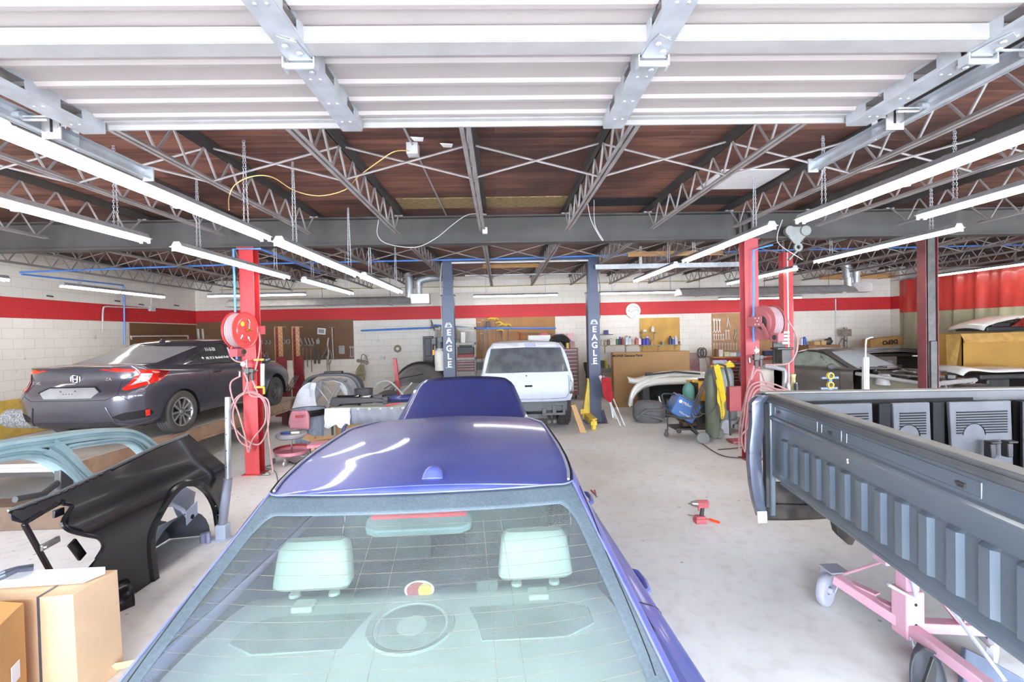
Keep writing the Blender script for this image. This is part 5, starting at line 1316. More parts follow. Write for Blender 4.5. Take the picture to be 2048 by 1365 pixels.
MB().add(base+top, [(0, 1, 2, 3), (4, 7, 6, 5), (0, 4, 5, 1), (1, 5, 6, 2), (2, 6, 7, 3), (3, 7, 4, 0)]).build('carton', M_CARDL, big, bevel=0.003)
s0 = P(78, 1195, Z=ZB1+0.001); s1 = P(115, 1172, Z=ZB1+0.001)
MB().bar(s0+Vector((0, -0.006, 0.002)), s1+Vector((0, 0, 0.002)), 0.014, 0.002).bar(s0+Vector((0, -0.006, 0.002)), Vector((s0.x+0.0, s0.y-0.006, 0.0)), 0.014, 0.002).build('strap', mat('grey_strapping', '55565c', 0.5), big, smooth=0)
MB().prism([(0, 0), (0.18, 0.02), (0.22, 0.10), (0.05, 0.12)], (a.x-0.06, a.y-0.05, 0.02), (0.9, 0.3, 0), (0.25, -0.2, 0.5), (0, 0, 1), 0.006).build('torn_flap', M_CARDL, big)
fo = MB(); p0 = P(0, 1178, Z=ZB1+0.006); p1 = P(165, 1168, Z=ZB1+0.006)
dr = (p1-p0); dr.z = 0; dr.normalize(); nr_ = Vector((-dr.y, dr.x, 0))
fo.prism([(-0.7, 0), ((p1-p0).length, 0), ((p1-p0).length+0.05, 0.10), (-0.7, 0.13)], p0, dr, nr_, (0, 0, 1), 0.045)
single(fo, 'foam_bar', M_FOAM, 'white foam packing bar lying on the pale cardboard box', 'foam bar', bevel=0.004)
cb = empty('cable_bundle', P(20, 1150, Z=ZB1+0.06), 0, 'bundle of grey cables lying on the foam bar at the left edge', 'cable')
m = MB()
for k in range(7): m.tube([P(-20, 1168-k*2, Z=ZB1+0.065+0.012*(k % 3)), P(10, 1155-k*2, Z=ZB1+0.085+0.012*(k % 3)), P(35, 1143-k*1.2, Z=ZB1+0.08+0.01*(k % 3)), P(66, 1140-k*1.5, Z=ZB1+0.06+0.01*(k % 3))], 0.008, 6)
m.build('cable', mat('grey_rubber_cable', '5c626e', 0.5), cb)
ZB2 = 0.66
a = P(48, 1206, Z=ZB2); b = P(-10, 1260, Z=ZB2);
sm2 = empty('cardboard_box', (a.x-0.3, a.y-0.2, 0), 0, 'orange-brown cardboard box with a white label at the bottom left corner', 'box')
u = Vector((a.x-b.x, a.y-b.y, 0)); w_ = Vector((-0.6, 0.10, 0))
vs = [Vector((q.x, q.y, z)) for z in (0, ZB2) for q in (a, b, b+w_, a+w_)]
MB().add(vs, [(0, 1, 2, 3), (4, 7, 6, 5), (0, 4, 5, 1), (1, 5, 6, 2), (2, 6, 7, 3), (3, 7, 4, 0)]).build('carton', M_CARDO, sm2, bevel=0.003)
# front face facing the camera, with shipping label
cpt = P(22, 1345, Y=a.y-0.06)
MB().box(a.lerp(b, 0.42)+Vector((0.004, 0, -0.30)), (0.003, 0.07, 0.09), rz=math.atan2(u.y, u.x)-PI/2).build('shipping_label', M_WHITE, sm2, smooth=0)
# ================================================================ columns, hose reels, lift
M_COLRED = mat('red_column_paint', 'bb2226', 0.35, var=0.1, scale=3, coat=0.3, dust=0.06, dustcol='d59a9c'); M_COLPINK = mat('dusty_red_column_paint', 'a82c33', 0.5, var=0.12, scale=3, dust=0.14, dustcol='c79a9c')
M_COLDK = mat('dark_red_column_paint', '6a2228', 0.5, var=0.2, scale=3, dust=0.06)
def hcolumn(name, x, y, w, d, z1, m, lab, web='x', plate=0.0):
 t = empty(name, (x, y, 0), 0, lab, 'column', 'steel columns carrying the beam')
 a = MB(); e = 0.012
 if web == 'y':      # flanges parallel to x, facing the camera
  a.b(x-w/2, x+w/2, y-d/2, y-d/2+e, 0.012, z1).b(x-w/2, x+w/2, y+d/2-e, y+d/2, 0.012, z1).b(x-0.005, x+0.005, y-d/2+e, y+d/2-e, 0.012, z1)
 else:
  a.b(x-w/2, x-w/2+e, y-d/2, y+d/2, 0.012, z1).b(x+w/2-e, x+w/2, y-d/2, y+d/2, 0.012, z1).b(x-w/2+e, x+w/2-e, y-0.005, y+0.005, 0.012, z1)
 a.build('shaft', m, t, smooth=0, bevel=0.003)
 MB().b(x-w/2-0.04, x+w/2+0.04, y-d/2-0.04, y+d/2+0.04, 0, 0.012).build('base_plate', m, t, smooth=0); MB().b(x-w/2-0.02, x+w/2+0.02, y-d/2-0.02, y+d/2+0.02, z1-0.014, z1-0.001).build('cap_plate', m, t, smooth=0)
 return t
CL = hcolumn('steel_column', -3.70, BY, 0.21, 0.16, BZ0, M_COLRED, 'bright red steel column with red hose reel, left of the blue sedan', 'y')
CR = hcolumn('steel_column', 3.82, BY, 0.21, 0.16, BZ0, M_COLPINK, 'red steel column with dusty pink hose reel, right of the welding cart', 'y')
CD = hcolumn('steel_column', 6.62, BY, 0.20, 0.15, BZ0, M_COLDK, 'dark red open steel column in front of the red curtain', 'x')
MB().b(6.56, 6.68, BY-0.07, BY-0.02, 0.9, 3.34).b(6.57, 6.67, BY-0.10, BY-0.07, 0.9, 1.75).build('slide_shade_insert', M_DARKMETAL, CD, bevel=0.006)  # slide insert; its tall dark box stands in for shade in the channel
lt = empty('lift_post', (5.55, 8.6, 0), 0, 'thin red lift post behind the pickup bed, right of the pink hose reel', 'lift post')
MB().b(5.455, 5.645, 8.6, 8.615, 0.01, 3.45).b(5.455, 5.47, 8.615, 8.75, 0.01, 3.45).b(5.63, 5.645, 8.615, 8.75, 0.01, 3.45).build('shaft', M_COLRED, lt, smooth=0); MB().b(5.40, 5.70, 8.52, 8.8, 0, 0.012).build('base_plate', M_COLDK, lt, smooth=0)
MB().b(5.52, 5.545, 8.588, 8.60, 0.3, 3.44).build('pale_strip', M_STEELW, lt, smooth=0)
def reel(name, c, axis_rz, m, hosem, lab, sticker, flange='solid'):
 t = empty(name, c, axis_rz, lab, 'hose reel', 'hose reels on the red columns')
 R = rotm(PI/2, 0, 0)      # local axis = -y (towards camera) before turning
 for k, yy in (('near', 0.075), ('far', -0.075)):
  a = MB().lathe([(0.245, 0.004), (0.253, 0.0), (0.253, 0.012), (0.24, 0.010), (0.235, 0.002), (0.17, 0.0), (0.16, 0.014), (0.06, 0.016), (0.0, 0.016)] if yy > 0 else [(0.245, -0.004), (0.253, 0.0), (0.253, -0.012), (0.24, -0.01), (0.235, -0.002), (0.0, -0.002)], (0, -yy, 0), R, 44, caps=False)
  a.build('flange', m, t, local=True, smooth=40)
 a = MB()
 for k in range(5):
  for r_ in (0.225,): a.lathe([(r_+0.012*math.cos(q), 0.0+0.013*math.sin(q)) for q in [2*PI*j/8 for j in range(9)]], (0, -0.054+0.027*k, 0), R, 36, caps=False)
 a.lathe([(0.205, -0.07), (0.205, 0.07)], (0, 0, 0), R, 36, caps=False); a.build('wound_hose', hosem, t, local=True)
 return t
M_REELRED = mat('red_reel_enamel', 'd03030', 0.3, coat=0.4, dust=0.08, dustcol='e0a0a0'); M_REELPINK = mat('dusty_pink_reel_enamel', 'a2484f', 0.45, dust=0.2, dustcol='cfa0a2'); M_HOSEG = mat('grey_pink_hose', 'a89092', 0.6, var=0.08); M_BRASS = mat('brass', 'b8923f', 0.3, 0.9)
# left reel
cr_ = P(481, 661, Y=6.45); rl_ = reel('hose_reel', cr_, 1.4, M_REELRED, M_HOSEG, 'bright red hose reel on the left red column', None)
ml = MB().lathe([(0, 0.0), (0.034, 0.0), (0.034, 0.003), (0, 0.003)], (-0.075, -0.094, 0.085), rotm(PI/2), 20); ml.build('yellow_sticker', M_YEL, rl_, local=True)
MB().tube([(0.0, -0.10, 0.0), (0.0, -0.135, 0.0), (0.01, -0.135, 0.10), (0.03, -0.10, 0.14)], 0.012, 8).build('swivel_pipe', M_STEEL, rl_, local=True); MB().cyl((0, -0.09, 0), (0, -0.15, 0), 0.02, 10).cyl((-0.03, -0.135, 0), (0.05, -0.135, 0), 0.014, 8).build('brass_swivel', M_BRASS, rl_, local=True)
for (x, z, an) in ((-0.10, -0.10, 0.6), (0.05, -0.13, -0.5)):
 a = MB(); Rm = Matrix.Rotation(an, 3, 'Y')
 a.box((x, -0.092, z), (0.014, 0.003, 0.05), R=Rm); a.prism([(-0.02, 0.02), (0.02, 0.02), (0, 0.05)], Vector((x, -0.0905, z)), Rm @ Vector((1, 0, 0)), Rm @ Vector((0, 0, 1)), (0, -1, 0), 0.003); a.build('arrow_mark', M_WHITE, rl_, local=True, smooth=0)
MB().bar((0, 0.11, 0), (0.29, 0.11, 0), 0.02, 0.12).bar((0.285, 0.12, 0), (0.285, -0.16, 0), 0.02, 0.12).bar((0.0, 0.1, 0.0), (-0.08, 0.08, -0.28), 0.03, 0.05).build('mounting_arm', M_COLPINK, rl_, local=True, smooth=0)
MB().box((-0.10, -0.02, -0.31), (0.16, 0.12, 0.11)).build('hose_guide', M_COLPINK, rl_, local=True, bevel=0.01)
o = MB().cyl((-0.06, -0.08, -0.30), (-0.06, -0.10, -0.30), 0.035, 14).build('roller', M_BLACK, rl_, local=True)
# right reel
cr2 = P(1535, 646, Y=6.55); rr_ = reel('hose_reel', cr2, -1.4, M_REELPINK, M_HOSEG, 'dusty pink hose reel on the right red column', None)
MB().lathe([(0.0, 0.0), (0.10, 0.002)], (0, -0.094, 0), rotm(PI/2), 24, caps=False).build('reel_core', M_DARKMETAL, rr_, local=True)
MB().box((-0.12, -0.12, 0.02), (0.30, 0.012, 0.15)).bar((0.03, -0.12, -0.02), (0.17, -0.13, -0.22), 0.02, 0.05, up=(1, 0, 1)).build('mounting_arm', M_REELPINK, rr_, local=True, smooth=0, bevel=0.004)
MB().box((0.27, -0.08, -0.21), (0.15, 0.10, 0.12)).build('hose_guide', M_REELPINK, rr_, local=True, bevel=0.01)
m = MB()
for (x, z) in ((-0.02, 0.07), (-0.09, 0.07), (-0.02, -0.02), (-0.09, -0.02), (-0.05, 0.03)): m.cyl((x, -0.126, z), (x, -0.136, z), 0.01, 8)
m.build('bolt', M_STEELW, rr_, local=True)
m = MB().cyl((0.29, -0.135, -0.21), (0.29, -0.15, -0.21), 0.035, 14); m.build('roller', M_BLACK, rr_, local=True)
# coiled hoses hanging on the columns
def loops(name, pxs, Y, r, m, lab, jit=0.02, cat='hose', grp=None, Z=None, extra=()):
 t = None; mb = MB()
 for j, px in enumerate(pxs):
  pts = [P(a, b, Y=Y-0.02*j) for a, b in px]; mb.tube(curve(pts, 6), r, 8)
 return single(mb, name, m, lab, cat, grp)
YL = BY-0.17
loops('air_hose', [[(500, 640), (517, 665), (519, 700), (510, 740), (497, 752), (500, 790), (535, 800), (537, 850), (520, 888), (495, 882), (466, 850), (463, 815), (480, 790), (510, 785), (533, 810), (537, 870), (546, 945)],
     [(482, 752), (462, 765), (463, 790), (478, 830), (492, 880), (497, 905), (505, 880), (530, 845), (528, 805), (505, 786), (478, 795), (466, 830), (478, 880), (502, 897)],
     [(455, 695), (465, 718), (482, 725), (492, 722)], [(488, 745), (495, 765), (487, 790)], [(505, 762), (515, 785)]],
  YL, 0.0115, M_PINKHOSE, 'dusty pink air hose looped on the left red column')
YR = BY-0.18
loops('air_hose', [[(1575, 640), (1592, 670), (1594, 700), (1580, 725), (1555, 730), (1530, 730)],
     [(1508, 732), (1498, 765), (1490, 800), (1480, 850), (1478, 900)],
     [(1507, 735), (1502, 760), (1512, 742), (1522, 745), (1530, 765), (1540, 775), (1560, 780), (1580, 785)],
     [(1585, 785), (1545, 768), (1512, 766), (1495, 785), (1488, 830), (1483, 880), (1490, 905)],
     [(1570, 790), (1540, 774), (1512, 773), (1499, 795), (1492, 840), (1490, 900)],
     [(1580, 795), (1540, 780), (1515, 780), (1503, 800), (1497, 850), (1484, 870)]],
  YR, 0.013, M_PINKHOSE, 'dusty pink air hose looped on the right red column')
M_PIPEB = mat('blue_air_pipe', '4a86d8', 0.35, var=0.06, coat=0.3)
def pipe(pts, r, lab, nm='air_pipe', m=M_PIPEB, cat='pipe', g=None):
 t = MB().tube(pts, r, 10); return single(t, nm, m, lab, cat, g)
pipe([(-3.83, BY-0.16, 1.72), (-3.83, BY-0.16, 3.32), (-3.45, BY-0.16, 3.32), P(640, 545, Y=9.5)], 0.016, 'blue air pipe going down the left red column')
pipe([P(1507, 685, Y=BY-0.16), P(1507, 500, Y=BY-0.16), P(1545, 490, Y=BY-0.16)], 0.016, 'blue air pipe going down the right red column')
pipe([P(40, 545, X=WXL+0.06), P(500, 528, Y=9.7), P(1000, 518, Y=9.8), P(1500, 502, Y=9.8), P(2048, 490, Y=9.8)], 0.018, 'long blue air pipe running across the shop under the far joists')
pipe([P(44, 549, X=WXL+0.03), P(246, 571, X=WXL+0.03), P(248, 576, X=WXL+0.03), P(249, 690, X=WXL+0.03)], 0.018, 'blue air pipe going down the left block wall')
def frl(c, lab):
 t = empty('air_regulator', c, 0, lab, 'air regulator', 'air regulators on the columns')
 MB().box((0, 0, 0), (0.08, 0.06, 0.09)).cyl((0, 0, -0.05), (0, 0, -0.16), 0.028, 14).cyl((0.07, 0, -0.03), (0.07, 0, -0.14), 0.024, 14).box((0.07, 0, 0.0), (0.06, 0.05, 0.06)).build('regulator_body', M_DARKMETAL, t, local=True, bevel=0.006)
 MB().lathe([(0, 0.02), (0.032, 0.02), (0.034, 0.0), (0, 0)], (-0.02, -0.05, 0.10), rotm(PI/2), 20).build('gauge', M_WHITE, t, local=True)
 MB().cyl((-0.12, 0, 0), (0.15, 0, 0), 0.012, 8).cyl((0.0, 0, 0.04), (0, 0, 0.16), 0.012, 8).cyl((-0.1, 0, -0.01), (-0.1, -0.01, -0.08), 0.016, 8).build('pipe_fitting', M_STEEL, t, local=True)
frl(P(494, 742, Y=BY-0.20), 'air pressure regulator with gauge on the left red column'); frl(P(1512, 715, Y=BY-0.20), 'air pressure regulator with gauge on the right red column')
# work light clipped to the left column
wl_ = empty('work_light', P(525, 745, Y=BY-0.1), 0, 'yellow and clear clip-on work light hanging on the left red column', 'work light')
p0, p1 = P(525, 728, Y=BY-0.12), P(525, 772, Y=BY-0.12)
MB().tube([p0, p1], 0.028, 12).build('clear_tube', mat('frosted_clear_plastic', 'cfd2cc', 0.3), wl_)
for p, q in ((p0+Vector((0, 0, 0.06)), 1), (p1+Vector((0, 0, -0.02)), -1)): MB().box(p+Vector((-0.05, 0, 0)), (0.14, 0.03, 0.03)).build('yellow_clip', M_YEL, wl_, bevel=0.006)
MB().box(p1+Vector((0.02, 0, -0.07)), (0.025, 0.025, 0.11)).build('yellow_handle', M_YEL, wl_, bevel=0.006)
# ---------------------------------------------------------------- two-post lift
lift = empty('two_post_lift', (0.5, 10.0, 0), 0, 'dark blue two-post car lift with EAGLE lettering on both posts', 'car lift')
M_LIFT = M_DBLUE; M_LTXT = mat('white_vinyl_letters', 'dcdde0', 0.5)
PY = 9.95
def lpost(xc, side):
 a = MB(); w = 0.26
 a.b(xc-w/2, xc+w/2, PY, PY+0.012, 0.015, 2.88).b(xc-w/2, xc-w/2+0.012, PY+0.012, PY+0.24, 0.015, 2.88).b(xc+w/2-0.012, xc+w/2, PY+0.012, PY+0.24, 0.015, 2.88)
 a.build('post', M_LIFT, lift, bevel=0.004)
 MB().b(xc-0.105, xc+0.105, PY+0.02, PY+0.22, 2.80, 3.70).b(xc-w/2-0.03, xc+w/2+0.03, PY-0.02, PY+0.26, 2.87, 2.885).build('post_extension', M_LIFT, lift, smooth=0)
 MB().b(xc-0.24, xc+0.24, PY-0.12, PY+0.34, 0, 0.015).bar((xc+side*0.2, PY-0.05, 0.015), (xc+side*0.13, PY-0.02, 0.28), 0.012, 0.09).build('base_plate', M_LIFT, lift, smooth=0)
 b = MB()
 for dx in (-0.2, 0.2):
  for dy in (-0.08, 0.1): b.cyl((xc+dx, PY+dy, 0.015), (xc+dx, PY+dy, 0.05), 0.014, 8)
 b.build('anchor_bolt', M_STEEL, lift)
xl = P(898, 700, Y=PY).x; xr = P(1189, 700, Y=PY).x
for xc, side in ((xl, -1), (xr, 1)):
 lpost(xc, side)
 zt_ = P(1190, 655, Y=PY).z; zb_ = P(1190, 722, Y=PY).z
 for i, ch_ in enumerate('EAGLE'):
  z = zt_-0.05-(zt_-zb_-0.04)*i/4.0
  fo_ = MB()
  text(ch_, 'letter', (xc+0.005, PY-0.003, z), 0.185, M_LTXT, lift, bold=0.005)
 MB().b(xc-0.08, xc+0.09, PY-0.003, PY-0.001, zb_-0.075, zb_-0.068).build('letter_rule', M_LTXT, lift, smooth=0)
 lg = MB(); zc = zt_+0.13
 for k in range(14):
  a = PI*k/13; lg.bar((xc+0.05*math.cos(a), PY-0.002, zc-0.045+0.05*math.sin(a)), (xc+0.078*math.cos(a), PY-0.002, zc-0.045+0.095*math.sin(a)), 0.003, 0.008)
 lg.tube([(xc-0.05, PY-0.002, zc-0.045), (xc-0.015, PY-0.002, zc+0.0), (xc+0.0, PY-0.002, zc-0.02), (xc+0.025, PY-0.002, zc+0.015), (xc+0.05, PY-0.002, zc-0.04)], 0.004, 4); lg.b(xc-0.08, xc+0.085, PY-0.003, PY-0.001, zc-0.06, zc-0.05)
 lg.build('emblem', M_LTXT, lift, smooth=0)
MB().b(xl, xr, PY+0.06, PY+0.18, 3.60, 3.70).build('crossbeam', M_LIFT, lift, bevel=0.004); MB().tube([(xl+0.1, PY+0.02, 3.58), (xr-0.1, PY+0.02, 3.58)], 0.022, 10).build('shutoff_bar', M_STEELW, lift)
# yellow carriage and arm on the right post
MB().b(xr-0.17, xr-0.135, PY+0.0, PY+0.14, 0.25, 0.98).add([(xr-0.17, PY, 0.9), (xr-0.13, PY, 0.9), (xr-0.13, PY, 0.1), (xr-0.30, PY, 0.12), (xr-0.27, PY, 0.3), (xr-0.17, PY+0.1, 0.9), (xr-0.13, PY+0.1, 0.9), (xr-0.13, PY+0.1, 0.1), (xr-0.30, PY+0.1, 0.12), (xr-0.27, PY+0.1, 0.3)], [(0, 1, 2, 3, 4), (5, 9, 8, 7, 6), (0, 4, 9, 5), (4, 3, 8, 9), (3, 2, 7, 8), (0, 5, 6, 1)]).build('carriage', M_YEL, lift, bevel=0.004)
MB().b(xr-0.26, xr-0.11, PY-0.55, PY+0.05, 0.10, 0.22).build('swing_arm', M_YEL, lift, bevel=0.008); MB().b(xr-0.25, xr-0.12, PY-0.70, PY-0.45, 0.09, 0.17).cyl((xr-0.185, PY-0.66, 0.0), (xr-0.185, PY-0.66, 0.20), 0.05, 18).lathe([(0.075, 0.20), (0.075, 0.23), (0, 0.23)], (xr-0.185, PY-0.66, 0), n=18).build('arm_extension', M_YEL, lift, bevel=0.006)
MB().b(xr-0.36, xr-0.28, PY-0.12, PY-0.04, 0.22, 0.33).build('arm_lock', M_YEL, lift, bevel=0.006); MB().b(xl+0.11, xl+0.26, PY-0.35, PY+0.05, 0.10, 0.22).build('swing_arm', M_YEL, lift, bevel=0.008)
MB().tube([(xl-0.12, PY+0.1, 3.6), (xl-0.17, PY+0.1, 3.2), (xl-0.15, PY+0.1, 2.2), (xl-0.16, PY+0.1, 1.5)], 0.01, 6).build('power_cable', M_STEELW, lift); MB().tube([(xr+0.12, PY+0.1, 3.4), (xr+0.17, PY+0.1, 3.0), (xr+0.16, PY+0.1, 2.3)], 0.007, 6).build('cable', M_BLACK, lift)
# power unit hung on the left post
pu = empty('hydraulic_power_unit', (xl-0.22, PY+0.12, 1.2), 0, 'hydraulic power unit with pale tank hung on the left lift post', 'power unit')
ztop = P(875, 675, Y=PY).z; zmid = P(875, 700, Y=PY).z; zbot = P(875, 742, Y=PY).z; xc_ = P(878, 700, Y=PY).x
MB().cyl((xc_, PY+0.05, zmid+0.03), (xc_, PY+0.05, ztop), 0.085, 20).box((xc_-0.11, PY+0.05, (zmid+ztop)/2+0.05), (0.08, 0.09, 0.14)).box((xc_+0.03, PY-0.03, ztop-0.05), (0.10, 0.06, 0.12)).build('motor', M_BLACK, pu, bevel=0.005)
MB().lathe([(0.05, zmid+0.03), (0.055, zmid-0.0), (0.10, zmid-0.04), (0.105, zmid-0.06), (0.105, zbot+0.02), (0.095, zbot)], (xc_, PY+0.05, 0), n=28).build('tank', mat('pale_grey_tank', 'b9b7ad', 0.5, dust=0.1), pu)
MB().box((xc_-0.12, PY+0.0, zmid-0.06), (0.04, 0.04, 0.12)).build('orange_cap', mat('orange_plastic', 'e08a2a', 0.5), pu, bevel=0.006); MB().box((xc_+0.08, PY+0.12, (zmid+ztop)/2), (0.06, 0.04, 0.2)).build('bracket', M_DARKMETAL, pu, smooth=0)
# work stands: towers of the frame rack with chains
for i, (px0, px1, pb) in enumerate(((549, 563, 775), (584, 597, 778))):
 Y_ = 11.9; x0 = P(px0, 660, Y=Y_).x; x1 = P(px1, 660, Y=Y_).x; zt_ = P(px0, 655, Y=Y_).z
 t = empty('pulling_tower', ((x0+x1)/2, Y_, 0), 0, ['perforated brown and red pulling tower, the left one beyond the frame rack', 'perforated brown and red pulling tower, the right one beyond the frame rack'][i], 'pulling tower', 'pulling towers of the frame rack')
 M_TT = mat('tan_tower_paint', 'b88a5e', 0.5, var=0.1); M_TR = mat('dark_red_tower_paint', '7e1f26', 0.4, var=0.12)
 MB().b(x0+0.09, x1+0.02, Y_, Y_+0.012, 1.55, zt_).build('upper_face', M_TT, t, smooth=0); MB().b(x0, x0+0.09, Y_+0.02, Y_+0.2, 0.3, zt_-0.03).b(x0+0.09, x1+0.02, Y_, Y_+0.2, 0.3, 1.55).build('red_channel', M_TR, t, smooth=0)
 MB().b(x0-0.01, x0+0.01, Y_, Y_+0.2, 1.2, zt_).b(x0-0.01, x1+0.02, Y_, Y_+0.2, zt_, zt_+0.015).build('tan_edge', M_TT, t, smooth=0)
 h = MB(); z = 0.9; k = 0
 while z < zt_-0.05:
  h.cyl((x0+0.05, Y_-0.003+0.02, z), (x0+0.05, Y_+0.015, z), 0.014, 8)
  if z > 1.5: h.cyl((x0+0.125, Y_-0.004, z+0.04), (x0+0.125, Y_+0.001, z+0.04), 0.010, 8); h.cyl((x0+0.165, Y_-0.004, z), (x0+0.165, Y_+0.001, z), 0.010, 8)
  z += 0.11
 h.build('pin_holes', M_SEAM, t)
 MB().b(x0-0.02, x1+0.10, Y_-0.05, Y_+0.25, 0, 0.75).add([(x1+0.02, Y_, 1.5), (x1+0.02, Y_, 0.7), (x1+0.14, Y_, 0.7), (x1+0.08, Y_, 1.35), (x1+0.02, Y_+0.02, 1.5), (x1+0.02, Y_+0.02, 0.7), (x1+0.14, Y_+0.02, 0.7), (x1+0.08, Y_+0.02, 1.35)], [(0, 1, 2, 3), (4, 7, 6, 5), (0, 3, 7, 4), (3, 2, 6, 7)]).build('foot', M_TR, t, bevel=0.01)
 c = MB()
 for q in range(3): c.chain((x1+0.0-0.05*q, Y_-0.08, 1.05), (x1-0.18-0.06*q, Y_-0.12, 0.68), 0.07, 0.009)
 c.build('pull_chain', M_STEEL, t)
# ================================================================ white sport utility vehicle, seen from behind
M_PRIMW = mat('pale_blue_grey_primer_paint', 'c3c9d6', 0.45, var=0.03, coat=0.1); M_SMOKE = mat('smoked_dusty_glass', '5b5e62', 0.3, var=0.15, scale=5, coat=0.4, col2='46494c')
def vehicle(T, L, lower, upper, arches, paint, crown=0.03, deckcap=True, keepc=None, keepb=None):
 S = Shell([(outline(w, yr, yf, cr_, cf), z) for (w, yr, yf, cr_, cf, z) in lower], 12, 5)
 G = Shell([(outline(w, yr, yf, cr_, cf), z) for (w, yr, yf, cr_, cf, z) in upper], 8, 5)
 mb = S.body(MB(), arches, keep=keepb)
 if deckcap: S.cap(mb, -1, 0.02, 10, keep=keepc)
 G.body(mb); G.cap(mb, -1, crown, 10)
 mb.build('body', paint, T, local=True, fix=True, smooth=32)
 wl = MB()
 for (ay, az, r) in arches:
  for sd in (-1, 1): wl = MB(); well(wl, sd, max(l[0] for l in lower)-0.02, ay, az, r); wl.build('wheel_well', M_WELL, T, local=True)
 return S, G
suv = empty('sport_utility_vehicle', (0.52, 8.95, 0), 0, 'white-primed sport utility vehicle without rear bumper standing between the blue lift posts', 'car')
b_ = 0.64
low = [(0.90, 0.06, 4.75, 0.25, 0.5, b_), (0.945, 0.0, 4.8, 0.25, 0.5, 0.80), (0.955, 0.0, 4.8, 0.25, 0.5, 0.98), (0.945, 0.03, 4.78, 0.22, 0.5, 1.12), (0.92, 0.06, 4.7, 0.2, 0.5, lerpf([(0, 1.22), (3.3, 1.18), (4.7, 1.02)]))]
up = [(0.915, 0.065, 3.75, 0.16, 0.4, 1.20), (0.875, 0.14, 3.5, 0.16, 0.4, 1.42), (0.80, 0.25, 3.15, 0.16, 0.35, 1.66), (0.70, 0.33, 2.95, 0.18, 0.3, 1.80)]
S, G = vehicle(suv, 4.8, low, up, ((1.05, 0.45, 0.42), (3.95, 0.45, 0.42)), M_PRIMW, 0.035)
g = MB()
for sd in (1, -1): G.patch(g, [(0.0, 1.225), (0.83, 1.225), (0.81, 1.30), (0.71, 1.70), (0.0, 1.72)], 'x', 0.006, 12, 8, sd)
g.build('rear_window', M_SMOKE, suv, local=True)
for sd in (1, -1):
 g = MB(); G.patch(g, [(0.5, 1.25), (1.5, 1.25), (1.45, 1.66), (0.65, 1.66)], 'y', 0.005, 8, 6, sd); G.patch(g, [(1.6, 1.25), (3.2, 1.25), (2.9, 1.66), (1.6, 1.66)], 'y', 0.005, 10, 6, sd); g.build('side_window', M_SMOKE, suv, local=True)
 t = MB(); S.patch(t, [(0.86, 0.78), (1.08, 0.78), (1.10, 1.0), (1.06, 1.15), (0.88, 1.12)], 's', 0.012, 6, 6, sd); t.build('tail_lamp', mat('smoky_clear_lamp', '8d9088', 0.2, 0.3, coat=0.8, col2='4a4c48', scale=18), suv, local=True)
g = MB()
for sd in (1, -1): S.line(g, [(0.0, 0.70), (0.80, 0.70), (0.845, 0.80), (0.845, 1.15)], 's', 0.004, 0.002, sd)
g.build('panel_seam', M_SEAM, suv, local=True)
MB().box((0.02, -0.005, 0.965), (0.15, 0.02, 0.035)).cyl((-0.02, -0.0, 1.17), (-0.02, -0.015, 1.17), 0.014, 10).build('handle_opening', M_SEAM, suv, local=True)
MB().box((-0.35, 0.02, 1.775), (0.62, 0.14, 0.02), R=rotm(0.5)).box((0.38, 0.04, 1.785), (0.42, 0.12, 0.02), R=rotm(0.5)).build('roof_spoiler', mat('bright_white_paint', 'e4e6ea', 0.25, coat=0.6), suv, local=True, bevel=0.006)
MB().tube([(0.19, 0.24, 1.76), (0.19, 0.22, 1.75)], 0.012, 8).build('washer_nozzle', M_SEAM, suv, local=True)
m = MB().b(-0.80, 0.78, 0.02, 0.14, 0.46, 0.64).b(-0.80, 0.80, 0.16, 0.30, 0.52, 0.66).b(0.28, 0.36, -0.02, 0.3, 0.36, 0.52).b(0.48, 0.56, -0.03, 0.2, 0.40, 0.60).b(0.68, 0.74, -0.03, 0.2, 0.40, 0.60).b(0.30, 0.74, -0.03, 0.0, 0.56, 0.62).b(0.30, 0.74, -0.03, 0.0, 0.38, 0.43)
m.b(-0.6, 0.5, 0.05, 0.20, 0.30, 0.40).b(-0.8, 0.8, 0.3, 4.4, 0.40, 0.55); m.build('bumper_beam', mat('dusty_dark_frame', '44474c', 0.55, 0.3, dust=0.15), suv, local=True, bevel=0.01)
e = MB()
for x in (0.42, 0.53): e.cyl((x, 0.10, 0.36), (x-0.02, -0.16, 0.28), 0.038, 14); e.cyl((x-0.0195, -0.157, 0.281), (x-0.02, -0.161, 0.28), 0.030, 14)
e.build('exhaust_tip', M_STEEL, suv, local=True)
for (y, sd) in ((1.0, 1), (1.0, -1), (3.95, 1), (3.95, -1)): wheel(suv, (sd*0.82, y, 0.395), 0.395, 0.27, sd, 'offroad' if y < 2 and sd > 0 else 'steel')
m = MB()
for z in (1.1, 1.0): m.tube([(-0.98, 0.6, z), (-1.05, 0.3, z), (-1.0, 0.15, z-0.05)], 0.012, 8)
m.box((-1.04, 2.7, 1.2), (0.22, 0.1, 0.2)); m.build('side_mirror', M_BLACK, suv, local=True, bevel=0.004)
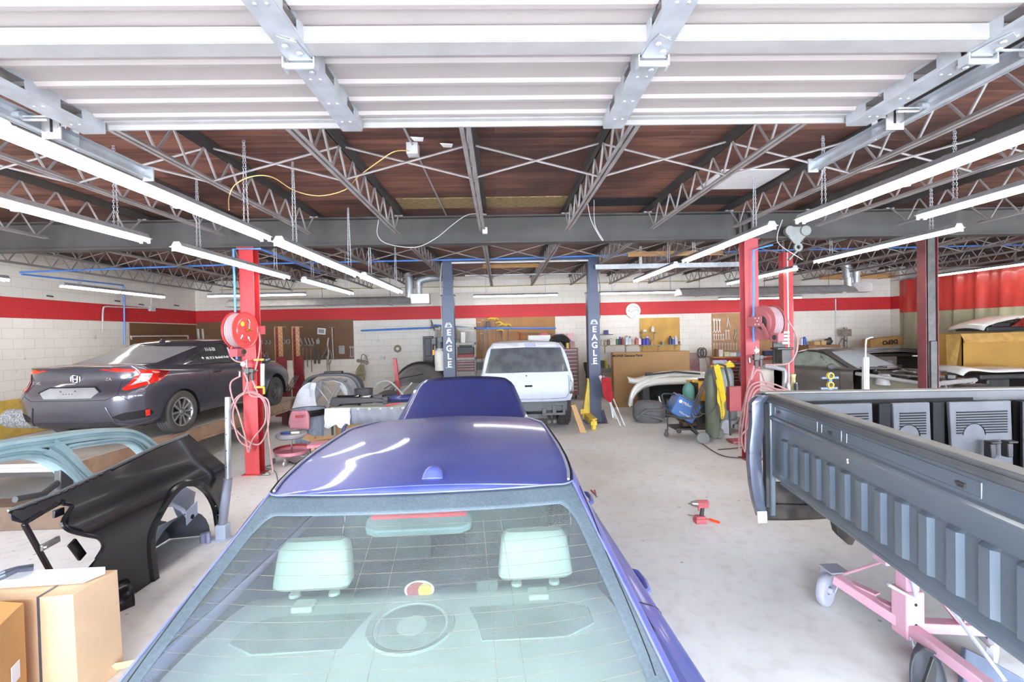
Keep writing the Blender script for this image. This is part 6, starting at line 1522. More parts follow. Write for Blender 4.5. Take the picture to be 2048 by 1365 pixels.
# ================================================================ things between the rack and the blue sedan
tc = empty('trash_can', (-3.45, 8.2, 0), 0, 'dusty grey round trash can with black liner behind the rolling stool', 'trash can')
a = MB().lathe([(0.20, 0), (0.205, 0.02), (0.27, 0.70), (0.285, 0.70), (0.285, 0.74), (0.262, 0.74), (0.255, 0.60), (0.19, 0.03)], n=40, caps=False)
for k in range(20): q = 2*PI*k/20; a.bar((0.215*math.cos(q), 0.215*math.sin(q), 0.05), (0.262*math.cos(q), 0.262*math.sin(q), 0.56), 0.012, 0.012)
a.build('can_body', mat('dusty_slate_plastic', '7f8fa3', 0.7, var=0.2, dust=0.4, dustcol='c2c8d2', scale=14), tc, local=True)
MB().lathe([(0.245, 0.55), (0.268, 0.73), (0.292, 0.75), (0.30, 0.70), (0.296, 0.64)], n=44, caps=False).build('bin_liner', mat('black_bin_bag', '17181b', 0.3, bump=0.6, bscale=30), tc, local=True)
MB().box((0, -0.27, 0.62), (0.16, 0.03, 0.03)).build('handle', M_DARKMETAL, tc, local=True, bevel=0.006)
st = empty('rolling_stool', (-3.42, 7.45, 0), 0, 'dusty pink mechanic stool with padded back, round seat and tool tray on wheels', 'stool')
M_PV = mat('dusty_red_vinyl', 'b5606c', 0.6, dust=0.35, dustcol='d2a9b4', scale=4); M_GV = mat('dusty_grey_vinyl', '8f8f9c', 0.6, dust=0.3)
MB().lathe([(0, 0.40), (0.20, 0.40), (0.235, 0.42), (0.24, 0.45), (0.22, 0.475), (0.12, 0.48), (0, 0.478)], n=36).build('seat', M_GV, st, local=True)
a = MB(); rows = []
for i in range(9):
 z = 0.50+0.30*i/8; w = 0.17*(1-(max(0, i-4)/5)**3*0.6); rows.append([Vector((0.06+w*math.sin(q), 0.18-0.05*(1-math.cos(q))+0.02, z)) for q in [(-1+j/6)*1.2 for j in range(13)]])
a.grid(rows); a.build('backrest', M_PV, st, local=True, solid=0.045); MB().box((0.09, 0.10, 0.72), (0.12, 0.05, 0.035)).build('back_slot', M_RED, st, local=True, bevel=0.008)
MB().cyl((0, 0, 0.16), (0, 0, 0.41), 0.013, 10).build('gas_post', M_CHROME, st, local=True)
MB().lathe([(0.02, 0.14), (0.20, 0.13), (0.25, 0.15), (0.265, 0.20), (0.25, 0.20), (0.235, 0.16), (0.02, 0.155)], n=32, caps=False).build('tool_tray', mat('dusty_pink_tray', 'd97c88', 0.55, dust=0.25, dustcol='e2bfc6'), st, local=True)
MB().lathe([(0.262, 0.19), (0.275, 0.19), (0.275, 0.235), (0.262, 0.235)], n=32, caps=False, arc=0.55).build('tray_rim', M_RED, st, local=True)
for k in range(5):
 q = 2*PI*k/5+3.5; c = Vector((0.27*math.cos(q), 0.27*math.sin(q), 0.05));
 MB().cyl(c-Vector((0.012, 0, 0)), c+Vector((0.012, 0, 0)), 0.05, 20).bar(c+Vector((0, 0, 0.05)), (0.15*math.cos(q), 0.15*math.sin(q), 0.12), 0.03, 0.02).build('caster_wheel', M_GALV, st, local=True)
hl = empty('handheld_lamp', WM[st.name] @ Vector((0.02, -0.10, 0.478)), 0, 'blue handheld inspection lamp with lit strip lying on the rolling stool', 'lamp')
MB().cyl((-0.13, -0.02, 0.022), (0.02, 0, 0.022), 0.020, 10).build('blue_grip', mat('blue_grip', '27407e', 0.5), hl, local=True); MB().box((0.085, 0.01, 0.020), (0.14, 0.035, 0.03)).build('light_bar', mat('pale_lamp_bar', 'f0efd0', 0.3), hl, local=True, bevel=0.004)
# bumper cover over a folding stand with a white sheet
fs = empty('folding_work_stand', (-4.05, 10.9, 0), 0, 'pale folding X-leg work stand under the white sheet', 'stand')
for dy in (-0.2, 0.25):
 MB().tube([(-0.35, dy, 0.0), (0.30, dy, 0.95)], 0.018, 8).tube([(0.35, dy+0.03, 0.0), (-0.30, dy+0.03, 0.95)], 0.018, 8).build('crossed_legs', M_GALV, fs, local=True)
MB().tube([(0.30, -0.2, 0.95), (0.30, 0.25, 0.95)], 0.018, 8).tube([(-0.30, -0.2, 0.95), (-0.30, 0.28, 0.95)], 0.018, 8).build('top_bar', M_GALV, fs, local=True)
def bumper(c, w, d, h, th, m, nm, lab, cat='bumper', up=0.0, rz=0.0, tilt=0.0, thick=0.008):
 t = empty(nm, c, rz, lab, cat); rows = []
 for i in range(25):
  s = -1+i/12; q = abs(s)**3.2
  r = []
  for k in range(9):
   v = k/8; z = h*(v-0.0); y = -0.06*math.sin(PI*v)+d*q
   x = w/2*s*(1-0.05*q)
   p = Vector((x, y, z)); p = Matrix.Rotation(tilt, 3, 'X') @ p; r.append(p+Vector((0, 0, up)))
  rows.append(r)
 MB().grid(rows).build('cover', m, t, local=True, solid=thick); return t
b1 = empty('bumper_cover', (-3.95, 10.75, 0), 0, 'black bumper cover arching over the white sheeted work stand', 'bumper')
rows = []
for i in range(25):
 a = PI*(0.02+0.96*i/24); e = 0.55
 cx = -0.72*math.copysign(abs(math.cos(a))**e, math.cos(a)); cz = 0.35+0.82*math.sin(a)**e
 rows.append([Vector((cx*k, y, 0.0+cz*(1 if k == 1 else 0.96))) for (k, y) in ((0.90, -0.12), (1.0, -0.10), (1.03, 0.0), (1.0, 0.16), (0.92, 0.18))])
MB().grid(rows).build('cover', mat('dusty_dark_bumper', '34373d', 0.5, dust=0.15), b1, local=True, solid=0.01)
MB().box((0, 0.1, 1.19), (0.42, 0.12, 0.05)).build('grille_insert', M_BLACK, b1, local=True, bevel=0.01)
m = MB()
for sx in (-1, 1): m.b(sx*0.66-0.05, sx*0.66+0.05, 0.0, 0.12, 0, 0.42)
m.build('end_return', M_BLACK, b1, local=True, bevel=0.01)
M_SHEET = mat('white_plastic_sheet', 'dfe1e6', 0.45, var=0.05, bump=0.5, bscale=12)
def cloth(path, y0, y1, m, amp=0.03, n=14, seed=1, flare=0.0):
 rows = []; P_ = curve(path, 6)
 for i, p in enumerate(P_):
  r = []
  for k in range(n+1):
   v = k/n; q = noise.noise(Vector((p.x*4, v*5, p.z*4+seed)))*amp*(1.2 if 0 < i < len(P_)-1 else 0.4)
   r.append(Vector((p.x+q+flare*(v-0.5)*(1-p.z), y0+(y1-y0)*v+q, max(0.01, p.z+q*0.6))))
  rows.append(r)
 return rows
sh_ = cloth([(-0.62, 0, 0.02), (-0.50, 0, 0.35), (-0.30, 0, 0.75), (-0.26, 0, 0.985), (0.0, 0, 0.99), (0.28, 0, 0.985), (0.40, 0, 0.80), (0.50, 0, 0.55)], -0.28, 0.32, M_SHEET, 0.06)
single(MB().grid([[v+Vector((-4.05, 10.9, 0)) for v in r] for r in sh_]), 'plastic_sheet', M_SHEET, 'white plastic sheet draped over the folding work stand', 'sheet', solid=0.004)
s2 = cloth([(-0.95, 0, 0.02), (-0.80, 0, 0.30), (-0.55, 0, 0.72)], -0.45, -0.30, M_SHEET, 0.05, 6, 3)
def hangpaper(xs0, xs1, y, lab, nm='paper_sheet'):
 rows = [[Vector((-4.0+a+(b-a)*v+0.03*math.sin(v*9+k), y-0.05*math.sin(v*7+k*2)-0.10*(1-k/5)+0.04*math.sin(k*3), max(0.012, 0.012+z))) for v in [q/6 for q in range(7)]] for k, (a, b, z) in enumerate(zip(xs0, xs1, (0, 0.2, 0.42, 0.64, 0.84, 0.99)))]
 single(MB().grid(rows), nm, M_SHEET, lab, 'sheet', solid=0.004, sub=1)
hangpaper((-0.86, -0.84, -0.80, -0.70, -0.58, -0.40), (-0.05, -0.12, -0.18, -0.22, -0.25, -0.24), 10.50, 'broad white masking paper hanging on the left side of the work stand')
hangpaper((0.42, 0.36, 0.26, 0.16, 0.10, 0.02), (0.62, 0.60, 0.58, 0.52, 0.42, 0.28), 11.15, 'narrow white masking paper on the right side behind the work stand')
# parts table and clutter
tb = empty('parts_table', (-2.35, 8.0, 0), 0, 'cloth-covered parts table holding black lamp assembly, left of the blue bonnet', 'table')
MB().b(-0.55, 0.75, -0.35, 0.35, 0.78, 0.82).build('table_top', mat('pale_green_cover', 'b9c2b4', 0.8, dust=0.3, bump=0.3), tb, local=True, bevel=0.01)
sk_ = MB().grid([[Vector((x, -0.36-0.02*math.sin(x*34), z)) for z in (0.815, 0.7, 0.55)] for x in [-0.52+0.04*i for i in range(32)]]); sk_.build('skirt', mat('grey_pleated_cloth', '7e8492', 0.8, dust=0.2), tb, local=True, solid=0.004)
for x in (-0.5, 0.7):
 for y in (-0.3, 0.3): MB().cyl((x, y, 0), (x, y, 0.78), 0.02, 8).build('leg', M_DARKMETAL, tb, local=True)
single(MB().grid([[Vector((-2.93+0.06*k+0.015*math.sin(r*3+k), 7.60-0.012*math.sin(k*2.2+r)-0.01*r, 0.835-0.075*r*(1+0.12*math.sin(k*1.7)))) for k in range(8)] for r in range(5)]), 'rag', M_SHEET, 'white rag hanging over the near left corner of the parts table', 'rag', solid=0.006)
la = empty('lamp_assembly', (-2.45, 7.9, 0.83), -0.12, 'shiny black headlamp assembly lying on the parts table', 'car part')
M_GLOSSB = mat('glossy_black_plastic', '111114', 0.12, coat=0.6)
MB().cyl((-0.38, 0, 0.09), (0.0, 0, 0.09), 0.085, 20).cyl((0.0, 0, 0.09), (0.22, 0, 0.10), 0.07, 18).lathe([(0.085, 0), (0.095, 0.01), (0.095, 0.03), (0.085, 0.04)], (-0.02, 0, 0.09), rotm(0, PI/2), 20).build('barrel', M_GLOSSB, la, local=True)
MB().prism([(-0.50, 0.02), (-0.38, -0.06), (-0.30, 0.02), (0.55, 0.06), (0.40, 0.12), (-0.45, 0.14)], (0, -0.10, 0.01), (1, 0, 0), (0, 0, 1), (0, 1, 0), 0.16).box((0.35, 0, 0.13), (0.16, 0.12, 0.10)).box((0.48, -0.03, 0.09), (0.10, 0.10, 0.12)).build('bracket_body', M_BLACK, la, local=True, bevel=0.01)
bb = bumper((-1.95, 8.12, 0.83), 0.95, 0.25, 0.13, 0, M_BDEEP, 'bumper_trim', 'blue bumper section lying on the parts table behind the black lamp', 'bumper')
single(MB().bar((-1.95, 7.72, 0.85), (-1.70, 7.78, 0.87), 0.02, 0.02).bar((-1.95, 7.68, 0.84), (-1.74, 7.80, 0.86), 0.02, 0.02), 'red_pliers', M_RED, 'red handled pliers lying open on the parts table', 'pliers')
def carton(c, s, rz, lab, m=M_CARD, flaps=True, nm='cardboard_box'):
 t = empty(nm, c, rz, lab, 'box'); x, y, z = s[0]/2, s[1]/2, s[2]
 MB().b(-x, x, -y, -y+0.006, 0, z).b(-x, x, y-0.006, y, 0, z).b(-x, -x+0.006, -y, y, 0, z).b(x-0.006, x, -y, y, 0, z).b(-x, x, -y, y, 0, 0.006).build('carton', m, t, local=True, smooth=0)
 if flaps:
  for (p, q, d) in (((-x, -y), (x, -y), (0, -0.10)), ((-x, -y), (-x, y), (-0.12, 0)), ((x, -y), (x, y), (0.09, 0))):
   MB().add([(p[0], p[1], z), (q[0], q[1], z), (q[0]+d[0], q[1]+d[1], z+0.05), (p[0]+d[0], p[1]+d[1], z+0.05)], [(0, 1, 2, 3)]).build('flap', m, t, local=True, smooth=0, solid=0.005)
 return t
carton((-2.95, 8.9, 0), (0.45, 0.4, 0.62), 0.1, 'open cardboard box standing behind the left end of the parts table')
carton((-2.80, 7.25, 0), (0.36, 0.34, 0.42), 0.2, 'open cardboard box beside the blue sedan, behind the red stool')
rs = empty('step_stool', (-2.62, 6.75, 0), 0.1, 'low stool with dusty red padded top beside the blue sedan', 'stool')
MB().box((0, 0, 0.44), (0.42, 0.30, 0.05)).build('padded_top', M_PV, rs, local=True, bevel=0.015);
for sx in (-1, 1):
 for sy in (-1, 1): MB().tube([(sx*0.17, sy*0.12, 0.42), (sx*0.14, sy*0.10, 0.0)], 0.012, 8).build('leg', M_BLACK, rs, local=True)
single(MB().box((-2.52, 7.05, 0.36), (0.05, 0.24, 0.62), R=rotm(0, 0.35, 0.2)), 'trim_piece', M_BDEEP, 'narrow dark blue trim panel leaning beside the open cardboard box', 'car part', bevel=0.01)
# grey shells and guards at the back left
sg = empty('bonnet_shell', (-2.35, 13.0, 0), 0, 'large dusty charcoal bonnet shell leaning at the back wall beside the left lift post', 'car part')
M_DG = mat('dusty_charcoal_paint', '5b5d60', 0.3, coat=0.6, dust=0.3, var=0.25, scale=5)
rows = []
for i in range(21):
 a = PI*i/20; r = []
 for k in range(7):
  v = k/6; r.append(Vector((-0.95*math.cos(a)*(1-0.12*v), -0.5+v*0.9, 0.02+1.20*math.sin(a)**0.75*(0.55+0.45*v))))
 rows.append(r)
MB().grid(rows).build('dome_panel', M_DG, sg, local=True, solid=0.01); MB().tube([r[6]+Vector((0, 0.0, 0.015)) for r in rows], 0.022, 8).build('dark_edge', M_BLACK, sg, local=True); MB().tube([(-0.9, -0.3, 0.55), (-0.4, -0.4, 0.85), (0.2, -0.42, 0.95)], 0.012, 6).build('wiper_arm', M_BLACK, sg, local=True)
rows = [[Vector((-3.45+0.16*i, 12.0-0.05*i, 0.02+0.62*math.sin(PI*(i+0.6)/8.2)**0.6+0.0*k)) + Vector((0, 0.12*k, -0.08*k)) for k in range(4)] for i in range(8)]
single(MB().grid(rows), 'car_wing', M_DG, 'dark grey front wing standing in front of the bonnet shell', 'car part', solid=0.01, sub=1)
single(MB().bar((-2.55, 11.6, 0), (-2.68, 11.6, 1.45), 0.09, 0.05), 'red_upright', M_COLRED, 'narrow red steel upright standing in front of the grey bonnet shell', 'stand', bevel=0.006)
single(MB().tube(curve([(-3.05, 11.3, 0.02), (-3.18, 11.3, 0.62), (-3.05, 11.3, 0.85), (-2.78, 11.3, 0.9), (-2.55, 11.3, 0.7), (-2.4, 11.3, 0.5)], 5), 0.024, 8).tube([(-2.70, 11.32, 0.02), (-2.45, 11.32, 0.62), (-2.2, 11.32, 0.85)], 0.022, 8), 'tubular_frame', M_STEELW, 'bent white tubular frame standing left of the red steel upright', 'frame')
single(MB().lathe([(0.17, 0), (0.20, 0.26), (0.19, 0.26), (0.16, 0.01)], (-3.0, 10.0, 0.62), n=20, caps=False).lathe([(0, 0), (0.17, 0)], (-3.0, 10.0, 0.62), n=20, caps=False).b(-3.2, -2.8, 9.8, 10.2, 0, 0.62), 'black_bin', mat('faded_black_plastic', '3a3d44', 0.6, dust=0.1), 'faded black tub on a crate behind the parts table', 'bin')
# bubble wrap roll and yellow sheet by the left wall
single(MB().cyl(P(-60, 880, Z=0.55)+Vector((0, 0.6, 0.22)), P(95, 880, Z=0.55)+Vector((0, 0.5, 0.22)), 0.16, 20), 'bubble_wrap_roll', mat('crinkled_clear_wrap', 'aeb2b8', 0.25, col2='70757d', scale=40, bump=1.0, bscale=45, spec=0.8), 'crumpled roll of clear bubble wrap lying behind the grey sedan at the left edge', 'roll')
single(MB().b(WXL+0.05, WXL+0.09, 6.2, 9.7, 0.0, 0.95), 'yellow_board', mat('yellow_ochre_board', 'c9a54e', 0.6), 'low yellow board standing along the left wall', 'board')
sk3 = empty('steel_ramp', (-7.0, 5.65, 0.0), -0.04, 'grey checkered steel ramp at the near end of the frame rack', 'ramp')
MB().add([(-0.5, -0.9, 0.02), (0.5, -0.9, 0.02), (0.5, -0.22, 0.58), (-0.5, -0.22, 0.58)], [(0, 1, 2, 3)]).build('ramp_plate', mat('checker_plate', '8a8f96', 0.4, 0.5, bump=0.6, bscale=90), sk3, local=True, solid=0.02)
single(MB().tube(curve([P(545, 930, Z=0.01), P(520, 938, Z=0.01), P(505, 945, Z=0.01), P(530, 948, Z=0.01), P(512, 936, Z=0.02), P(548, 942, Z=0.01), P(556, 965, Z=0.01)], 6), 0.006, 5).tube(curve([P(500, 950, Z=0.01), P(525, 940, Z=0.01), P(540, 950, Z=0.01), P(515, 952, Z=0.01)], 6), 0.005, 5), 'extension_cord', mat('dark_green_cord', '3f6a66', 0.5), 'tangled dark green cord on the floor at the foot of the left red column', 'cord')
single(MB().tube(curve([P(578, 924, Z=0.015), P(590, 928, Z=0.02), P(603, 922, Z=0.02), P(610, 926, Z=0.015)], 4), 0.012, 6), 'black_clip', M_BLACK, 'small black plastic clip on the floor under the rolling stool', 'clip')
# ================================================================ stripped coupe at the right
M_BRZ = mat('dusty_bronze_grey_paint', '6f6a66', 0.3, 0.4, coat=0.5, dust=0.18, dustcol='a09c98'); M_SGREY = mat('dusty_silver_paint', 'a8a8a6', 0.4, 0.2, dust=0.35, dustcol='c0bfbc'); M_WSC = mat('dust_filmed_windscreen', 'b4b7b8', 0.6, var=0.05, spec=0.3)
hd = math.radians(-160)
cp_ = empty('coupe', (7.25, 12.75, 0.10), hd, 'stripped bronze-grey coupe without front panels behind the pickup bed', 'car')
low = [(0.86, 0.05, 4.7, 0.4, 0.6, 0.25), (0.91, 0.0, 4.75, 0.4, 0.6, 0.55), (0.92, 0.02, 4.73, 0.4, 0.6, 0.75), (0.90, 0.08, 4.68, 0.4, 0.6, 0.90), (0.83, 0.15, 4.6, 0.4, 0.6, lerpf([(0, 1.0), (2, 0.98), (3.4, 0.95), (4.7, 0.75)]))]
up = [(0.80, 0.85, 3.35, 0.3, 0.45, 0.965), (0.75, 1.15, 3.02, 0.32, 0.42, 1.11), (0.66, 1.5, 2.66, 0.32, 0.4, 1.29), (0.57, 1.75, 2.40, 0.3, 0.35, 1.37)]
S, G = vehicle(cp_, 4.7, low, up, ((1.0, 0.34, 0.38),), M_BRZ, 0.03, True, keepc=lambda c: c.y < 3.15, keepb=lambda j, k, c: c.y < 3.15)
g = MB()
for sd in (1, -1): G.patch(g, [(0, 0.985), (0.66, 0.985), (0.62, 1.1), (0.53, 1.29), (0.48, 1.325), (0, 1.345)], 'f', 0.006, 12, 8, sd)
g.build('windscreen', M_WSC, cp_, local=True)
for sd in (1, -1):
 g = MB(); G.patch(g, [(1.55, 1.0), (2.85, 1.0), (2.45, 1.24), (2.2, 1.31), (1.9, 1.32), (1.68, 1.24)], 'y', 0.006, 12, 6, sd); g.build('side_window', mat('dusty_green_window', '8b9488', 0.3, coat=0.5), cp_, local=True)
 m = MB(); c0 = Vector((sd*1.0, 2.78, 1.03)); m.ball(c0, 0.12, 14, (1.0, 0.5, 0.55)); m.bar(c0, (sd*0.82, 2.78, 0.99), 0.05, 0.03); m.build('mirror', mat('grey_mirror_shell', '55555a', 0.45, dust=0.15), cp_, local=True)
g = MB()
for sd in (1, -1): G.line(g, [(1.5, 0.99), (1.66, 1.26), (1.95, 1.345), (2.3, 1.32), (2.7, 1.13), (2.95, 1.0)], 'y', 0.008, 0.005, sd); S.line(g, [(1.5, 0.96), (1.5, 0.4)], 'y', 0.004, 0, sd); S.line(g, [(2.9, 0.95), (2.9, 0.4)], 'y', 0.004, 0, sd)
g.build('panel_seam', M_SEAM, cp_, local=True)
MB().b(-0.7, 0.7, 0.3, 4.4, 0.20, 0.26).build('underbody', M_WELL, cp_, local=True)
for sd in (-1, 1):
 MB().tube(curve([(sd*0.70, 3.1, 0.88), (sd*0.68, 3.6, 0.84), (sd*0.62, 4.1, 0.78), (sd*0.58, 4.5, 0.76)], 4), 0.04, 8).lathe([(0.0, 0.10), (0.09, 0.10), (0.14, 0.02), (0.17, -0.12)], (sd*0.56, 3.55, 0.80), n=24, caps=False).build('inner_rail', M_SGREY, cp_, local=True)
 MB().prism([(3.15, 0.35), (4.4, 0.45), (4.4, 0.72), (4.0, 0.80), (3.15, 0.86)], (sd*0.60, 0, 0), (0, 1, 0), (0, 0, 1), (sd, 0, 0), 0.02).build('inner_apron', mat('olive_grey_metal', '7c7a62', 0.5, dust=0.2), cp_, local=True, smooth=0)
MB().tube([(-0.72, 4.45, 0.78), (0.72, 4.45, 0.78)], 0.045, 8).tube([(-0.6, 4.45, 0.42), (0.6, 4.45, 0.42)], 0.04, 8).bar((-0.6, 4.45, 0.42), (-0.6, 4.45, 0.78), 0.06, 0.04).bar((0.6, 4.45, 0.42), (0.6, 4.45, 0.78), 0.06, 0.04).bar((-0.15, 4.45, 0.42), (-0.35, 4.45, 0.78), 0.04, 0.03).bar((0.15, 4.45, 0.42), (0.35, 4.45, 0.78), 0.04, 0.03).build('radiator_support', M_SGREY, cp_, local=True)
random.seed(11); e = MB().b(-0.35, 0.35, 3.45, 4.2, 0.35, 0.72).b(-0.22, 0.22, 3.5, 4.1, 0.72, 0.86)
for k in range(26):
 x, y = random.uniform(-0.45, 0.45), random.uniform(3.3, 4.3); e.box((x, y, 0.72+random.random()*0.14), [random.uniform(0.05, 0.16) for _ in range(3)], rz=random.random()*3)
e.build('engine', M_DARKMETAL, cp_, local=True, bevel=0.01)
h = MB()
for k in range(12):
 p = [Vector((random.uniform(-0.5, 0.5), random.uniform(3.2, 4.3), random.uniform(0.82, 0.96))) for _ in range(3)]; h.tube(curve(p, 5), random.choice((0.012, 0.018, 0.028)), 6)
h.build('engine_hoses', M_STEEL, cp_, local=True)
h = MB().tube([(-0.7, 3.2, 1.0), (0.2, 3.25, 1.02)], 0.012, 6).tube([(0.0, 3.3, 1.0), (0.72, 3.2, 1.02)], 0.012, 6).tube([(-0.4, 3.3, 0.98), (0.3, 3.9, 0.93)], 0.014, 6); h.build('wiper_arms', M_BLACK, cp_, local=True)
for (y, sd) in ((1.0, 1), (1.0, -1)): wheel(cp_, (sd*0.80, y, 0.22), 0.34, 0.2, sd, 'steel')
for x in (-0.6, 0.6):
 for y in (0.5, 3.6): MB().b(x-0.07, x+0.07, y-0.07, y+0.07, -0.10, 0.24).build('support_block', M_WOODL, cp_, local=True)
# measuring post, blue stand with tape in front of the coupe
mp_ = P(1732, 785, Y=7.2); single(MB().b(mp_.x-0.04, mp_.x+0.05, 7.19, 7.23, 0, P(1732, 715, Y=7.2).z).tube(curve([(mp_.x-0.03, 7.16, 0.9), (mp_.x-0.03, 7.16, 1.70), (mp_.x+0.02, 7.16, 1.80), (mp_.x+0.09, 7.16, 1.82)], 4), 0.012, 8), 'measuring_post', mat('white_aluminium_profile', 'd5d7da', 0.4, 0.2), 'white aluminium measuring post with hooked rod standing behind the pickup bed', 'post')
bs = P(1660, 785, Y=6.9); t = empty('paint_stand', (bs.x, 6.9, 0), 0, 'dusty blue upright stand holding yellow tape rolls behind the pickup bed', 'stand')
zt2 = P(1660, 745, Y=6.9).z; MB().b(-0.025, 0.025, -0.02, 0.02, 0, zt2).build('upright', mat('dusty_blue_paint', '5f7fa4', 0.5, dust=0.25), t, local=True); MB().b(-0.14, 0.12, -0.03, 0.01, zt2-0.10, zt2-0.07).b(-0.16, 0.10, -0.03, 0.01, zt2-0.26, zt2-0.23).build('cross_arm', MATS['dusty_blue_paint'], t, local=True)
for dz in (0.03, 0.17):
 MB().lathe([(0.035, -0.02), (0.05, -0.02), (0.05, 0.02), (0.035, 0.02), (0.035, -0.02)], (-0.03, -0.05, zt2-dz-0.02), rotm(PI/2), 20, caps=False).build('tape_roll', M_YEL, t, local=True)
# bench with bottle and small things right of the thin post
rb = empty('mounted_shelf', (8.3, 14.1, 0), 0, 'long brown shelf with clutter on the back wall above the coupe', 'shelf')
z0 = P(1640, 690, Y=14.1).z
MB().b(P(1608, 690, Y=14.1).x-8.3, P(1672, 690, Y=14.1).x-8.3, -0.2, 0.38, z0-0.16, z0).build('shelf_box', mat('brown_shelf', '8c6a48', 0.6), rb, local=True, smooth=0); MB().b(1.25, 1.30, 0.0, 0.38, 0.0, z0-0.16).b(1.95, 2.0, 0.0, 0.38, 0, z0-0.16).build('shelf_leg', M_DARKMETAL, rb, local=True)
# ================================================================ cartons, hoods, curtain at the right
DP = P(1765, 700, Y=13.4); de = empty('cardboard_box', (DP.x, 13.4, 0), -0.08, 'flat cardboard box printed DEPO upside down, on top of stacked panels behind the coupe', 'box')
zb = P(1765, 693, Y=13.4).z; hgt = 0.26
MB().box((0, 0, zb+hgt/2), (0.92, 0.35, hgt), R=rotm(0, -0.10)).build('carton', mat('brown_printed_card', 'a8824e', 0.8), de, local=True, smooth=0)
text('DEPO', 'lettering', WM[de.name] @ Vector((0.08, -0.19, zb+hgt/2)), 0.17, M_SEAM, de, xdir=(-0.99, 0.08, -0.10), up=(0, 0, -1), bold=0.006)
st_ = empty('stacked_panels', (DP.x-0.12, 13.3, 0), 0, 'stack of pale curved body panels on a bench below the printed carton', 'car part')
for k in range(3):
 MB().grid([[Vector((-1.1+0.2*i, -0.45+0.9*v, zb-0.03-0.05*k-0.10*((i-5)/6)**2)) for v in (0, 0.5, 1)] for i in range(13)]).build('body_panel', M_SGREY, st_, local=True, solid=0.012)
MB().b(-0.9, 0.9, -0.4, 0.4, zb-0.28, zb-0.2).b(-0.85, -0.78, -0.35, 0.35, 0, zb-0.28).b(0.78, 0.85, -0.35, 0.35, 0, zb-0.28).build('bench', M_DARKMETAL, st_, local=True)
# wall of the curtain
def curtain():
 rows_t, rows_b = [], []
 zt = 3.42; zm = 2.40; z0_ = 0.25
 ys = [5.0+i*0.045 for i in range(int((14.4-5.0)/0.045))]
 def row(z, amp): return [Vector((WXR+0.05+amp*(math.sin(y*9.0+1.3*math.sin(y*2.1))+0.5*math.sin(y*21+z)), y, z)) for y in ys]
 t = empty('curtain', (WXR, 9.7, 0), 0, 'heavy work bay curtain, red above and clear yellowish below, hung along the right side', 'curtain')
 MB().grid([row(z, 0.035+0.012*(3.42-z)) for z in (3.42, 3.2, 2.9, 2.65, zm)]).build('red_band', mat('red_vinyl_curtain', 'bb352c', 0.35, var=0.12, scale=1.5, coat=0.2), t)
 MB().grid([row(z, 0.05) for z in (zm, 2.0, 1.5, 1.0, z0_)]).build('clear_band', mat('clear_yellowed_vinyl', 'a39d80', 0.25, var=0.12, scale=1.2, spec=0.7), t)
 MB().tube([(WXR+0.05, 4.9, 3.45), (WXR+0.05, 14.45, 3.45)], 0.02, 8).build('curtain_rail', M_GALV, t)
 a = MB()
 for y in (6, 8, 10, 12, 14): a.cyl((WXR+0.05, y, 3.46), (WXR+0.05, y, DECK-0.001), 0.008, 6)
 a.build('rail_hanger', M_GALV, t)
curtain()
o = MB().b(WXR+0.05, WXR+0.25, WALLY-0.35, WALLY-0.001, 0, DECK-0.001).build('trim_5', M_BLKX, smooth=0); o['kind'] = 'structure'
# big carton with the white boot lid on top
xb0 = P(1925, 720, Y=10.5).x; zc = P(1950, 668, Y=10.5).z
bc = empty('cardboard_box', (xb0+0.95, 10.9, 0), 0, 'very large open yellowish cardboard box with folded flap at the right edge', 'box')
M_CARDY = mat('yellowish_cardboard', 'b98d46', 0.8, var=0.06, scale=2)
MB().b(xb0, xb0+1.72, 10.5, 10.52, 0, zc).b(xb0, xb0+0.02, 10.5, 11.5, 0, zc).b(xb0, xb0+1.72, 11.48, 11.5, 0, zc).b(xb0+1.70, xb0+1.72, 10.5, 11.5, 0, zc).build('carton', M_CARDY, bc, smooth=0)
MB().add([(xb0-0.05, 10.5, zc), (xb0+1.72, 10.5, zc+0.02), (xb0+1.68, 10.3, zc-0.19), (xb0-0.13, 10.3, zc-0.21)], [(0, 1, 2, 3)]).build('front_flap', mat('card_painted_lit', 'cfa45c', 0.8), bc, smooth=0, solid=0.008); MB().add([(xb0, 10.52, zc), (xb0, 10.9, zc-0.02), (xb0-0.18, 10.7, zc-0.8), (xb0-0.14, 10.52, zc-0.8)], [(0, 1, 2, 3)]).build('side_flap', MATS['card_painted_lit'], bc, smooth=0, solid=0.006)  # flaps use a lighter card colour, with the light on them painted in
M_WPAINT = mat('white_body_paint', 'e4e2da', 0.25, coat=0.6, var=0.03, dust=0.05)
bl_ = empty('boot_lid', (P(2018, 650, Y=10.9).x, 10.95, zc+0.03), 0, 'white boot lid with red tail lamp lying on the very large cardboard box', 'car part')
def slab(t, prof, y0, y1, m, nm, th=0.03):
 rows = [[Vector((x, y0+(y1-y0)*v, z-0.06*(2*v-1)**2*1.0)) for v in [k/6 for k in range(7)]] for x, z in prof]
 return MB().grid(rows).build(nm, m, t, local=True, solid=th, smooth=50)
pr = curve([(-0.98, 0, 0.10), (-0.90, 0, 0.20), (-0.6, 0, 0.30), (-0.2, 0, 0.37), (0.15, 0, 0.40), (0.42, 0, 0.40)], 4)
slab(bl_, [(p.x, p.z) for p in pr], -0.35, 0.5, M_WPAINT, 'outer_skin'); MB().b(-0.85, 0.42, -0.32, 0.45, 0.02, 0.12).b(-0.7, 0.42, -0.30, 0.4, 0.12, 0.22).build('black_inner', M_BLACK, bl_, local=True, bevel=0.02)
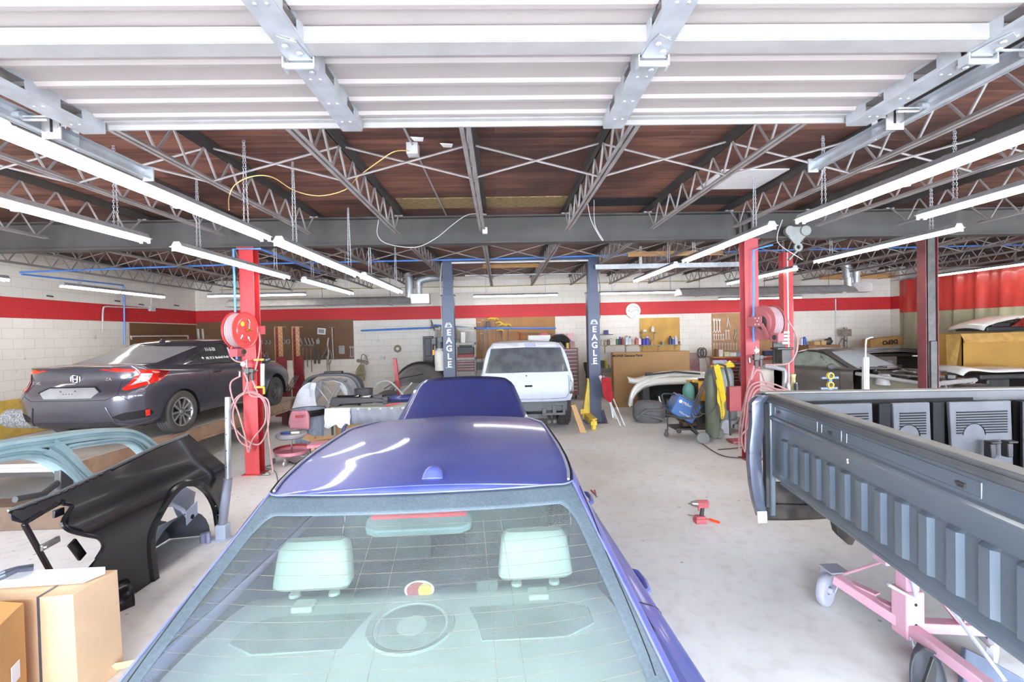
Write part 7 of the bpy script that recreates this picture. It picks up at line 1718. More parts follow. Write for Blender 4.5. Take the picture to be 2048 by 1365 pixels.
tl_ = MB().prism([(-0.34, 0.12), (0.42, 0.10), (0.42, 0.37), (0.0, 0.33)], (0, -0.42, 0), (1, 0, 0), (0, 0.12, 1), (0, 1, 0), 0.05).build('tail_lamp', M_LDRED, bl_, local=True, bevel=0.01); MB().prism([(-0.10, 0.14), (0.4, 0.13), (0.4, 0.24), (0.10, 0.24)], (0, -0.435, 0.0), (1, 0, 0), (0, 0.12, 1), (0, 1, 0), 0.03).build('bright_lens', M_LRED, tl_, local=True)
text('CIVIC', 'lettering', WM[bl_.name] @ Vector((-0.28, -0.43, 0.27)), 0.09, M_SEAM, bl_, xdir=(0.9, 0, 0.35), up=(0, 0.2, 1))
b3 = empty('white_bonnet', (P(1990, 745, Y=9.6).x, 9.6, 0), 0, 'long white bonnet lying on black parts in front of the very large carton', 'car part')
z3 = P(1990, 735, Y=9.6).z; x3 = P(1990, 745, Y=9.6).x
pr = curve([(P(1888, 745, Y=9.6).x-x3, 0, z3-0.06), (P(1896, 735, Y=9.6).x-x3, 0, z3+0.02), (P(1910, 730, Y=9.6).x-x3, 0, z3+0.05), (-0.4, 0, z3+0.0), (0.3, 0, z3+0.0), (1.2, 0, z3-0.09)], 4)
slab(b3, [(p.x, p.z) for p in pr], -0.4, 0.5, M_WPAINT, 'outer_skin', 0.03)
MB().b(-0.7, 1.2, -0.35, 0.4, z3-0.22, z3-0.12).b(-0.5, 0.0, -0.3, 0.2, 0, z3-0.22).b(0.5, 1.1, -0.3, 0.3, 0, z3-0.22).build('support_parts', M_BLACK, b3, local=True, bevel=0.03)
tc_ = empty('tool_case', P(1945, 775, Y=7.3)+Vector((0, 0, -0.1)), 0, 'black rounded case with orange mark behind the pickup bed', 'case')
MB().box((0, 0, 0.0), (0.52, 0.25, 0.30)).build('case_shell', M_BLACK, tc_, local=True, bevel=0.05); MB().tube([(-0.10, -0.135, 0.05), (0.0, -0.135, 0.075), (0.1, -0.135, 0.06)], 0.012, 6).build('orange_mark', mat('orange_plastic', 'e08a2a', 0.5), tc_, local=True)
single(MB().b(tc_.location.x-0.4, tc_.location.x+0.5, 7.1, 7.6, 0, tc_.location.z-0.16), 'crate', M_DARKMETAL, 'dark crate under the black rounded case', 'crate')
single(MB().tube(curve([P(1835, 712, Y=9.4), P(1850, 712, Y=9.4), P(1851, 735, Y=9.4), P(1850, 790, Y=9.4)], 4), 0.018, 8).tube(curve([P(1825, 712, Y=9.4), P(1838, 715, Y=9.4), P(1842, 740, Y=9.4), P(1845, 800, Y=9.4)], 4), 0.012, 8), 'tube_rack', M_STEELW, 'thin white bent tube rack beside the dark red column', 'rack')
# ================================================================ welding corner
M_MB = mat('blue_welder_case', '1660a8', 0.35, coat=0.3, dust=0.08)
wc = empty('welding_cart', (3.35, 8.25, 0), 0.0, 'black welding cart with large rear wheels and curved handle', 'cart')
def wp(px, py, Y): return WM[wc.name].inverted() @ P(px, py, Y=Y)
YA, YB_ = 8.45, 7.95
MB().tube([wp(1335, 868, YA), wp(1335, 800, YA)], 0.014, 8).tube([wp(1345, 812, YA), wp(1400, 872, YB_)], 0.02, 8).tube([wp(1333, 820, YA+0.4), wp(1395, 870, YB_+0.5)], 0.02, 8).tube(curve([wp(1330, 812, YA), wp(1324, 792, YA), wp(1332, 788, YA), wp(1352, 790, YA), wp(1358, 797, YA)], 4), 0.016, 8).tube([wp(1330, 812, YA), wp(1345, 826, YA)], 0.014, 8).build('frame', M_BLACK, wc, local=True)
a = wp(1340, 850, YA); MB().b(a.x, a.x+0.75, -0.1, 0.35, 0.18, 0.21).build('lower_shelf', M_BLACK, wc, local=True, bevel=0.004)
MB().box(((a.x+0.3), 0.1, 0.27), (0.26, 0.2, 0.10)).build('shelf_tools', mat('brown_leather', '5c4438', 0.7), wc, local=True, bevel=0.02)
for px, py, Y, r, n in ((1406, 879, 7.85, 0.105, 'rear_wheel'), (1436, 873, 8.2, 0.105, 'rear_wheel')):
 c = wp(px, py, Y); c.z = r; MB().lathe([(0.05, -0.02), (r-0.03, -0.018), (r-0.01, -0.025), (r, -0.015), (r, 0.015), (r-0.01, 0.025), (r-0.03, 0.018), (0.05, 0.02), (0, 0.02)], c, Matrix.Rotation(-0.35, 3, 'Z') @ rotm(PI/2), 28, caps=False).build(n, mat('grey_rubber_wheel', '6a6a6a', 0.6, dust=0.2), wc, local=True)
for px, Y in ((1333, 8.45), (1358, 8.7)):
 c = wp(px, 866, Y); c.z = 0.045; MB().cyl(c-Vector((0, 0.015, 0)), c+Vector((0, 0.015, 0)), 0.045, 18).b(c.x-0.02, c.x+0.02, c.y-0.02, c.y+0.02, 0.05, 0.14).build('front_caster', M_DARKMETAL, wc, local=True)
wd = empty('welder', wp(1368, 830, 8.3)+wc.location, -0.15, 'blue welding machine tilted on the black welding cart', 'welding machine')
Rt = rotm(0, 0.50); w0, h0, d0 = 0.40, 0.34, 0.48
MB().box((0, 0.1, 0.12), (0.44, 0.5, 0.36), R=Rt).build('case', M_MB, wd, local=True, bevel=0.015); MB().box(Rt @ Vector((0.02, 0.1, 0.02))+Vector((0.085, 0, 0.27)), (0.30, 0.46, 0.012), R=Rt).build('top_lid', mat('dusty_lid', '9aa6b4', 0.5, dust=0.3), wd, local=True, bevel=0.004)
MB().box(Rt @ Vector((0, 0.0, 0.195))+Vector((0, 0.05, 0.12)), (0.20, 0.05, 0.03), R=Rt).build('carry_handle', M_BLACK, wd, local=True, bevel=0.01); MB().box(Rt @ Vector((0.225, 0.1, 0.0))+Vector((0, 0, 0.12)), (0.012, 0.42, 0.30), R=Rt).build('front_panel', M_BLACK, wd, local=True)
ax_ = (Rt @ Vector((1, 0, 0))); az_ = (Rt @ Vector((0, 0, 1))); Wd = WM[wd.name].to_3x3()
text('Miller', 'lettering', WM[wd.name] @ (Rt @ Vector((-0.02, -0.255, 0.09))+Vector((0, 0.1, 0.12))), 0.075, M_WHITE, wd, xdir=Wd @ ax_, up=Wd @ az_)
text('Millermatic', 'lettering', WM[wd.name] @ (Rt @ Vector((0.03, -0.255, -0.09))+Vector((0, 0.1, 0.12))), 0.052, M_WHITE, wd, xdir=Wd @ ax_, up=Wd @ az_)
MB().lathe([(0, 0), (0.032, 0), (0.032, 0.003)], Rt @ Vector((-0.15, -0.253, 0.09))+Vector((0, 0.1, 0.12)), rotm(PI/2), 20).build('round_logo', M_WHITE, wd, local=True)
def bottle(nm, px, pyb, pyt, Y, r, m, lab, cat='gas cylinder', z0=None):
 p = P(px, pyb, Y=Y); zt = P(px, pyt, Y=Y).z; zb_ = 0.02 if z0 is None else z0
 t = empty(nm, (p.x, Y, zb_), 0, lab, cat); H = zt-zb_
 MB().lathe([(0, 0), (r*0.9, 0), (r, 0.02), (r, H-r*1.3), (r*0.85, H-r*0.7), (r*0.4, H-r*0.2), (r*0.25, H-r*0.1), (r*0.25, H)], n=28).build('cylinder', m, t, local=True)
 MB().cyl((0, 0, H), (0, 0, H+0.05), 0.018, 10).cyl((-0.05, 0, H+0.03), (0.09, 0, H+0.03), 0.014, 8).cyl((0.09, -0.04, H+0.03), (0.09, -0.015, H+0.03), 0.03, 14).build('valve', M_BRASS, t, local=True); return t
bottle('gas_cylinder', 1425, 870, 736, 7.95, 0.115, mat('dusty_olive_green', '56604a', 0.45, dust=0.12, var=0.1), 'tall olive green gas cylinder standing upright on the welding cart', z0=0.10)
bottle('refrigerant_cylinder', 1378, 830, 765, 9.4, 0.12, mat('teal_green_cylinder', '3f8f7e', 0.45, dust=0.15), 'small teal cylinder standing behind the blue welder', z0=0.45)
bottle('water_separator', 1450, 840, 728, 8.9, 0.17, mat('cloudy_plastic_drum', '8f9692', 0.35, var=0.12, dust=0.1), 'cloudy plastic drum with yellow lid behind the tall green cylinder', 'drum', z0=0.75)
MB().lathe([(0.185, -0.06), (0.19, -0.03), (0.15, 0.03), (0, 0.05)], (0, 0, P(1450, 728, Y=8.9).z-0.75), n=28, caps=False).build('yellow_lid', M_YEL, bpy.data.objects['water_separator'], local=True)
db = P(1450, 850, Y=8.9).x
single(MB().lathe([(0.0, 0.02), (0.16, 0.05), (0.22, 0.30), (0.20, 0.72)], (db, 8.9, 0), n=28).lathe([(0.2, 0.14), (0.30, 0.17), (0.31, 0.24), (0.2, 0.24)], (db, 8.9, 0), n=28), 'blasting_pot', mat('dusty_grey_pot', '5a5c5e', 0.5, dust=0.3), 'dusty grey wheeled pot under the cloudy drum', 'pot')
for dx in (-0.16, 0.19): single(MB().lathe([(0.04, -0.03), (0.09, -0.035), (0.13, -0.03), (0.14, 0), (0.13, 0.03), (0.04, 0.03)], (db+dx, 8.55, 0.141), Matrix.Rotation(0.3, 3, 'Z') @ rotm(PI/2), 28), 'spoked_wheel', M_GALV, 'silver hub wheel at the %s foot of the dusty grey pot' % ('left' if dx < 0 else 'right'), 'wheel', 'wheels of the grey pot')
yw = P(1403, 790, Y=9.5); w2 = empty('yellow_welder', (yw.x, 9.5, 0), 0.1, 'yellow welding machine behind the blue welder', 'welding machine'); zt = P(1403, 765, Y=9.2).z
MB().b(-0.17, 0.17, -0.2, 0.25, zt-0.40, zt).build('case', mat('orange_yellow_case', 'e0a51c', 0.4), w2, local=True, bevel=0.015); MB().b(-0.18, -0.175, -0.18, 0.2, zt-0.38, zt-0.03).b(-0.06, 0.06, -0.03, 0.03, zt, zt+0.05).build('black_front', M_BLACK, w2, local=True); MB().b(-0.19, 0.19, -0.2, 0.25, 0, zt-0.40).build('stand_box', M_DARKMETAL, w2, local=True, bevel=0.01)
m = MB()
for k in range(6): m.tube(curve([P(1428+k*2, 732, Y=7.78), P(1436+k*2, 765, Y=7.76), P(1443+k*1.5, 800, Y=7.75), P(1449-k, 825-k*4, Y=7.75), P(1443, 838-k*5, Y=7.76), P(1440-k, 800, Y=7.77), P(1432+k, 760, Y=7.78)], 5), 0.0085, 6)
single(m, 'yellow_cable', mat('yellow_rubber_cable', 'e8c81c', 0.45), 'yellow cable hanging in long loops over the tall green cylinder', 'cable')
m = MB()
for k in range(4): m.tube(curve([P(1420+k*2, 735, Y=7.80), P(1408-k*3, 780, Y=7.85), P(1395-k*4, 815+k*4, Y=8.0), P(1402-k*6, 832+k*2, Y=7.8), P(1360-k*12, 838-k*3, Y=7.95), P(1337, 820+k*6, Y=8.2)], 5), 0.009, 6)
m.tube(curve([P(1422, 737, Y=7.8), P(1434, 800, Y=7.80), P(1420, 826, Y=7.8), P(1403, 828, Y=7.85)], 5), 0.009, 6)
single(m, 'welding_cable', M_RUBBER, 'black welding cables drooping from the green cylinder to the blue welder', 'cable')
single(MB().tube(curve([P(1400, 885, Z=0.012), P(1445, 912, Z=0.012), P(1500, 915, Z=0.012), P(1520, 905, Z=0.012)], 5), 0.008, 6).tube(curve([P(1436, 900, Z=0.012), P(1470, 897, Z=0.012), P(1500, 893, Z=0.012)], 4), 0.008, 6), 'floor_cable', M_RUBBER, 'thin black cable lying on the floor between the welding cart and pickup bed', 'cable')
rc = P(1480, 850, Y=7.9); t = empty('red_hand_truck', (rc.x, 8.0, 0), 0, 'dusty red hand truck standing behind the right red column hose', 'hand truck')
MB().tube([(-0.12, 0, 0.1), (-0.14, 0, 1.05), (-0.2, 0, 1.35), (-0.36, 0, 1.40)], 0.022, 8).tube([(0.12, 0, 0.1), (0.12, 0, 1.0)], 0.02, 8).build('frame', M_DARKMETAL, t, local=True); MB().b(-0.18, 0.18, -0.1, 0.02, 0.55, 0.98).build('red_box', M_COLPINK, t, local=True, bevel=0.006); MB().b(-0.2, 0.25, -0.25, 0.0, 0.02, 0.05).build('toe_plate', M_COLPINK, t, local=True); MB().box((-0.30, 0, 1.42), (0.26, 0.06, 0.07)).build('grip', mat('grey_foam_grip', '86858a', 0.7), t, local=True, bevel=0.02)
# clutter between the red column and thin post
gx = P(1560, 760, Y=8.2).x; gt = empty('engine_stand', (gx, 8.2, 0), 0, 'grey cluttered equipment stand with duct pipe right of the right red column', 'stand')
MB().b(-0.33, 0.12, 0.1, 0.5, 0.0, P(1555, 735, Y=8.4).z).build('pale_cabinet', mat('scuffed_pale_cabinet', 'b9aea0', 0.6, dust=0.2), gt, local=True, bevel=0.02)
g0 = WM[gt.name].inverted()
MB().tube(curve([g0 @ P(1528, 733, Y=8.1), g0 @ P(1560, 738, Y=8.1), g0 @ P(1570, 745, Y=8.1), g0 @ P(1568, 775, Y=8.1), g0 @ P(1560, 800, Y=8.1)], 4), 0.04, 10).build('duct_pipe', M_GALV, gt, local=True)
MB().b(-0.02, 0.16, -0.1, 0.1, P(1562, 728, Y=8.1).z, P(1562, 700, Y=8.1).z).b(-0.1, 0.2, -0.1, 0.12, P(1562, 700, Y=8.1).z, P(1562, 696, Y=8.1).z).build('pump_unit', M_DARKMETAL, gt, local=True, bevel=0.008)
for k in range(4): MB().b(0.02, 0.16, -0.05, 0.1, P(1574, 663+k*7, Y=8.1).z-0.045, P(1574, 663+k*7, Y=8.1).z).build('white_drawer', M_STEELW, gt, local=True, bevel=0.004)
MB().b(-0.05, 0.18, 0.1, 0.14, 0.5, P(1574, 655, Y=8.1).z).build('back_frame', M_DARKMETAL, gt, local=True)
def spray(px, pyb, Y, col, lab, capc='d8d8d8', r=0.033, h=0.19, nm='spray_can', cat='spray can', grp=None, z=None):
 p = P(px, pyb, Y=Y); t = empty(nm, (p.x, Y, p.z if z is None else z), 0, lab, cat, grp)
 MB().lathe([(0, 0), (r, 0), (r, h*0.82), (r*0.7, h*0.88), (r*0.7, h*0.9)], n=14).build('can', mat('can_'+col, col, 0.35), t, local=True); MB().lathe([(r*0.72, h*0.88), (r*0.68, h), (0, h)], n=12, caps=False).build('cap', mat('cap_'+capc, capc, 0.5), t, local=True); return t
sh_z = P(1580, 787, Y=8.0).z
single(MB().b(P(1560, 787, Y=8.0).x, P(1640, 787, Y=8.0).x, 7.85, 8.15, 0, sh_z), 'work_cabinet', M_DARKMETAL, 'low dark cabinet hidden behind the pickup bed carrying spray cans', 'cabinet')
spray(1577, 787, 8.0, 'd5d6d6', 'white spray can standing behind the far rail of the pickup bed', z=sh_z); spray(1593, 787, 8.0, '4c4c50', 'dark spray can right of the white one behind the pickup bed', '8a8a8a', z=sh_z); single(MB().lathe([(0.03, 0), (0.05, 0.1), (0.035, 0.25), (0.05, 0.33), (0, 0.34)], (P(1585, 780, Y=8.12).x, 8.1, sh_z), n=10), 'work_glove', mat('pale_yellow_glove', 'd8cf9a', 0.8), 'pale yellow work glove standing behind the spray cans', 'glove')
# ================================================================ white bumper, dark shells and the big carton
xa = P(1228, 800, Y=11.9).x; xz = P(1381, 800, Y=11.9).x; zt = P(1300, 704, Y=11.9).z
bg = empty('cardboard_box', ((xa+xz)/2, 11.95, 0), 0, 'large flat cardboard carton with small black print standing upright behind the white bumper', 'box')
MB().b(xa, xz, 11.9, 12.15, 0, zt).build('carton', mat('plain_brown_carton', 'ad8557', 0.75, var=0.05, scale=1.5), bg, bevel=0.006); text('MOPAR Genuine Parts', 'lettering', P(1255, 712, Y=11.89), 0.085, M_SEAM, bg, bold=0.002)
bp_ = empty('bumper_cover', (P(1335, 760, Y=10.6).x, 10.6, 0), 0, 'white bumper cover lying on dark car parts in front of the large flat carton', 'bumper')
i0 = WM[bp_.name].inverted()
def strip(pxs, w, Y, m, nm, t, th=0.012, dy=0.3):
 pts = curve([WM[t.name].inverted() @ P(a, b, Y=Y) for a, b in pxs], 5); wd_ = w
 MB().grid([[p+Vector((0, dy*0.5, 0.03)), p+Vector((0, 0, 0)), p+Vector((0, -0.05, -wd_*0.5)), p+Vector((0, -0.02, -wd_))] for p in pts]).build(nm, m, t, local=True, solid=th, smooth=60)
strip([(1256, 757), (1275, 760), (1300, 753), (1330, 747), (1365, 745), (1400, 747), (1440, 752)], 0.10, 10.5, M_WPAINT, 'upper_strip', bp_); strip([(1258, 810), (1266, 788), (1280, 770), (1305, 760), (1350, 757), (1420, 756)], 0.14, 10.4, M_WPAINT, 'lower_strip', bp_)
MB().tube(curve([i0 @ P(1261, 812, Y=10.4), i0 @ P(1264, 790, Y=10.4), i0 @ P(1276, 772, Y=10.4), i0 @ P(1300, 762, Y=10.4)], 5), 0.055, 10).build('end_hook', M_WPAINT, bp_, local=True)
MB().tube([i0 @ P(1290, 751, Y=10.45), i0 @ P(1350, 744, Y=10.45), i0 @ P(1400, 748, Y=10.45)], 0.02, 6).box(i0 @ P(1298, 748, Y=10.45), (0.15, 0.05, 0.06)).build('dark_slot', M_BLACK, bp_, local=True)
dg = empty('glass_shell', (P(1340, 800, Y=10.7).x, 10.8, 0), 0, 'dark glossy glass shell under the white bumper cover', 'car part')
MB().grid([[Vector((-0.75+1.5*i/12, -0.3+0.1*k-0.2*math.sin(PI*i/12), 0.02+(0.82+0.05*math.sin(PI*i/12))*(k/4)**0.8)) for k in range(5)] for i in range(13)]).build('glass', mat('dark_green_glass', '1c2624', 0.08, coat=1.0), dg, local=True, solid=0.01); MB().b(-0.72, -0.55, -0.32, 0.1, 0, 0.82).build('dark_frame', M_BLACK, dg, local=True, bevel=0.02); MB().b(0.5, 0.7, -0.3, 0.1, 0, 0.8).build('dark_frame', M_BLACK, dg, local=True, bevel=0.02)
lp = empty('wheel_liner', (P(1300, 820, Y=9.9).x, 9.95, 0), 0, 'crumpled dark grey plastic wheel liner on the floor in front of the white bumper', 'car part')
random.seed(5); rows = []
for i in range(17):
 a = 2*PI*i/16; rows.append([Vector((0.36*math.cos(a)*r_*(1+0.12*noise.noise(Vector((math.cos(a)*2, r_*3, 1)))), 0.25*math.sin(a)*r_, 0.46*h_+0.03*noise.noise(Vector((a*2, h_*4, 3))))) for r_, h_ in ((0.8, 0.0), (1.0, 0.25), (1.0, 0.5), (0.92, 0.75), (0.7, 0.95), (0.35, 1.0), (0.0, 0.93))])
MB().grid(rows).build('liner_body', mat('crumpled_grey_liner', '4d4e4f', 0.6, dust=0.2, bump=0.8, bscale=7), lp, local=True); MB().tube([(-0.35, -0.2, 0.12), (-0.15, -0.27, 0.3), (0.2, -0.26, 0.28), (0.36, -0.12, 0.36)], 0.035, 8).tube([(-0.3, -0.24, 0.2), (0.1, -0.28, 0.12), (0.3, -0.22, 0.05)], 0.03, 8).build('moulded_rib', MATS['crumpled_grey_liner'], lp, local=True)
# sawhorse with red cloth, leaning carton
sw = empty('sawhorse', (2.50, 9.55, 0), 0, 'folded white metal sawhorse leaning beside the right blue lift post', 'sawhorse')
for (p, q) in (((1207, 752), (1250, 853)), ((1200, 755), (1243, 857)), ((1213, 790), (1232, 838)), ((1219, 795), (1226, 836))): MB().bar(P(*p, Y=9.6), P(q[0], q[1], Y=9.55), 0.03, 0.02).build('leg', M_STEELW, sw, smooth=0)
MB().bar(P(1199, 752, Y=9.62), P(1216, 784, Y=9.62), 0.10, 0.06).build('top_rail', M_STEELW, sw, bevel=0.008)
cl = [[P(1201+dx+0.14*(py-752), py, Y=9.5-0.05*math.sin(dx*0.5+py*0.09)) for dx in (0, 5, 10, 15, 20)] for py in (755, 768, 782, 795, 806)]
cl[-1][0].z += 0.10; cl[-1][1].z += 0.05; cl[-1][4].z += 0.12
single(MB().grid(cl), 'red_cloth', mat('red_shop_cloth', 'a3202a', 0.85, bump=0.4, bscale=20), 'red shop cloth hanging on the folded sawhorse', 'cloth', solid=0.01, sub=2)
c0, c1 = P(1160, 866, Z=0), P(1152, 806, Y=9.55)
single(MB().prism([(0, 0), (0.13, 0), (-0.07, 0.56), (-0.16, 0.54)], (c0.x, c0.y, 0.0), (1, 0, 0), (0, 0.12, 1), (0, 1, 0), 0.10), 'narrow_carton', M_CARD, 'narrow brown carton leaning at the rear wheel of the white vehicle', 'box', bevel=0.004)
# ---------------------------------------------------------------- tools on the open floor
iw = empty('impact_wrench', P(1402, 1046, Z=0), 0, 'red and black cordless impact wrench standing on its battery on the floor', 'power tool')
M_MRED = mat('dusty_red_tool_shell', 'b3303c', 0.45, dust=0.15)
MB().box((-0.01, 0, 0.025), (0.12, 0.09, 0.05)).box((-0.01, 0, 0.06), (0.10, 0.075, 0.03)).build('battery', M_MRED, iw, local=True, bevel=0.01); MB().tube([(0.005, 0, 0.06), (0.012, 0, 0.11), (0.02, 0, 0.17)], [0.022, 0.02, 0.022], 12).build('grip', M_BLACK, iw, local=True)
MB().cyl((-0.045, 0, 0.20), (0.075, 0.01, 0.195), 0.036, 20).box((0.02, 0, 0.185), (0.10, 0.06, 0.05)).build('motor_housing', M_MRED, iw, local=True, bevel=0.004); MB().cyl((-0.10, -0.005, 0.205), (-0.045, 0, 0.20), 0.022, 18, 0.036).cyl((-0.13, -0.006, 0.206), (-0.10, -0.005, 0.205), 0.009, 8).build('nose_cone', M_STEEL, iw, local=True); MB().box((-0.02, 0, 0.145), (0.02, 0.02, 0.04)).build('trigger', M_MRED, iw, local=True, bevel=0.004)
sc = empty('screwdriver', P(1400, 1038, Z=0.012), 0, 'screwdriver with bright orange handle lying behind the red impact wrench', 'screwdriver'); q0, q1, q2 = [WM[sc.name].inverted() @ P(a, b, Z=0.014) for a, b in ((1376, 1030), (1418, 1039), (1440, 1046))]
MB().tube([q1, q1.lerp(q2, 0.1), q2.lerp(q1, 0.1), q2], [0.009, 0.013, 0.013, 0.008], 10).build('handle', mat('bright_orange_handle', 'f04a1c', 0.35), sc, local=True); MB().tube([q0, q1], 0.004, 6).build('shank', M_STEEL, sc, local=True)
pl_ = empty('pliers', P(1188, 988, Z=0.0), 0, 'small red handled pliers lying on the floor right of the blue sedan', 'pliers'); pi_ = WM[pl_.name].inverted(); A = [pi_ @ P(a, b, Z=0.012) for a, b in ((1182, 981), (1189, 989), (1189, 981), (1191, 988), (1194, 995))]
MB().tube([A[0], A[1]], 0.009, 8).tube([A[2], A[3]], 0.009, 8).build('handle', M_MRED, pl_, local=True); MB().tube([A[1], A[4]], 0.008, 6).tube([A[3], A[4]], 0.006, 6).build('jaw', M_STEEL, pl_, local=True)
# ================================================================ boards, tools and shelves on the back wall
WY = WALLY-0.02
def board(nm, x0, x1, z0, z1, m, lab, y=WALLY-0.001, th=0.018):
 return single(MB().b(x0, x1, y-th, y, z0, z1), nm, m, lab, 'board')
def wx(px, py=680, Y=WY): return P(px, py, Y=Y).x
def wz(px, py, Y=WY): return P(px, py, Y=Y).z
M_PEG = mat('brown_hardboard', '6e4e34', 0.6, var=0.12, scale=2, bump=0.1); M_PEGL = mat('tan_hardboard', 'a5723c', 0.55, var=0.1, scale=2); M_PEGR = mat('light_brown_pegboard', 'a87e56', 0.6, var=0.08); M_PEGY = mat('yellow_stained_board', 'c99a44', 0.55, var=0.12, scale=2)
board('tool_board', wx(394), wx(707), wz(550, 722), wz(550, 642), M_PEG, 'long dark brown tool board on the back wall behind the red towers')
o = single(MB().b(WXL+0.001, WXL+0.02, P(258, 645, X=WXL).y, WALLY-0.02, P(258, 722, X=WXL).z, P(258, 646, X=WXL).z), 'tool_board', M_PEG, 'dark brown board on the left wall behind the grey sedan', 'board')
board('tool_board', wx(953), wx(1111), wz(1030, 716), wz(1030, 635), M_PEGL, 'tan tool board with yellow handles on the back wall behind the white vehicle')
board('tool_board', wx(1280), wx(1360), wz(1320, 705), wz(1320, 636), M_PEGY, 'yellow stained board on the back wall above the large flat carton')
board('tool_board', wx(1424), wx(1575), wz(1490, 716), wz(1490, 626), M_PEGR, 'light brown board with wrenches on the back wall behind the right red column')
YT = WALLY-0.045
def hang(nm, cat, lab, grp, mb, m): return single(mb, nm, m, lab, cat, grp)
M_OLD = mat('tarnished_steel', '99918a', 0.45, 0.5, var=0.2, scale=20); M_NICK = mat('nickel_wrench', 'b9b3ab', 0.3, 0.8)
def wrench(px, py, L, m=M_NICK, lean=0.0, s=1.0):
 a = P(px, py, Y=YT); b = a+Vector((lean*L, 0, -L)); mb = MB().bar(a, b, 0.016*s, 0.008)
 mb.lathe([(0.013*s, -0.006), (0.026*s, -0.006), (0.026*s, 0.006), (0.013*s, 0.006), (0.013*s, -0.006)], a, rotm(PI/2), 12, caps=False)
 for sx in (-1, 1): mb.bar(b+Vector((sx*0.012*s, 0, 0.01)), b+Vector((sx*0.020*s, 0, -0.035*s)), 0.012*s, 0.01)
 return mb
for i in range(3): hang('wrench', 'wrench', '%s big wrench in the top row on the right tool board' % ('left', 'middle', 'right')[i], 'big wrenches', wrench(1428+i*5.5, 640, 0.36, s=1.6), M_NICK)
for i in range(2): hang('wrench', 'wrench', 'medium wrench %s of the small middle row on the right board' % ('just right', 'at the far right')[i], 'medium wrenches', wrench(1452+i*5, 662, 0.24, s=1.3, lean=0.05*i), M_NICK)
for i in range(5): hang('wrench', 'wrench', ORDN[i+1]+' small wrench in the middle row on the right board', 'small wrenches in the middle row', wrench(1428+i*4.6, 670, 0.15), M_NICK)
for i in range(9): hang('wrench', 'wrench', ORDN[i+1]+' small wrench in the lowest row on the right board', 'small wrenches in the lowest row', wrench(1428+i*5.6, 688, 0.17), M_NICK)
hang('pliers', 'pliers', 'pliers hanging alone near the top of the right tool board', None, MB().tube([P(1456, 636, Y=YT), P(1458, 645, Y=YT), P(1460, 655, Y=YT)], 0.014, 6).tube([P(1456, 636, Y=YT), P(1455, 645, Y=YT), P(1454, 655, Y=YT)], 0.014, 6), M_NICK)
hang('locking_pliers', 'pliers', 'cluster of dark locking pliers on the right tool board beside the column', None, MB().tube(curve([P(1470, 660, Y=YT), P(1472, 668, Y=YT), P(1469, 676, Y=YT), P(1473, 684, Y=YT)], 4), 0.03, 6), M_OLD)
hang('spanner_hook', 'tool', 'curved pale hook on the right tool board next to the column', None, MB().tube(curve([P(1486, 670, Y=YT), P(1482, 662, Y=YT), P(1486, 656, Y=YT), P(1493, 658, Y=YT)], 4), 0.018, 6), M_STEELW)
# hooks, chains and clamps on the left board
for i, px in enumerate((523, 532, 539)): hang('chain_hook', 'hook', ORDN[i+1]+' steel grab hook right of the left column', 'hooks right of the left column', MB().tube(curve([P(px, 681, Y=YT), P(px+2, 685, Y=YT), P(px, 689, Y=YT), P(px-2, 686, Y=YT)], 4), 0.018, 6), M_OLD)
for i, px in enumerate((567, 576)): hang('shackle', 'hook', ('left', 'right')[i]+' steel shackle hanging between the two pulling towers', 'shackles between the towers', MB().tube(curve([P(px-3, 687, Y=YT), P(px-2.5, 680, Y=YT), P(px+2.5, 680, Y=YT), P(px+3, 687, Y=YT)], 4), 0.016, 6).tube([P(px-3.5, 687, Y=YT), P(px+3.5, 687, Y=YT)], 0.014, 6), M_OLD)
for i, px in enumerate((601, 610, 617, 624)): hang('chain_hook', 'hook', ORDN[i+1]+' big chain hook right of the towers on the dark board', 'big hooks right of the towers', MB().tube(curve([P(px, 677, Y=YT), P(px+1, 682, Y=YT), P(px+3.5, 688, Y=YT), P(px, 692, Y=YT), P(px-3, 689, Y=YT)], 4), 0.024, 6), M_OLD)
hang('padlock_clamp', 'clamp', 'pale snatch clamp hanging right of the big chain hooks', None, MB().box(P(636, 684, Y=YT), (0.10, 0.04, 0.14)).tube([P(636, 681, Y=YT), P(637, 676, Y=YT)], 0.02, 6), mat('pale_grey_tool', '9ba095', 0.5))
for i, (px, l) in enumerate(((606, 0.95), (614, 0.6), (622, 0.75))): hang('pull_chain', 'chain', ('longest', 'shortest', 'middle length')[i]+' of three chains hanging on the long dark board', 'hanging pull chains', MB().chain(P(px, 696, Y=YT), P(px, 696, Y=YT)-Vector((0, 0, l)), 0.06, 0.010), M_OLD)
for i, px in enumerate((525, 533)): hang('clamp_ring', 'ring', ('left', 'right')[i]+' elongated steel ring low beside the left tower', 'elongated rings', MB().tube(curve([P(px, 705, Y=YT), P(px+3, 712, Y=YT), P(px, 722, Y=YT), P(px-3, 712, Y=YT), P(px, 705, Y=YT)], 4), 0.012, 6), M_OLD)
for i, px in enumerate((630, 638)): hang('flat_bar', 'tool', ('left', 'right')[i]+' flat dark bar hanging right of the chains', 'flat blades', MB().bar(P(px, 697, Y=YT), P(px, 728, Y=YT), 0.07, 0.01), M_DARKMETAL)
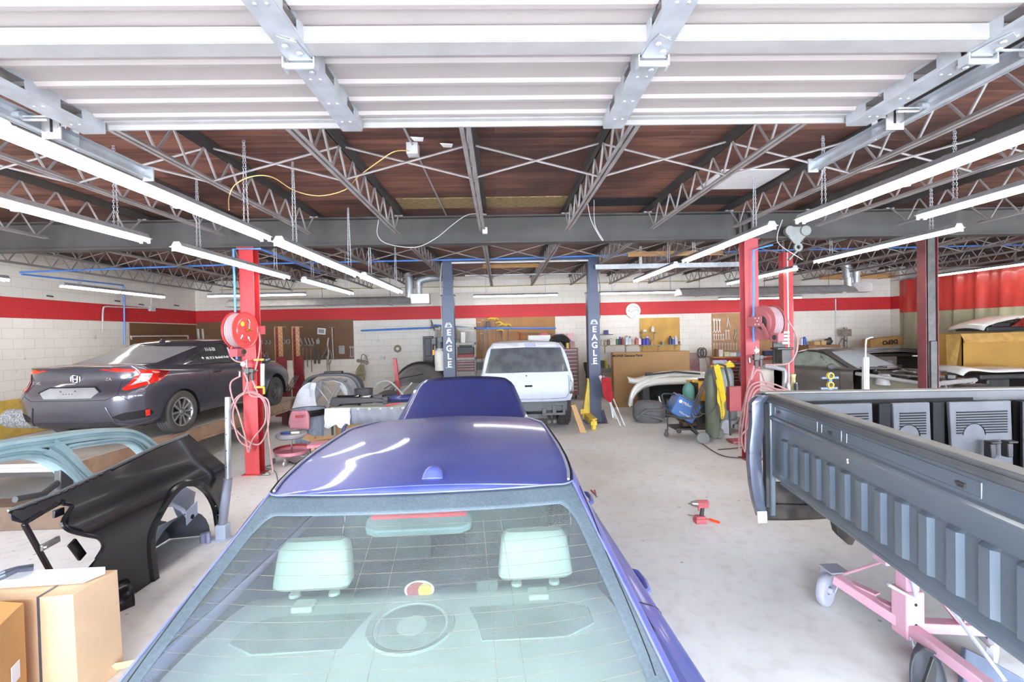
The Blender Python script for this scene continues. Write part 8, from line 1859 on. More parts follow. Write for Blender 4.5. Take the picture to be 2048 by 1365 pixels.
hang('come_along', 'winch', 'hand cable winch with tangled cable on the long dark board', None, MB().tube(curve([P(657, 676, Y=YT), P(655, 690, Y=YT), P(657, 705, Y=YT), P(655, 725, Y=YT), P(657, 742, Y=YT)], 4), 0.035, 7).tube([P(656, 694, Y=YT-0.05), P(643, 716, Y=YT-0.05)], 0.02, 6).tube(curve([P(660, 700, Y=YT-0.03), P(663, 715, Y=YT-0.03), P(658, 730, Y=YT-0.03), P(652, 712, Y=YT-0.03)], 4), 0.015, 6), M_OLD)
hang('tee_bar', 'bar', 'long steel tee bar hanging on the long dark board', None, MB().tube([P(664, 656, Y=YT), P(667, 720, Y=YT)], 0.025, 8).tube([P(658, 655, Y=YT), P(672, 655, Y=YT)], 0.015, 6), M_OLD)
rf_ = empty('square_reflector', P(643, 663, Y=YT), 0, 'white square lamp head hanging at the top of the long dark board', 'lamp')
MB().box((0, 0, 0), (0.26, 0.02, 0.20), R=rotm(0, 0.1)).build('frame', M_WHITE, rf_, local=True, bevel=0.01); MB().box((0, -0.015, 0), (0.17, 0.01, 0.12), R=rotm(0, 0.1)).build('inner_glass', mat('grey_reflector', '8d9390', 0.3), rf_, local=True)
hang('charger_box', 'box', 'grey boxed gauge hanging near the right end of the long dark board', None, MB().box(P(684, 700, Y=YT), (0.18, 0.06, 0.26)), mat('pale_grey_tool', '9ba095', 0.5))
for i in range(2): hang('wrench', 'wrench', ('left', 'right')[i]+' wrench at the right end of the long dark board', 'wrenches at the board end', wrench(701+i*5, 695, 0.28, s=1.3), M_NICK)
single(MB().tube(curve([P(715, 722, Y=YT), P(728, 724, Y=YT-0.08), P(736, 728, Y=YT-0.05)], 4), 0.05, 8).tube(curve([P(722, 722, Y=YT), P(724, 710, Y=YT), P(731, 712, Y=YT), P(736, 727, Y=YT)], 4), 0.015, 6), 'hose_hanger', M_OLD, 'bracket on the white wall carrying hanks of old cord', 'bracket')
random.seed(3); m = MB()
for k in range(12): x = 712+k*1.4; m.tube(curve([P(722, 726, Y=YT-0.06), P(x, 742+random.random()*5, Y=YT-0.05), P(x+1, 758+random.random()*8, Y=YT-0.05), P(x+3, 745, Y=YT-0.05), P(727, 728, Y=YT-0.06)], 4), 0.008, 5)
single(m, 'cord_hank', mat('faded_olive_cord', '9a9474', 0.8), 'hank of faded cord hanging from the wall bracket', 'cord')
single(MB().lathe([(0.05, 0), (0.12, 0.0), (0.13, -0.05), (0.05, -0.05), (0.05, 0)], P(795, 698, Y=WALLY-0.01), rotm(PI/2), 24, caps=False), 'flue_ring', mat('rusty_beige_ring', '8e8365', 0.7), 'rusty round flue ring on the white wall left of the left lift post', 'ring')
# blue poles on wall hooks
for i, (a, b, lab) in enumerate((((722, 662), (862, 656), 'blue pole on the white wall left of the left lift post'), ((868, 651), (950, 657), 'short blue pole crossing behind the left lift post'), ((940, 657), (1112, 657), 'blue pole across the tan tool board'))):
 single(MB().tube([P(*a, Y=WALLY-0.22), P(*b, Y=WALLY-0.22)], 0.028, 8).bar(P(*a, Y=WALLY-0.22)+Vector((0.4, 0, 0)), P(*a, Y=WALLY)+Vector((0.4, -0.002, 0)), 0.02, 0.02).bar(P(*b, Y=WALLY-0.22)+Vector((-0.3, 0, 0)), P(*b, Y=WALLY)+Vector((-0.3, -0.002, 0)), 0.02, 0.02), 'blue_pole', M_PIPEB, lab, 'pole')
single(MB().prism([(0, 0), (0.22, 0), (0.20, 0.06), (0.05, 0.10), (0.0, 0.26), (-0.03, 0.26)], P(863, 657, Y=WALLY-0.1), (1, 0, 0), (0, 0, 1), (0, 1, 0), 0.09), 'black_bracket', M_BLACK, 'black curved bracket holding the blue pole left of the lift post', 'bracket')
# yellow body hammers on the tan board
for i, (px, py, L, ln) in enumerate(((984, 638, 1.15, 0.0), (991, 638, 1.2, 0.02), (999, 646, 0.95, -0.15), (1007, 650, 0.9, -0.25), (1016, 650, 0.85, 0.0), (1001, 661, 0.7, 0.25))):
 a = P(px, py, Y=YT-0.02); t = empty('slide_tool', a, 0, ['first', 'second', 'third', 'fourth', 'fifth', 'lowest'][i]+' yellow-handled rod tool from the left on the tan board', 'tool', 'yellow handled tools')
 MB().tube([(0, 0, 0), (ln*L*0.5, 0, -L*0.85)], 0.012, 6).build('rod', M_OLD, t, local=True); MB().tube([(-0.13, 0, -0.01), (-0.04, 0, 0.02), (0.04, 0, 0.015), (0.10, 0, -0.04)], 0.025, 8).build('yellow_handle', M_YEL, t, local=True)
for i, (px, py, L) in enumerate(((958, 645, 0.9), (966, 641, 1.1), (972, 660, 1.0), (976, 660, 1.0), (963, 668, 1.1))): single(MB().tube([P(px, py, Y=YT), P(px, py, Y=YT)-Vector((0, 0, L))], 0.014, 6).bar(P(px-3.5, py, Y=YT), P(px+3.5, py, Y=YT), 0.03, 0.03), 'body_hammer', M_OLD, ORDN[i+1]+' dark long-shafted body tool at the left of the tan board', 'tool', 'dark tools on the tan board')
single(MB().box(P(976, 650, Y=YT-0.05), (0.13, 0.10, 0.22)), 'black_clamp', M_BLACK, 'black boxy clamp at the upper left of the tan board', 'clamp', bevel=0.01)
single(MB().tube([P(1036, 664, Y=YT), P(1040, 670, Y=YT), P(1038, 690, Y=YT)], 0.02, 6), 'orange_tool', mat('orange_red_plastic', 'c2452c', 0.35), 'small orange handled tool on the tan board above the white vehicle', 'tool')
# black panel and grey shelving at the left lift post
single(MB().b(wx(848), wx(868), WALLY-0.25, WALLY-0.15, 0, wz(858, 673)).b(wx(852), wx(864), WALLY-0.27, WALLY-0.25, wz(858, 712), wz(858, 677)), 'black_board', M_BLACK, 'tall black panel leaning left of the hydraulic power unit', 'panel', bevel=0.01)
x0, x1 = wx(868, Y=13.9), wx(951, Y=13.9); sh = empty('steel_shelving', ((x0+x1)/2, 14.1, 0), 0, 'light grey steel shelving behind the left blue lift post', 'shelving')
M_SHG = mat('light_grey_shelving', 'b4b3ae', 0.5, dust=0.1)
zs_ = [wz(920, y, Y=13.9) for y in (655, 686, 716, 744, 772)]
for z in zs_: MB().b(x0, x1, 13.9, 14.35, z-0.07, z).build('shelf', M_SHG, sh, smooth=0)
for x in (x0, x1-0.04):
 for y in (13.9, 14.31): MB().b(x, x+0.04, y, y+0.04, 0, zs_[0]).build('post', M_SHG, sh, smooth=0)
sx_ = wx(933, Y=13.9)
single(MB().b(wx(914, Y=13.9), wx(947, Y=13.9), 13.95, 14.2, zs_[2]+0.001+0.10, zs_[2]+0.32).b(wx(918, Y=13.9), wx(942, Y=13.9), 13.97, 14.1, zs_[2]+0.32, zs_[2]+0.40), 'tool_case', M_BLACK, 'black tool case on the middle shelf of the grey shelving', 'case', bevel=0.01)
single(MB().b(wx(913, Y=13.9), wx(949, Y=13.9), 13.93, 14.2, zs_[2], zs_[2]+0.10), 'red_box', M_COLPINK, 'flat red box under the black tool case', 'box', bevel=0.005)
single(MB().prism([(0, 0), (0.12, 0), (0.13, 0.28), (0.10, 0.32), (0, 0.32)], (wx(922, Y=13.9), 13.95, zs_[1]), (1, 0, 0), (0, 0, 1), (0, 1, 0), 0.12), 'white_container', M_WHITE, 'white container on the upper shelf of the grey shelving', 'container')
single(MB().b(wx(911, Y=13.9), wx(918, Y=13.9), 13.95, 14.1, zs_[1], zs_[1]+0.12), 'small_box', M_DARKMETAL, 'small dark box left of the white container on the grey shelving', 'box')
def drawers(t, xa, xb, y, za, zb, n, m):
 for i in range(n):
  z0 = za+(zb-za)*i/n; z1 = za+(zb-za)*(i+1)/n
  d = MB().b(xa+0.015, xb-0.015, y-0.012, y, z0+0.008, z1-0.008).build('drawer', m, t, smooth=0); MB().b(xa+0.03, xb-0.03, y-0.028, y-0.012, z1-0.03, z1-0.012).build('handle', M_STEELW, d, smooth=0)
tb1 = empty('tool_chest', (sx_, 14.0, zs_[3]), 0, 'dark red drawer chest on the lower shelf of the grey shelving', 'tool chest')
M_DKRED = mat('dark_red_chest', '7a2026', 0.4, dust=0.12)
MB().b(wx(912, Y=13.9), wx(949, Y=13.9), 13.92, 14.3, zs_[3], zs_[3]+0.36).build('body', M_DKRED, tb1, smooth=0); drawers(tb1, wx(912, Y=13.9), wx(949, Y=13.9), 13.92, zs_[3]+0.02, zs_[3]+0.34, 4, M_DKRED)
single(MB().grid([[P(880+dx, py, Y=13.85)+Vector((0, 0.1*math.sin(dx), 0)) for dx in (0, 8, 16, 24, 34)] for py in (652, 665, 685)]), 'canvas_cover', mat('khaki_canvas', '9a8f74', 0.8, bump=0.3), 'khaki canvas hanging over the top of the grey shelving', 'cloth', solid=0.01, sub=1)
# tall red tool chest behind the white vehicle
xa, xb = wx(1119, Y=13.6), wx(1156, Y=13.6); zt = wz(1138, 697, Y=13.6)
tb2 = empty('tool_chest', ((xa+xb)/2, 13.9, 0), 0, 'tall dark red roller tool chest right of the white vehicle', 'tool chest')
MB().b(xa-0.05, xb, 13.6, 14.15, 0.12, zt).build('body', M_DKRED, tb2, bevel=0.01); drawers(tb2, xa, xb-0.02, 13.6, wz(1138, 787, Y=13.6), zt-0.03, 12, M_DKRED)
for x in (xa+0.04, xb-0.08): MB().cyl((x-0.02, 13.7, 0.06), (x+0.02, 13.7, 0.06), 0.06, 16).build('caster', M_BLACK, tb2)
random.seed(9); rows = []
for i in range(13):
 a = PI*i/12; rows.append([Vector((-0.42*math.cos(a)*r_+0.05*noise.noise(Vector((a, r_*5, 0))), -0.2+0.4*v, 0.01+0.42*math.sin(a)*r_*(1+0.15*noise.noise(Vector((a*2, v*4, 1)))))) for v, r_ in ((0, 0.5), (0.15, 0.9), (0.5, 1.0), (0.85, 0.9), (1, 0.4))])
o = single(MB().grid([[v+Vector((wx(1120, Y=13.8), 13.85, zt)) for v in r] for r in rows]), 'black_bag', mat('black_crumpled_bag', '161616', 0.5, bump=0.8, bscale=14), 'black crumpled bag on top of the tall red tool chest', 'bag')
single(MB().b(wx(1138, Y=13.7), wx(1150, Y=13.7), 14.05, 14.12, zt, zt+0.45), 'red_lid', M_RED, 'red raised lid behind the black bag', 'lid')  # raised lid, upright behind the bag
single(MB().b(wx(1133, Y=13.6), wx(1138, Y=13.6), 13.62, 13.72, zt, zt+0.16), 'yellow_carton', M_YEL, 'small yellow carton on the front of the tall red tool chest', 'box'); single(MB().b(wx(1140, Y=13.6), wx(1150, Y=13.6), 13.62, 13.75, zt, zt+0.20), 'parts_carton', mat('pinkish_carton', 'b99a92', 0.7), 'pinkish carton beside the small yellow carton', 'box')
single(MB().b(wx(1056, Y=14.0), wx(1100, Y=14.0), 13.85, 14.3, 1.55, wz(1080, 671, Y=13.85)).b(wx(1056, Y=14.0), wx(1100, Y=14.0), 13.95, 14.2, 0, 1.55), 'white_cabinet', M_WHITE, 'white cabinet top showing above the roof of the white vehicle', 'cabinet', bevel=0.01)
single(MB().prism([(0, 0), (0.3, 0), (0.25, 0.07), (0.08, 0.09)], (wx(1078, Y=13.9), 13.9, wz(1080, 671, Y=13.85)), (1, 0, 0), (0, 0, 1), (0, 1, 0), 0.1), 'red_tool', M_RED, 'red tool lying on the white cabinet', 'tool')
# wall shelf with bottles
M_SHELFW = mat('pale_shelf_board', 'a8946f', 0.7)
def wall_shelf(pxa, pxb, py, lab, m=M_SHELFW, d=0.24, br=()):
 z = wz((pxa+pxb)/2, py, Y=14.3); xa, xb = wx(pxa, Y=14.3), wx(pxb, Y=14.3); t = empty('mounted_shelf', ((xa+xb)/2, 14.4, z), 0, lab, 'shelf'); yy = WALLY-(0.02 if pxa > 1270 else 0.001)
 MB().b(xa, xb, yy-d, yy, z-0.025, z).build('shelf_board', m, t, smooth=0)
 for b in br: x = wx(b, Y=14.3); MB().b(x-0.02, x+0.02, yy-d+0.04, yy, z-0.05, z-0.025).b(x-0.02, x+0.02, yy-0.02, yy, z-0.26, z-0.05).build('bracket', m, t, smooth=0)
 return z
zs1 = wall_shelf(1199, 1282, 690, 'long pale shelf of cans and bottles right of the right lift post', br=(1212, 1254)); zs2 = wall_shelf(1281, 1361, 690, 'shelf of blue bottles across the lower yellow board', br=(1288, 1321, 1354)); zs3 = wall_shelf(1282, 1320, 664, 'short upper shelf on the yellow board', br=(1286, 1312)); zs0 = wall_shelf(1199, 1227, 669, 'narrow dark upper shelf holding a small blue box', M_DARKST, 0.18)
single(MB().b(wx(1209, Y=14.35), wx(1217, Y=14.35), 14.34, 14.44, zs0, zs0+0.13), 'blue_box', mat('navy_white_box', '3a3a80', 0.5), 'small navy box on the narrow dark shelf', 'box')
def jar(px, z, col, r, h, lab, capc=None, nm='bottle'):
 t = empty(nm, (wx(px, Y=14.3), 14.33, z), 0, lab, 'bottle', 'cans and bottles on the wall shelves')
 MB().lathe([(0, 0), (r, 0), (r, h*0.75), (r*0.5, h*0.88), (r*0.45, h)], n=14).build('body', mat('jar_'+col, col, 0.4), t, local=True)
 if capc: MB().lathe([(r*0.55, h*0.86), (r*0.55, h*1.06), (0, h*1.06)], n=10).build('cap', mat('jarcap_'+capc, capc, 0.5), t, local=True)
for px, col, r, h, lab, cp, nm in ((1205, 'c9bfae', 0.04, 0.17, 'beige bottle at the left end of the long pale shelf', None, 'bottle'), (1211, '9c9890', 0.05, 0.16, 'grey tin right of the beige bottle', None, 'tin'), (1217, '6d4f40', 0.06, 0.18, 'rusty brown tin on the long pale shelf', None, 'tin'),
 (1223, 'd5d3c6', 0.06, 0.20, 'white jar under the yellow cap on the long pale shelf', 'd8c860', 'bottle'), (1229, 'dddad2', 0.05, 0.19, 'white jar left of the green bottle', None, 'bottle'), (1235, '3c6b4a', 0.05, 0.22, 'green bottle on the long pale shelf', 'd0d0d0', 'bottle'), (1240, '2c2a44', 0.045, 0.24, 'dark spray can with bright blue cap', '2436d0', 'spray_can'), (1245, '8c2c30', 0.045, 0.22, 'dark red spray can on the long pale shelf', 'b04040', 'spray_can'),
 (1254, 'd4dadd', 0.06, 0.27, 'tallest white spray can on the long pale shelf', '9a9a9a', 'spray_can'), (1260, 'c5ced4', 0.055, 0.25, 'second white spray can beside the tallest one', '8a8a8a', 'spray_can'), (1266, 'c9b3a8', 0.05, 0.16, 'pale pink tub on the long pale shelf', None, 'tin'), (1274, 'c06468', 0.06, 0.22, 'reddish bottle on the long pale shelf', 'd8c0c0', 'bottle'), (1280, 'e3e0dc', 0.045, 0.20, 'white bottle at the right end of the long pale shelf', None, 'bottle')): jar(px, zs1, col, r, h, lab, cp, nm)
for px, col, r, h, lab, cp in ((1288, '3a3fa8', 0.07, 0.24, 'blue bottle with yellow top at the left of the yellow board', 'e0c030'), (1295, '4a4ab4', 0.07, 0.26, 'blue bottle with white label beside the yellow-topped one', 'c8c8e0'), (1304, 'a88a4c', 0.05, 0.18, 'ochre tin right of the blue bottles', None), (1341, '3e3c62', 0.05, 0.26, 'dark bottle with black cap at the right of the yellow board', '1c1c1c'), (1347, '5450a0', 0.05, 0.20, 'violet bottle beside the black-capped one', 'e0e0e0'), (1353, 'd0d0de', 0.05, 0.26, 'white and blue spray can at the right of the yellow board', 'e6e6ee'), (1359, '8a4a3c', 0.03, 0.12, 'small brown bottle at the right end of the yellow board shelf', 'e0e0e0')): jar(px, zs2, col, r, h, lab, cp)
jar(1306, zs3, 'e9e6e0', 0.05, 0.17, 'white squeeze bottle on the short upper shelf', 'e9e6e0'); single(MB().box((wx(1290, Y=14.3), 14.33, zs3+0.035), (0.12, 0.06, 0.07)), 'tape_dispenser', M_STEELW, 'white tape dispenser on the short upper shelf', 'tape dispenser', bevel=0.01)
single(MB().lathe([(0.05, 0), (0.06, 0.10), (0, 0.10)], (wx(1326, Y=14.3), 14.33, zs2), n=14), 'grey_tin', M_OLD, 'squat grey tin in the middle of the yellow board shelf', 'tin')
single(MB().b(wx(1199, Y=13.9), wx(1300, Y=13.9), 13.8, 14.4, wz(1210, 738, Y=13.8)-0.12, wz(1210, 738, Y=13.8)).b(wx(1200, Y=13.9), wx(1203, Y=13.9), 13.85, 13.95, 0, 0.9).b(wx(1290, Y=13.9), wx(1294, Y=13.9), 13.85, 13.95, 0, 0.9), 'workbench', mat('grey_bench_steel', '6a6e72', 0.45, 0.3, dust=0.2), 'grey steel workbench partly hidden by the large flat carton', 'workbench')
zb = wz(1210, 738, Y=13.8)
single(MB().lathe([(0.06, 0), (0.06, 0.20), (0.02, 0.26), (0.02, 0.30)], (wx(1211, Y=14), 14.0, zb), n=12), 'oil_bottle', mat('yellow_oil_bottle', 'd0c050', 0.4), 'yellow oil bottle on the grey workbench', 'bottle'); single(MB().b(wx(1200, Y=14), wx(1207, Y=14), 13.9, 14.1, zb, zb+0.24), 'black_tin', M_DARKMETAL, 'dark tin left of the yellow oil bottle', 'tin'); single(MB().box((wx(1222, Y=14), 14.0, zb+0.06), (0.2, 0.15, 0.12)), 'white_tub', M_STEELW, 'white tub right of the yellow oil bottle', 'tub', bevel=0.02)
single(MB().lathe([(0.14, 0), (0.19, 0.2), (0.20, 0.35), (0.18, 0.35), (0.13, 0.02)], (wx(1178, Y=13.6), 13.5, 0.75), n=16).cyl((wx(1178, Y=13.6), 13.5, 0), (wx(1178, Y=13.6), 13.5, 0.75), 0.14, 14), 'waste_bin', M_BLACK, 'black bin on a stand left of the grey workbench', 'bin')
# dial thermometer
dc = P(1266, 622, Y=WALLY-0.03); dt = empty('dial_thermometer', dc, 0, 'round white dial thermometer with red needle on the red stripe', 'thermometer')
MB().lathe([(0.222, 0), (0.237, 0.0), (0.237, 0.03), (0.222, 0.03)], (0, 0, 0), rotm(PI/2), 40).build('rim', M_STEELW, dt, local=True); MB().lathe([(0, 0.025), (0.224, 0.025)], (0, 0, 0), rotm(PI/2), 40, caps=False).build('face', M_WHITE, dt, local=True, fix=True)
MB().bar((-0.10, -0.034, -0.05), (0.17, -0.034, 0.06), 0.010, 0.004, up=(0, 1, 0)).build('needle', M_RED, dt, local=True); tk = MB()
for k in range(25): a = math.radians(-20+220*k/24); tk.bar((0.185*math.cos(a), -0.028, 0.185*math.sin(a)), (0.205*math.cos(a), -0.028, 0.205*math.sin(a)), 0.006, 0.002, up=(0, 1, 0))
tk.bar((-0.13, -0.028, -0.12), (0.13, -0.028, -0.12), 0.01, 0.002, up=(0, 1, 0)); tk.build('tick_marks', M_DARKMETAL, dt, local=True)
for s_, a in (('-20', 180), ('0', 140), ('20', 110), ('60', 70), ('80', 45), ('100', 0)): text(s_, 'number', dc+Vector((0.15*math.cos(math.radians(a)), -0.03, 0.15*math.sin(math.radians(a))-0.0)), 0.05, M_DARKMETAL, dt)
# cable reel on the wall
rc = P(1404, 706, Y=WALLY-0.35); t = empty('cable_reel', rc, 0, 'grey cable wound on a horizontal wall arm left of the right tool board', 'cable reel')
a = MB()
for k in range(5): a.lathe([(0.13+0.014*math.cos(q)+0.03*(k % 2), -0.09+0.045*k+0.014*math.sin(q)) for q in [2*PI*j/6 for j in range(7)]], (0, 0, 0), rotm(0, PI/2), 24, caps=False)
a.build('wound_cable', mat('grey_cable', '62656a', 0.5), t, local=True); MB().tube([(-0.45, 0, -0.01), (0.1, 0, 0.0)], 0.015, 6).tube([(0.05, 0, 0), (0.05, 0.33, 0)], 0.015, 6).tube([(0.1, 0, -0.1), (0.28, 0.1, -0.8)], 0.009, 6).build('arm', M_OLD, t, local=True)
single(MB().box((wx(1392, Y=14), 14.25, wz(1392, 745, Y=14.2)+0.0), (0.42, 0.03, 1.2), R=rotm(-0.05)), 'painted_board', mat('red_fading_panel', 'a88c8c', 0.6, col2='7a3038', scale=1.2), 'faded red and white panel leaning on the wall right of the large flat carton', 'panel')
# red workbench under the right board
xa, xb = wx(1436, Y=13.7), wx(1600, Y=13.7); zt = wz(1460, 714, Y=13.7)
rb2 = empty('workbench', ((xa+xb)/2, 13.9, 0), 0, 'long red workbench with wooden top below the right tool board', 'workbench')
MB().b(xa-0.15, xb, 13.65, 14.3, zt-0.03, zt).build('bench_top', M_WOODL, rb2, smooth=0); MB().b(xa, xb, 13.7, 14.25, 0.05, zt-0.03).build('body', M_RED, rb2, smooth=0)
for k in range(3): d = MB().b(xa+0.05+k*0.85, xa+0.80+k*0.85, 13.685, 13.70, zt-0.22, zt-0.07).build('drawer', M_RED, rb2, smooth=0); MB().b(xa+0.3+k*0.85, xa+0.55+k*0.85, 13.67, 13.685, zt-0.14, zt-0.125).build('handle', M_STEELW, d, smooth=0)
tb3 = empty('tool_chest', (wx(1478, Y=13.2), 13.4, 0), 0, 'dark red drawer chest in front of the red workbench behind the yellow-lidded drum', 'tool chest')
xa, xb = wx(1460, Y=13.2), wx(1490, Y=13.2); z2 = wz(1470, 725, Y=13.2); MB().b(xa, xb, 13.2, 13.6, 0.0, z2).build('body', M_DKRED, tb3, smooth=0); drawers(tb3, xa, xb, 13.2, 0.4, z2-0.02, 6, M_DKRED)
random.seed(21)
labs = ['white tub at the left end of the red workbench', 'small brown jar row next to the white tub', 'yellow-labelled bottle on the red workbench', 'white roll lying on the red workbench', 'blue and white packet on the red workbench', 'grey-blue box on the red workbench', 'small dark box on the red workbench beside the column', 'dark blue case right of the column on the workbench', 'black case at the right end of the red workbench']
for i, (px, w, h, c) in enumerate(((1438, 0.12, 0.22, 'dedbd4'), (1432, 0.10, 0.24, '8a6544'), (1452, 0.16, 0.14, 'd8d6b0'), (1462, 0.2, 0.12, 'e2e0dc'), (1472, 0.2, 0.11, '8f9ac8'), (1480, 0.14, 0.13, '7c86a4'), (1487, 0.12, 0.10, '4a3a34'), (1535, 0.3, 0.15, '2a3864'), (1548, 0.34, 0.14, '3c3c44'))):
 single(MB().box((wx(px, Y=13.9), 13.85+0.03*(i % 3), zt+h/2), (w, 0.14, h)), 'bench_item', mat('item_'+c, c, 0.6), labs[i], 'container', bevel=0.012)
# things on the shelf above the coupe and wall fittings
zc_ = P(1640, 690, Y=14.1).z
spray(1609, 690, 14.15, '2a5cc0', 'blue spray can on the shelf above the coupe', '1e3c90', 0.05, 0.26, z=zc_); spray(1604, 690, 14.2, 'd8d8d4', 'white spray can left of the blue one above the coupe', 'b0b0b0', 0.045, 0.24, z=zc_)
single(MB().b(wx(1622, Y=14.1), wx(1634, Y=14.1), 13.95, 14.2, zc_, zc_+0.11).b(wx(1636, Y=14.1), wx(1646, Y=14.1), 13.95, 14.2, zc_, zc_+0.13), 'small_cartons', M_CARD, 'small open cartons on the shelf above the coupe', 'box'); single(MB().ball((wx(1654, Y=14.1), 14.05, zc_+0.10), 0.10, 10, (1.4, 1, 1)).cyl((wx(1650, Y=14.1), 14.0, zc_), (wx(1660, Y=14.1), 14.1, zc_+0.2), 0.05, 8), 'polisher', M_DARKMETAL, 'dark round power tool at the right of the shelf above the coupe', 'power tool')
single(MB().tube([P(1671, 598, Y=WALLY-0.02), P(1672, 690, Y=WALLY-0.02)], 0.018, 8), 'conduit', M_STEELW, 'vertical white conduit on the back wall above the coupe', 'conduit')
dp = P(1696, 690, Y=14.2); single(MB().cyl((dp.x, 14.3, dp.z-0.5), (dp.x, 14.3, wz(1696, 655, Y=14.3)), 0.05, 12).box((dp.x-0.06, 14.25, wz(1690, 666, Y=14.3)), (0.3, 0.18, 0.22)).tube([(dp.x-0.3, 14.2, dp.z), (dp.x-0.2, 14.2, dp.z+0.2), (dp.x, 14.25, dp.z+0.12)], 0.02, 6).b(dp.x-0.2, dp.x+0.2, 14.1, 14.45, 0, dp.z-0.5), 'drill_press', M_OLD, 'old drill press standing at the back wall left of the printed carton', 'machine')
single(MB().tube(curve([P(205, 665, X=WXL+0.05), P(206, 620, X=WXL+0.05), P(212, 614, X=WXL+0.05), P(225, 614, X=WXL+0.05), P(300, 617, X=WXL+0.05)], 3), 0.018, 8).box(P(304, 618, X=WXL+0.06), (0.08, 0.16, 0.13)).tube([P(303, 612, X=WXL+0.05), P(303, 575, X=WXL+0.05), P(305, 550, X=WXL+0.05)], 0.014, 8), 'conduit', M_STEELW, 'bent grey conduit with switch box on the left wall', 'conduit')
for i, (px, py) in enumerate(((94, 592), (230, 602), (278, 609), (349, 611))): single(MB().cyl(P(px, py, X=WXL), P(px, py, X=WXL)+Vector((0.12, 0, -0.02)), 0.018, 6), 'steel_peg', M_DARKST, ORDN[i+1]+' dark peg from the left edge on the left wall', 'peg', 'pegs on the left wall')
for i, (px, py) in enumerate(((758, 722),)): single(MB().box(P(765, 717, Y=WALLY-0.03), (0.12, 0.05, 0.10)), 'outlet_box', M_STEELW, 'small grey outlet box on the white wall beside the bonnet shell', 'outlet')
t = empty('shelf_rail', P(300, 675, X=WXL+0.06), 0, 'white horizontal bar on the dark board above the grey sedan', 'bar'); MB().tube([P(262, 673, X=WXL+0.10), P(376, 672, X=WXL+0.10)], 0.018, 8).tube([P(262, 673, X=WXL+0.10), P(263, 679, X=WXL+0.02)], 0.02, 6).tube([P(376, 672, X=WXL+0.10), P(376, 678, X=WXL+0.02)], 0.02, 6).build('rail', M_STEELW, t)
for i, px in enumerate((386, 396, 405)): single(MB().bar(P(px, 658, Y=YT), P(px+3, 690, Y=YT), 0.05, 0.02), 'white_stick', M_STEELW, ORDN[i+1]+' white slat on the dark board above the grey sedan', 'slat', 'white slats')
# ================================================================ heaters, conduits and hanging things
def heater(xa, xb, zc, Y, lab, burner, duct):
 t = empty('radiant_heater', ((xa+xb)/2, Y, zc), 0, lab, 'heater', 'long radiant tube heaters')
 prof = [(-0.30, -0.10), (-0.17, 0.05), (-0.08, 0.10), (0.08, 0.10), (0.17, 0.05), (0.30, -0.10)]
 MB().grid([[Vector((x, Y+a, zc+b)) for a, b in prof] for x in (xa, xb)]).build('reflector', mat('aged_aluminium_hood', 'b6b3ae', 0.4, 0.5, dust=0.2), t, solid=0.004, smooth=0)
 MB().prism(prof, (xa, Y, zc), (0, 1, 0), (0, 0, 1), (1, 0, 0), 0.004).build('end_cap', M_GALV, t, smooth=0)
 for dy in (-0.09, 0.09): MB().tube([(xa+0.1, Y+dy, zc), (xb, Y+dy, zc)], 0.05, 12).build('burner_tube', mat('sooty_burner_tube', '3c3a3a', 0.5, 0.4), t)
 MB().box((burner, Y-0.05, zc+0.02), (0.50, 0.30, 0.26)).cyl((burner-0.30, Y-0.05, zc+0.05), (burner-0.30, Y-0.05, zc+0.30), 0.11, 16).cyl((burner-0.05, Y, zc+0.15), (burner-0.05, Y, zc+0.40), 0.09, 16).build('burner_box', mat('bright_galvanised', 'c4c6c6', 0.3, 0.7, var=0.1, scale=25), t, bevel=0.006)
 MB().tube(curve([(burner-0.05, Y, zc+0.38), (burner-0.02, Y, zc+0.52), (burner+0.3, Y+0.1, zc+0.60), (burner+0.75, Y+0.3, zc+0.62)], 5), 0.10, 12).tube(curve([(burner-0.30, Y, zc+0.3), (burner-0.30, Y, zc+0.52), (burner-0.35, Y, zc+0.72)], 4), 0.12, 12).build('duct', M_GALV, t)
 for x in (xa+0.6, (xa+xb)/2, xb-0.6): MB().tube([(x, Y, zc+0.09), (x, Y, DECK-0.002)], 0.006, 5).bar((x, Y-0.3, zc-0.12), (x, Y+0.3, zc-0.12), 0.03, 0.004).build('hanger', M_DARKST, t)
ya = 12.4
heater(P(462, 600, Y=ya).x, P(825, 600, Y=ya).x, 2.98, ya, 'long grey radiant heater hood left of the left lift post', P(842, 600, Y=ya).x, 1); heater(P(1356, 585, Y=ya).x, P(1700, 580, Y=ya).x, 3.05, ya, 'long grey radiant heater hood behind the right red column', P(1716, 575, Y=ya).x, 1)
# conduits and cables
single(MB().tube([P(800, 240, Z=3.83), P(830, 300, Z=3.83)], 0.012, 6).tube([P(835, 310, Z=3.83), P(893, 432, Z=3.83)], 0.010, 6), 'ceiling_conduit', M_GALV, 'thin grey conduit on the deck through the square junction box', 'conduit')
jb = P(826, 302, Z=3.79); single(MB().box((jb.x, jb.y, 3.80), (0.11, 0.11, 0.11)), 'junction_box', M_STEELW, 'square galvanised junction box on the deck left of the middle joist', 'junction box', bevel=0.004)
single(MB().tube(curve([jb, P(790, 303, Z=3.70), P(755, 325, Z=3.62), P(715, 355, Z=3.55), P(690, 380, Z=3.5), P(640, 392, Z=3.48), P(590, 382, Z=3.47), P(545, 355, Z=3.47), P(505, 353, Z=3.46), P(470, 370, Z=3.45), P(458, 395, Z=3.35), P(458, 420, Z=3.1)], 5), 0.005, 6), 'yellow_cable', mat('cream_yellow_cable', 'd8b878', 0.5), 'cream yellow cable looping from the junction box to the near left light', 'cable')
def wire(pts, lab, m=M_STEELW, r=0.005): single(MB().tube(curve(pts, 5), r, 5), 'wire', m, lab, 'wire')
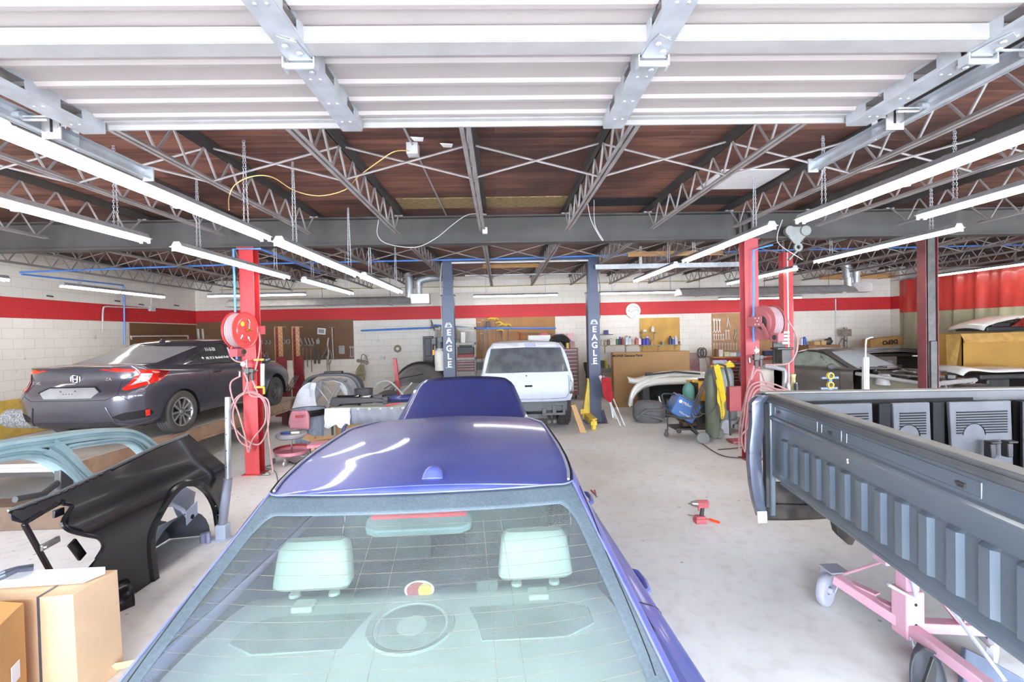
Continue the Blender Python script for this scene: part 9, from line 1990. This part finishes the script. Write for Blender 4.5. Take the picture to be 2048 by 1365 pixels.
wire([P(968, 428, Y=6.5), P(935, 430, Y=6.5), P(905, 450, Y=6.6), P(870, 478, Y=6.7), P(830, 495, Y=6.7), P(775, 488, Y=6.7), P(755, 470, Y=6.6), P(757, 440, Y=6.5)], 'thin pale wire drooping across the beam left of the middle joist')
wire([P(1175, 405, Y=6.3), P(1182, 440, Y=6.4), P(1200, 475, Y=6.5), P(1206, 480, Y=6.5), P(1190, 450, Y=6.5), P(1188, 400, Y=6.3)], 'twisted pale wire loop hanging in front of the beam right of the middle joist')
wire([P(1565, 440, Y=6.3), P(1555, 470, Y=6.5), P(1560, 490, Y=6.6), P(1605, 520, Y=6.7)], 'thin wire hanging from the light beside the beam trolley')
single(MB().b(-0.035+P(970, 455, Y=6.6).x, 0.035+P(970, 455, Y=6.6).x, 6.5, 6.56, 3.44, 3.53), 'end_clamp', M_STEELW, 'small white clamp on the near end of the middle joist', 'clamp', bevel=0.006)
tr = P(1593, 462, Y=6.75); t = empty('beam_trolley', (tr.x, BY, 3.38), 0, 'dusty green-grey hoist trolley running on the beam right of the red column', 'trolley')
M_TRG = mat('dusty_grey_green_iron', '6f7672', 0.5, 0.2, dust=0.3)
MB().prism([(-0.16, 0.14), (0.16, 0.14), (0.19, 0.06), (0.04, -0.12), (-0.04, -0.12), (-0.19, 0.06)], (0, -0.135, 0), (1, 0, 0), (0, 0, 1), (0, 1, 0), 0.02).build('side_plate', M_TRG, t, local=True, bevel=0.008)
for dx in (-0.12, 0.12): MB().cyl((dx, -0.165, 0.07), (dx, -0.105, 0.07), 0.075, 20).build('wheel', M_TRG, t, local=True)
MB().lathe([(0.03, -0.015), (0.065, -0.015), (0.065, 0.015), (0.03, 0.015), (0.03, -0.015)], (0.02, -0.12, -0.17), rotm(PI/2), 18, caps=False).bar((0.0, -0.12, -0.22), (-0.13, -0.12, -0.36), 0.05, 0.02).build('hook', M_TRG, t, local=True)
# timber and angle iron bridging the far joists
for (a, b, Y, z, h, m, lab, nm) in (((1255, 495), (1445, 488), 9.4, 3.60, 0.10, M_WOODL, 'pale timber laid across the far joists right of the right lift post', 'timber'), ((965, 511), (1090, 510), 11.5, 3.72, 0.10, M_WOODL, 'pale timber laid across the far joists between the lift posts', 'timber'),
 ((1190, 520), (1500, 515), 9.9, 3.42, 0.10, M_GALV, 'long galvanised angle hung under the far joists right of the lift', 'angle_iron'), ((930, 545), (1200, 541), 12.3, 3.60, 0.03, M_GALV, 'thin galvanised strut crossing between the far joists', 'strut'), ((1640, 540), (1790, 530), 13.9, 3.56, 0.16, M_WOODL, 'brown timber at the head of the back wall above the coupe', 'timber')):
 p, q = P(*a, Y=Y), P(*b, Y=Y); single(MB().b(p.x, q.x, Y-0.03, Y+0.03, z-h/2, z+h/2), nm, m, lab, nm.replace('_', ' '))
xh = P(1280, 500, Y=9.9).x; single(MB().b(xh-0.03, xh+0.03, 9.86, 9.87, 3.42, DECK-0.001), 'hanger_strap', M_GALV, 'flat galvanised strap holding the long angle under the far joists', 'strap')
single(MB().tube(curve([P(440, 580, Y=14.4), P(640, 578, Y=14.4), P(860, 575, Y=14.4), P(1000, 573, Y=14.4), P(1200, 566, Y=14.4), P(1400, 562, Y=14.4)], 6), 0.012, 6), 'gas_line', mat('yellow_gas_line', 'b9a04c', 0.5), 'yellow gas line running along the top of the back wall', 'pipe')
for i, (px, py, Y) in enumerate(((820, 272, None), (880, 285, None))):
 p = P(px, py, Z=3.84); single(MB().prism([(0, 0), (0.12, 0.02), (0.10, 0.10), (0.02, 0.09)], (p.x, p.y, 3.83), (1, 0, 0), (0, 1, 0), (0, 0, 1), 0.004), 'paper_scrap', M_WHITE, 'torn white scrap stapled to the deck %s the junction box' % ('just above' if i == 0 else 'right of'), 'scrap')
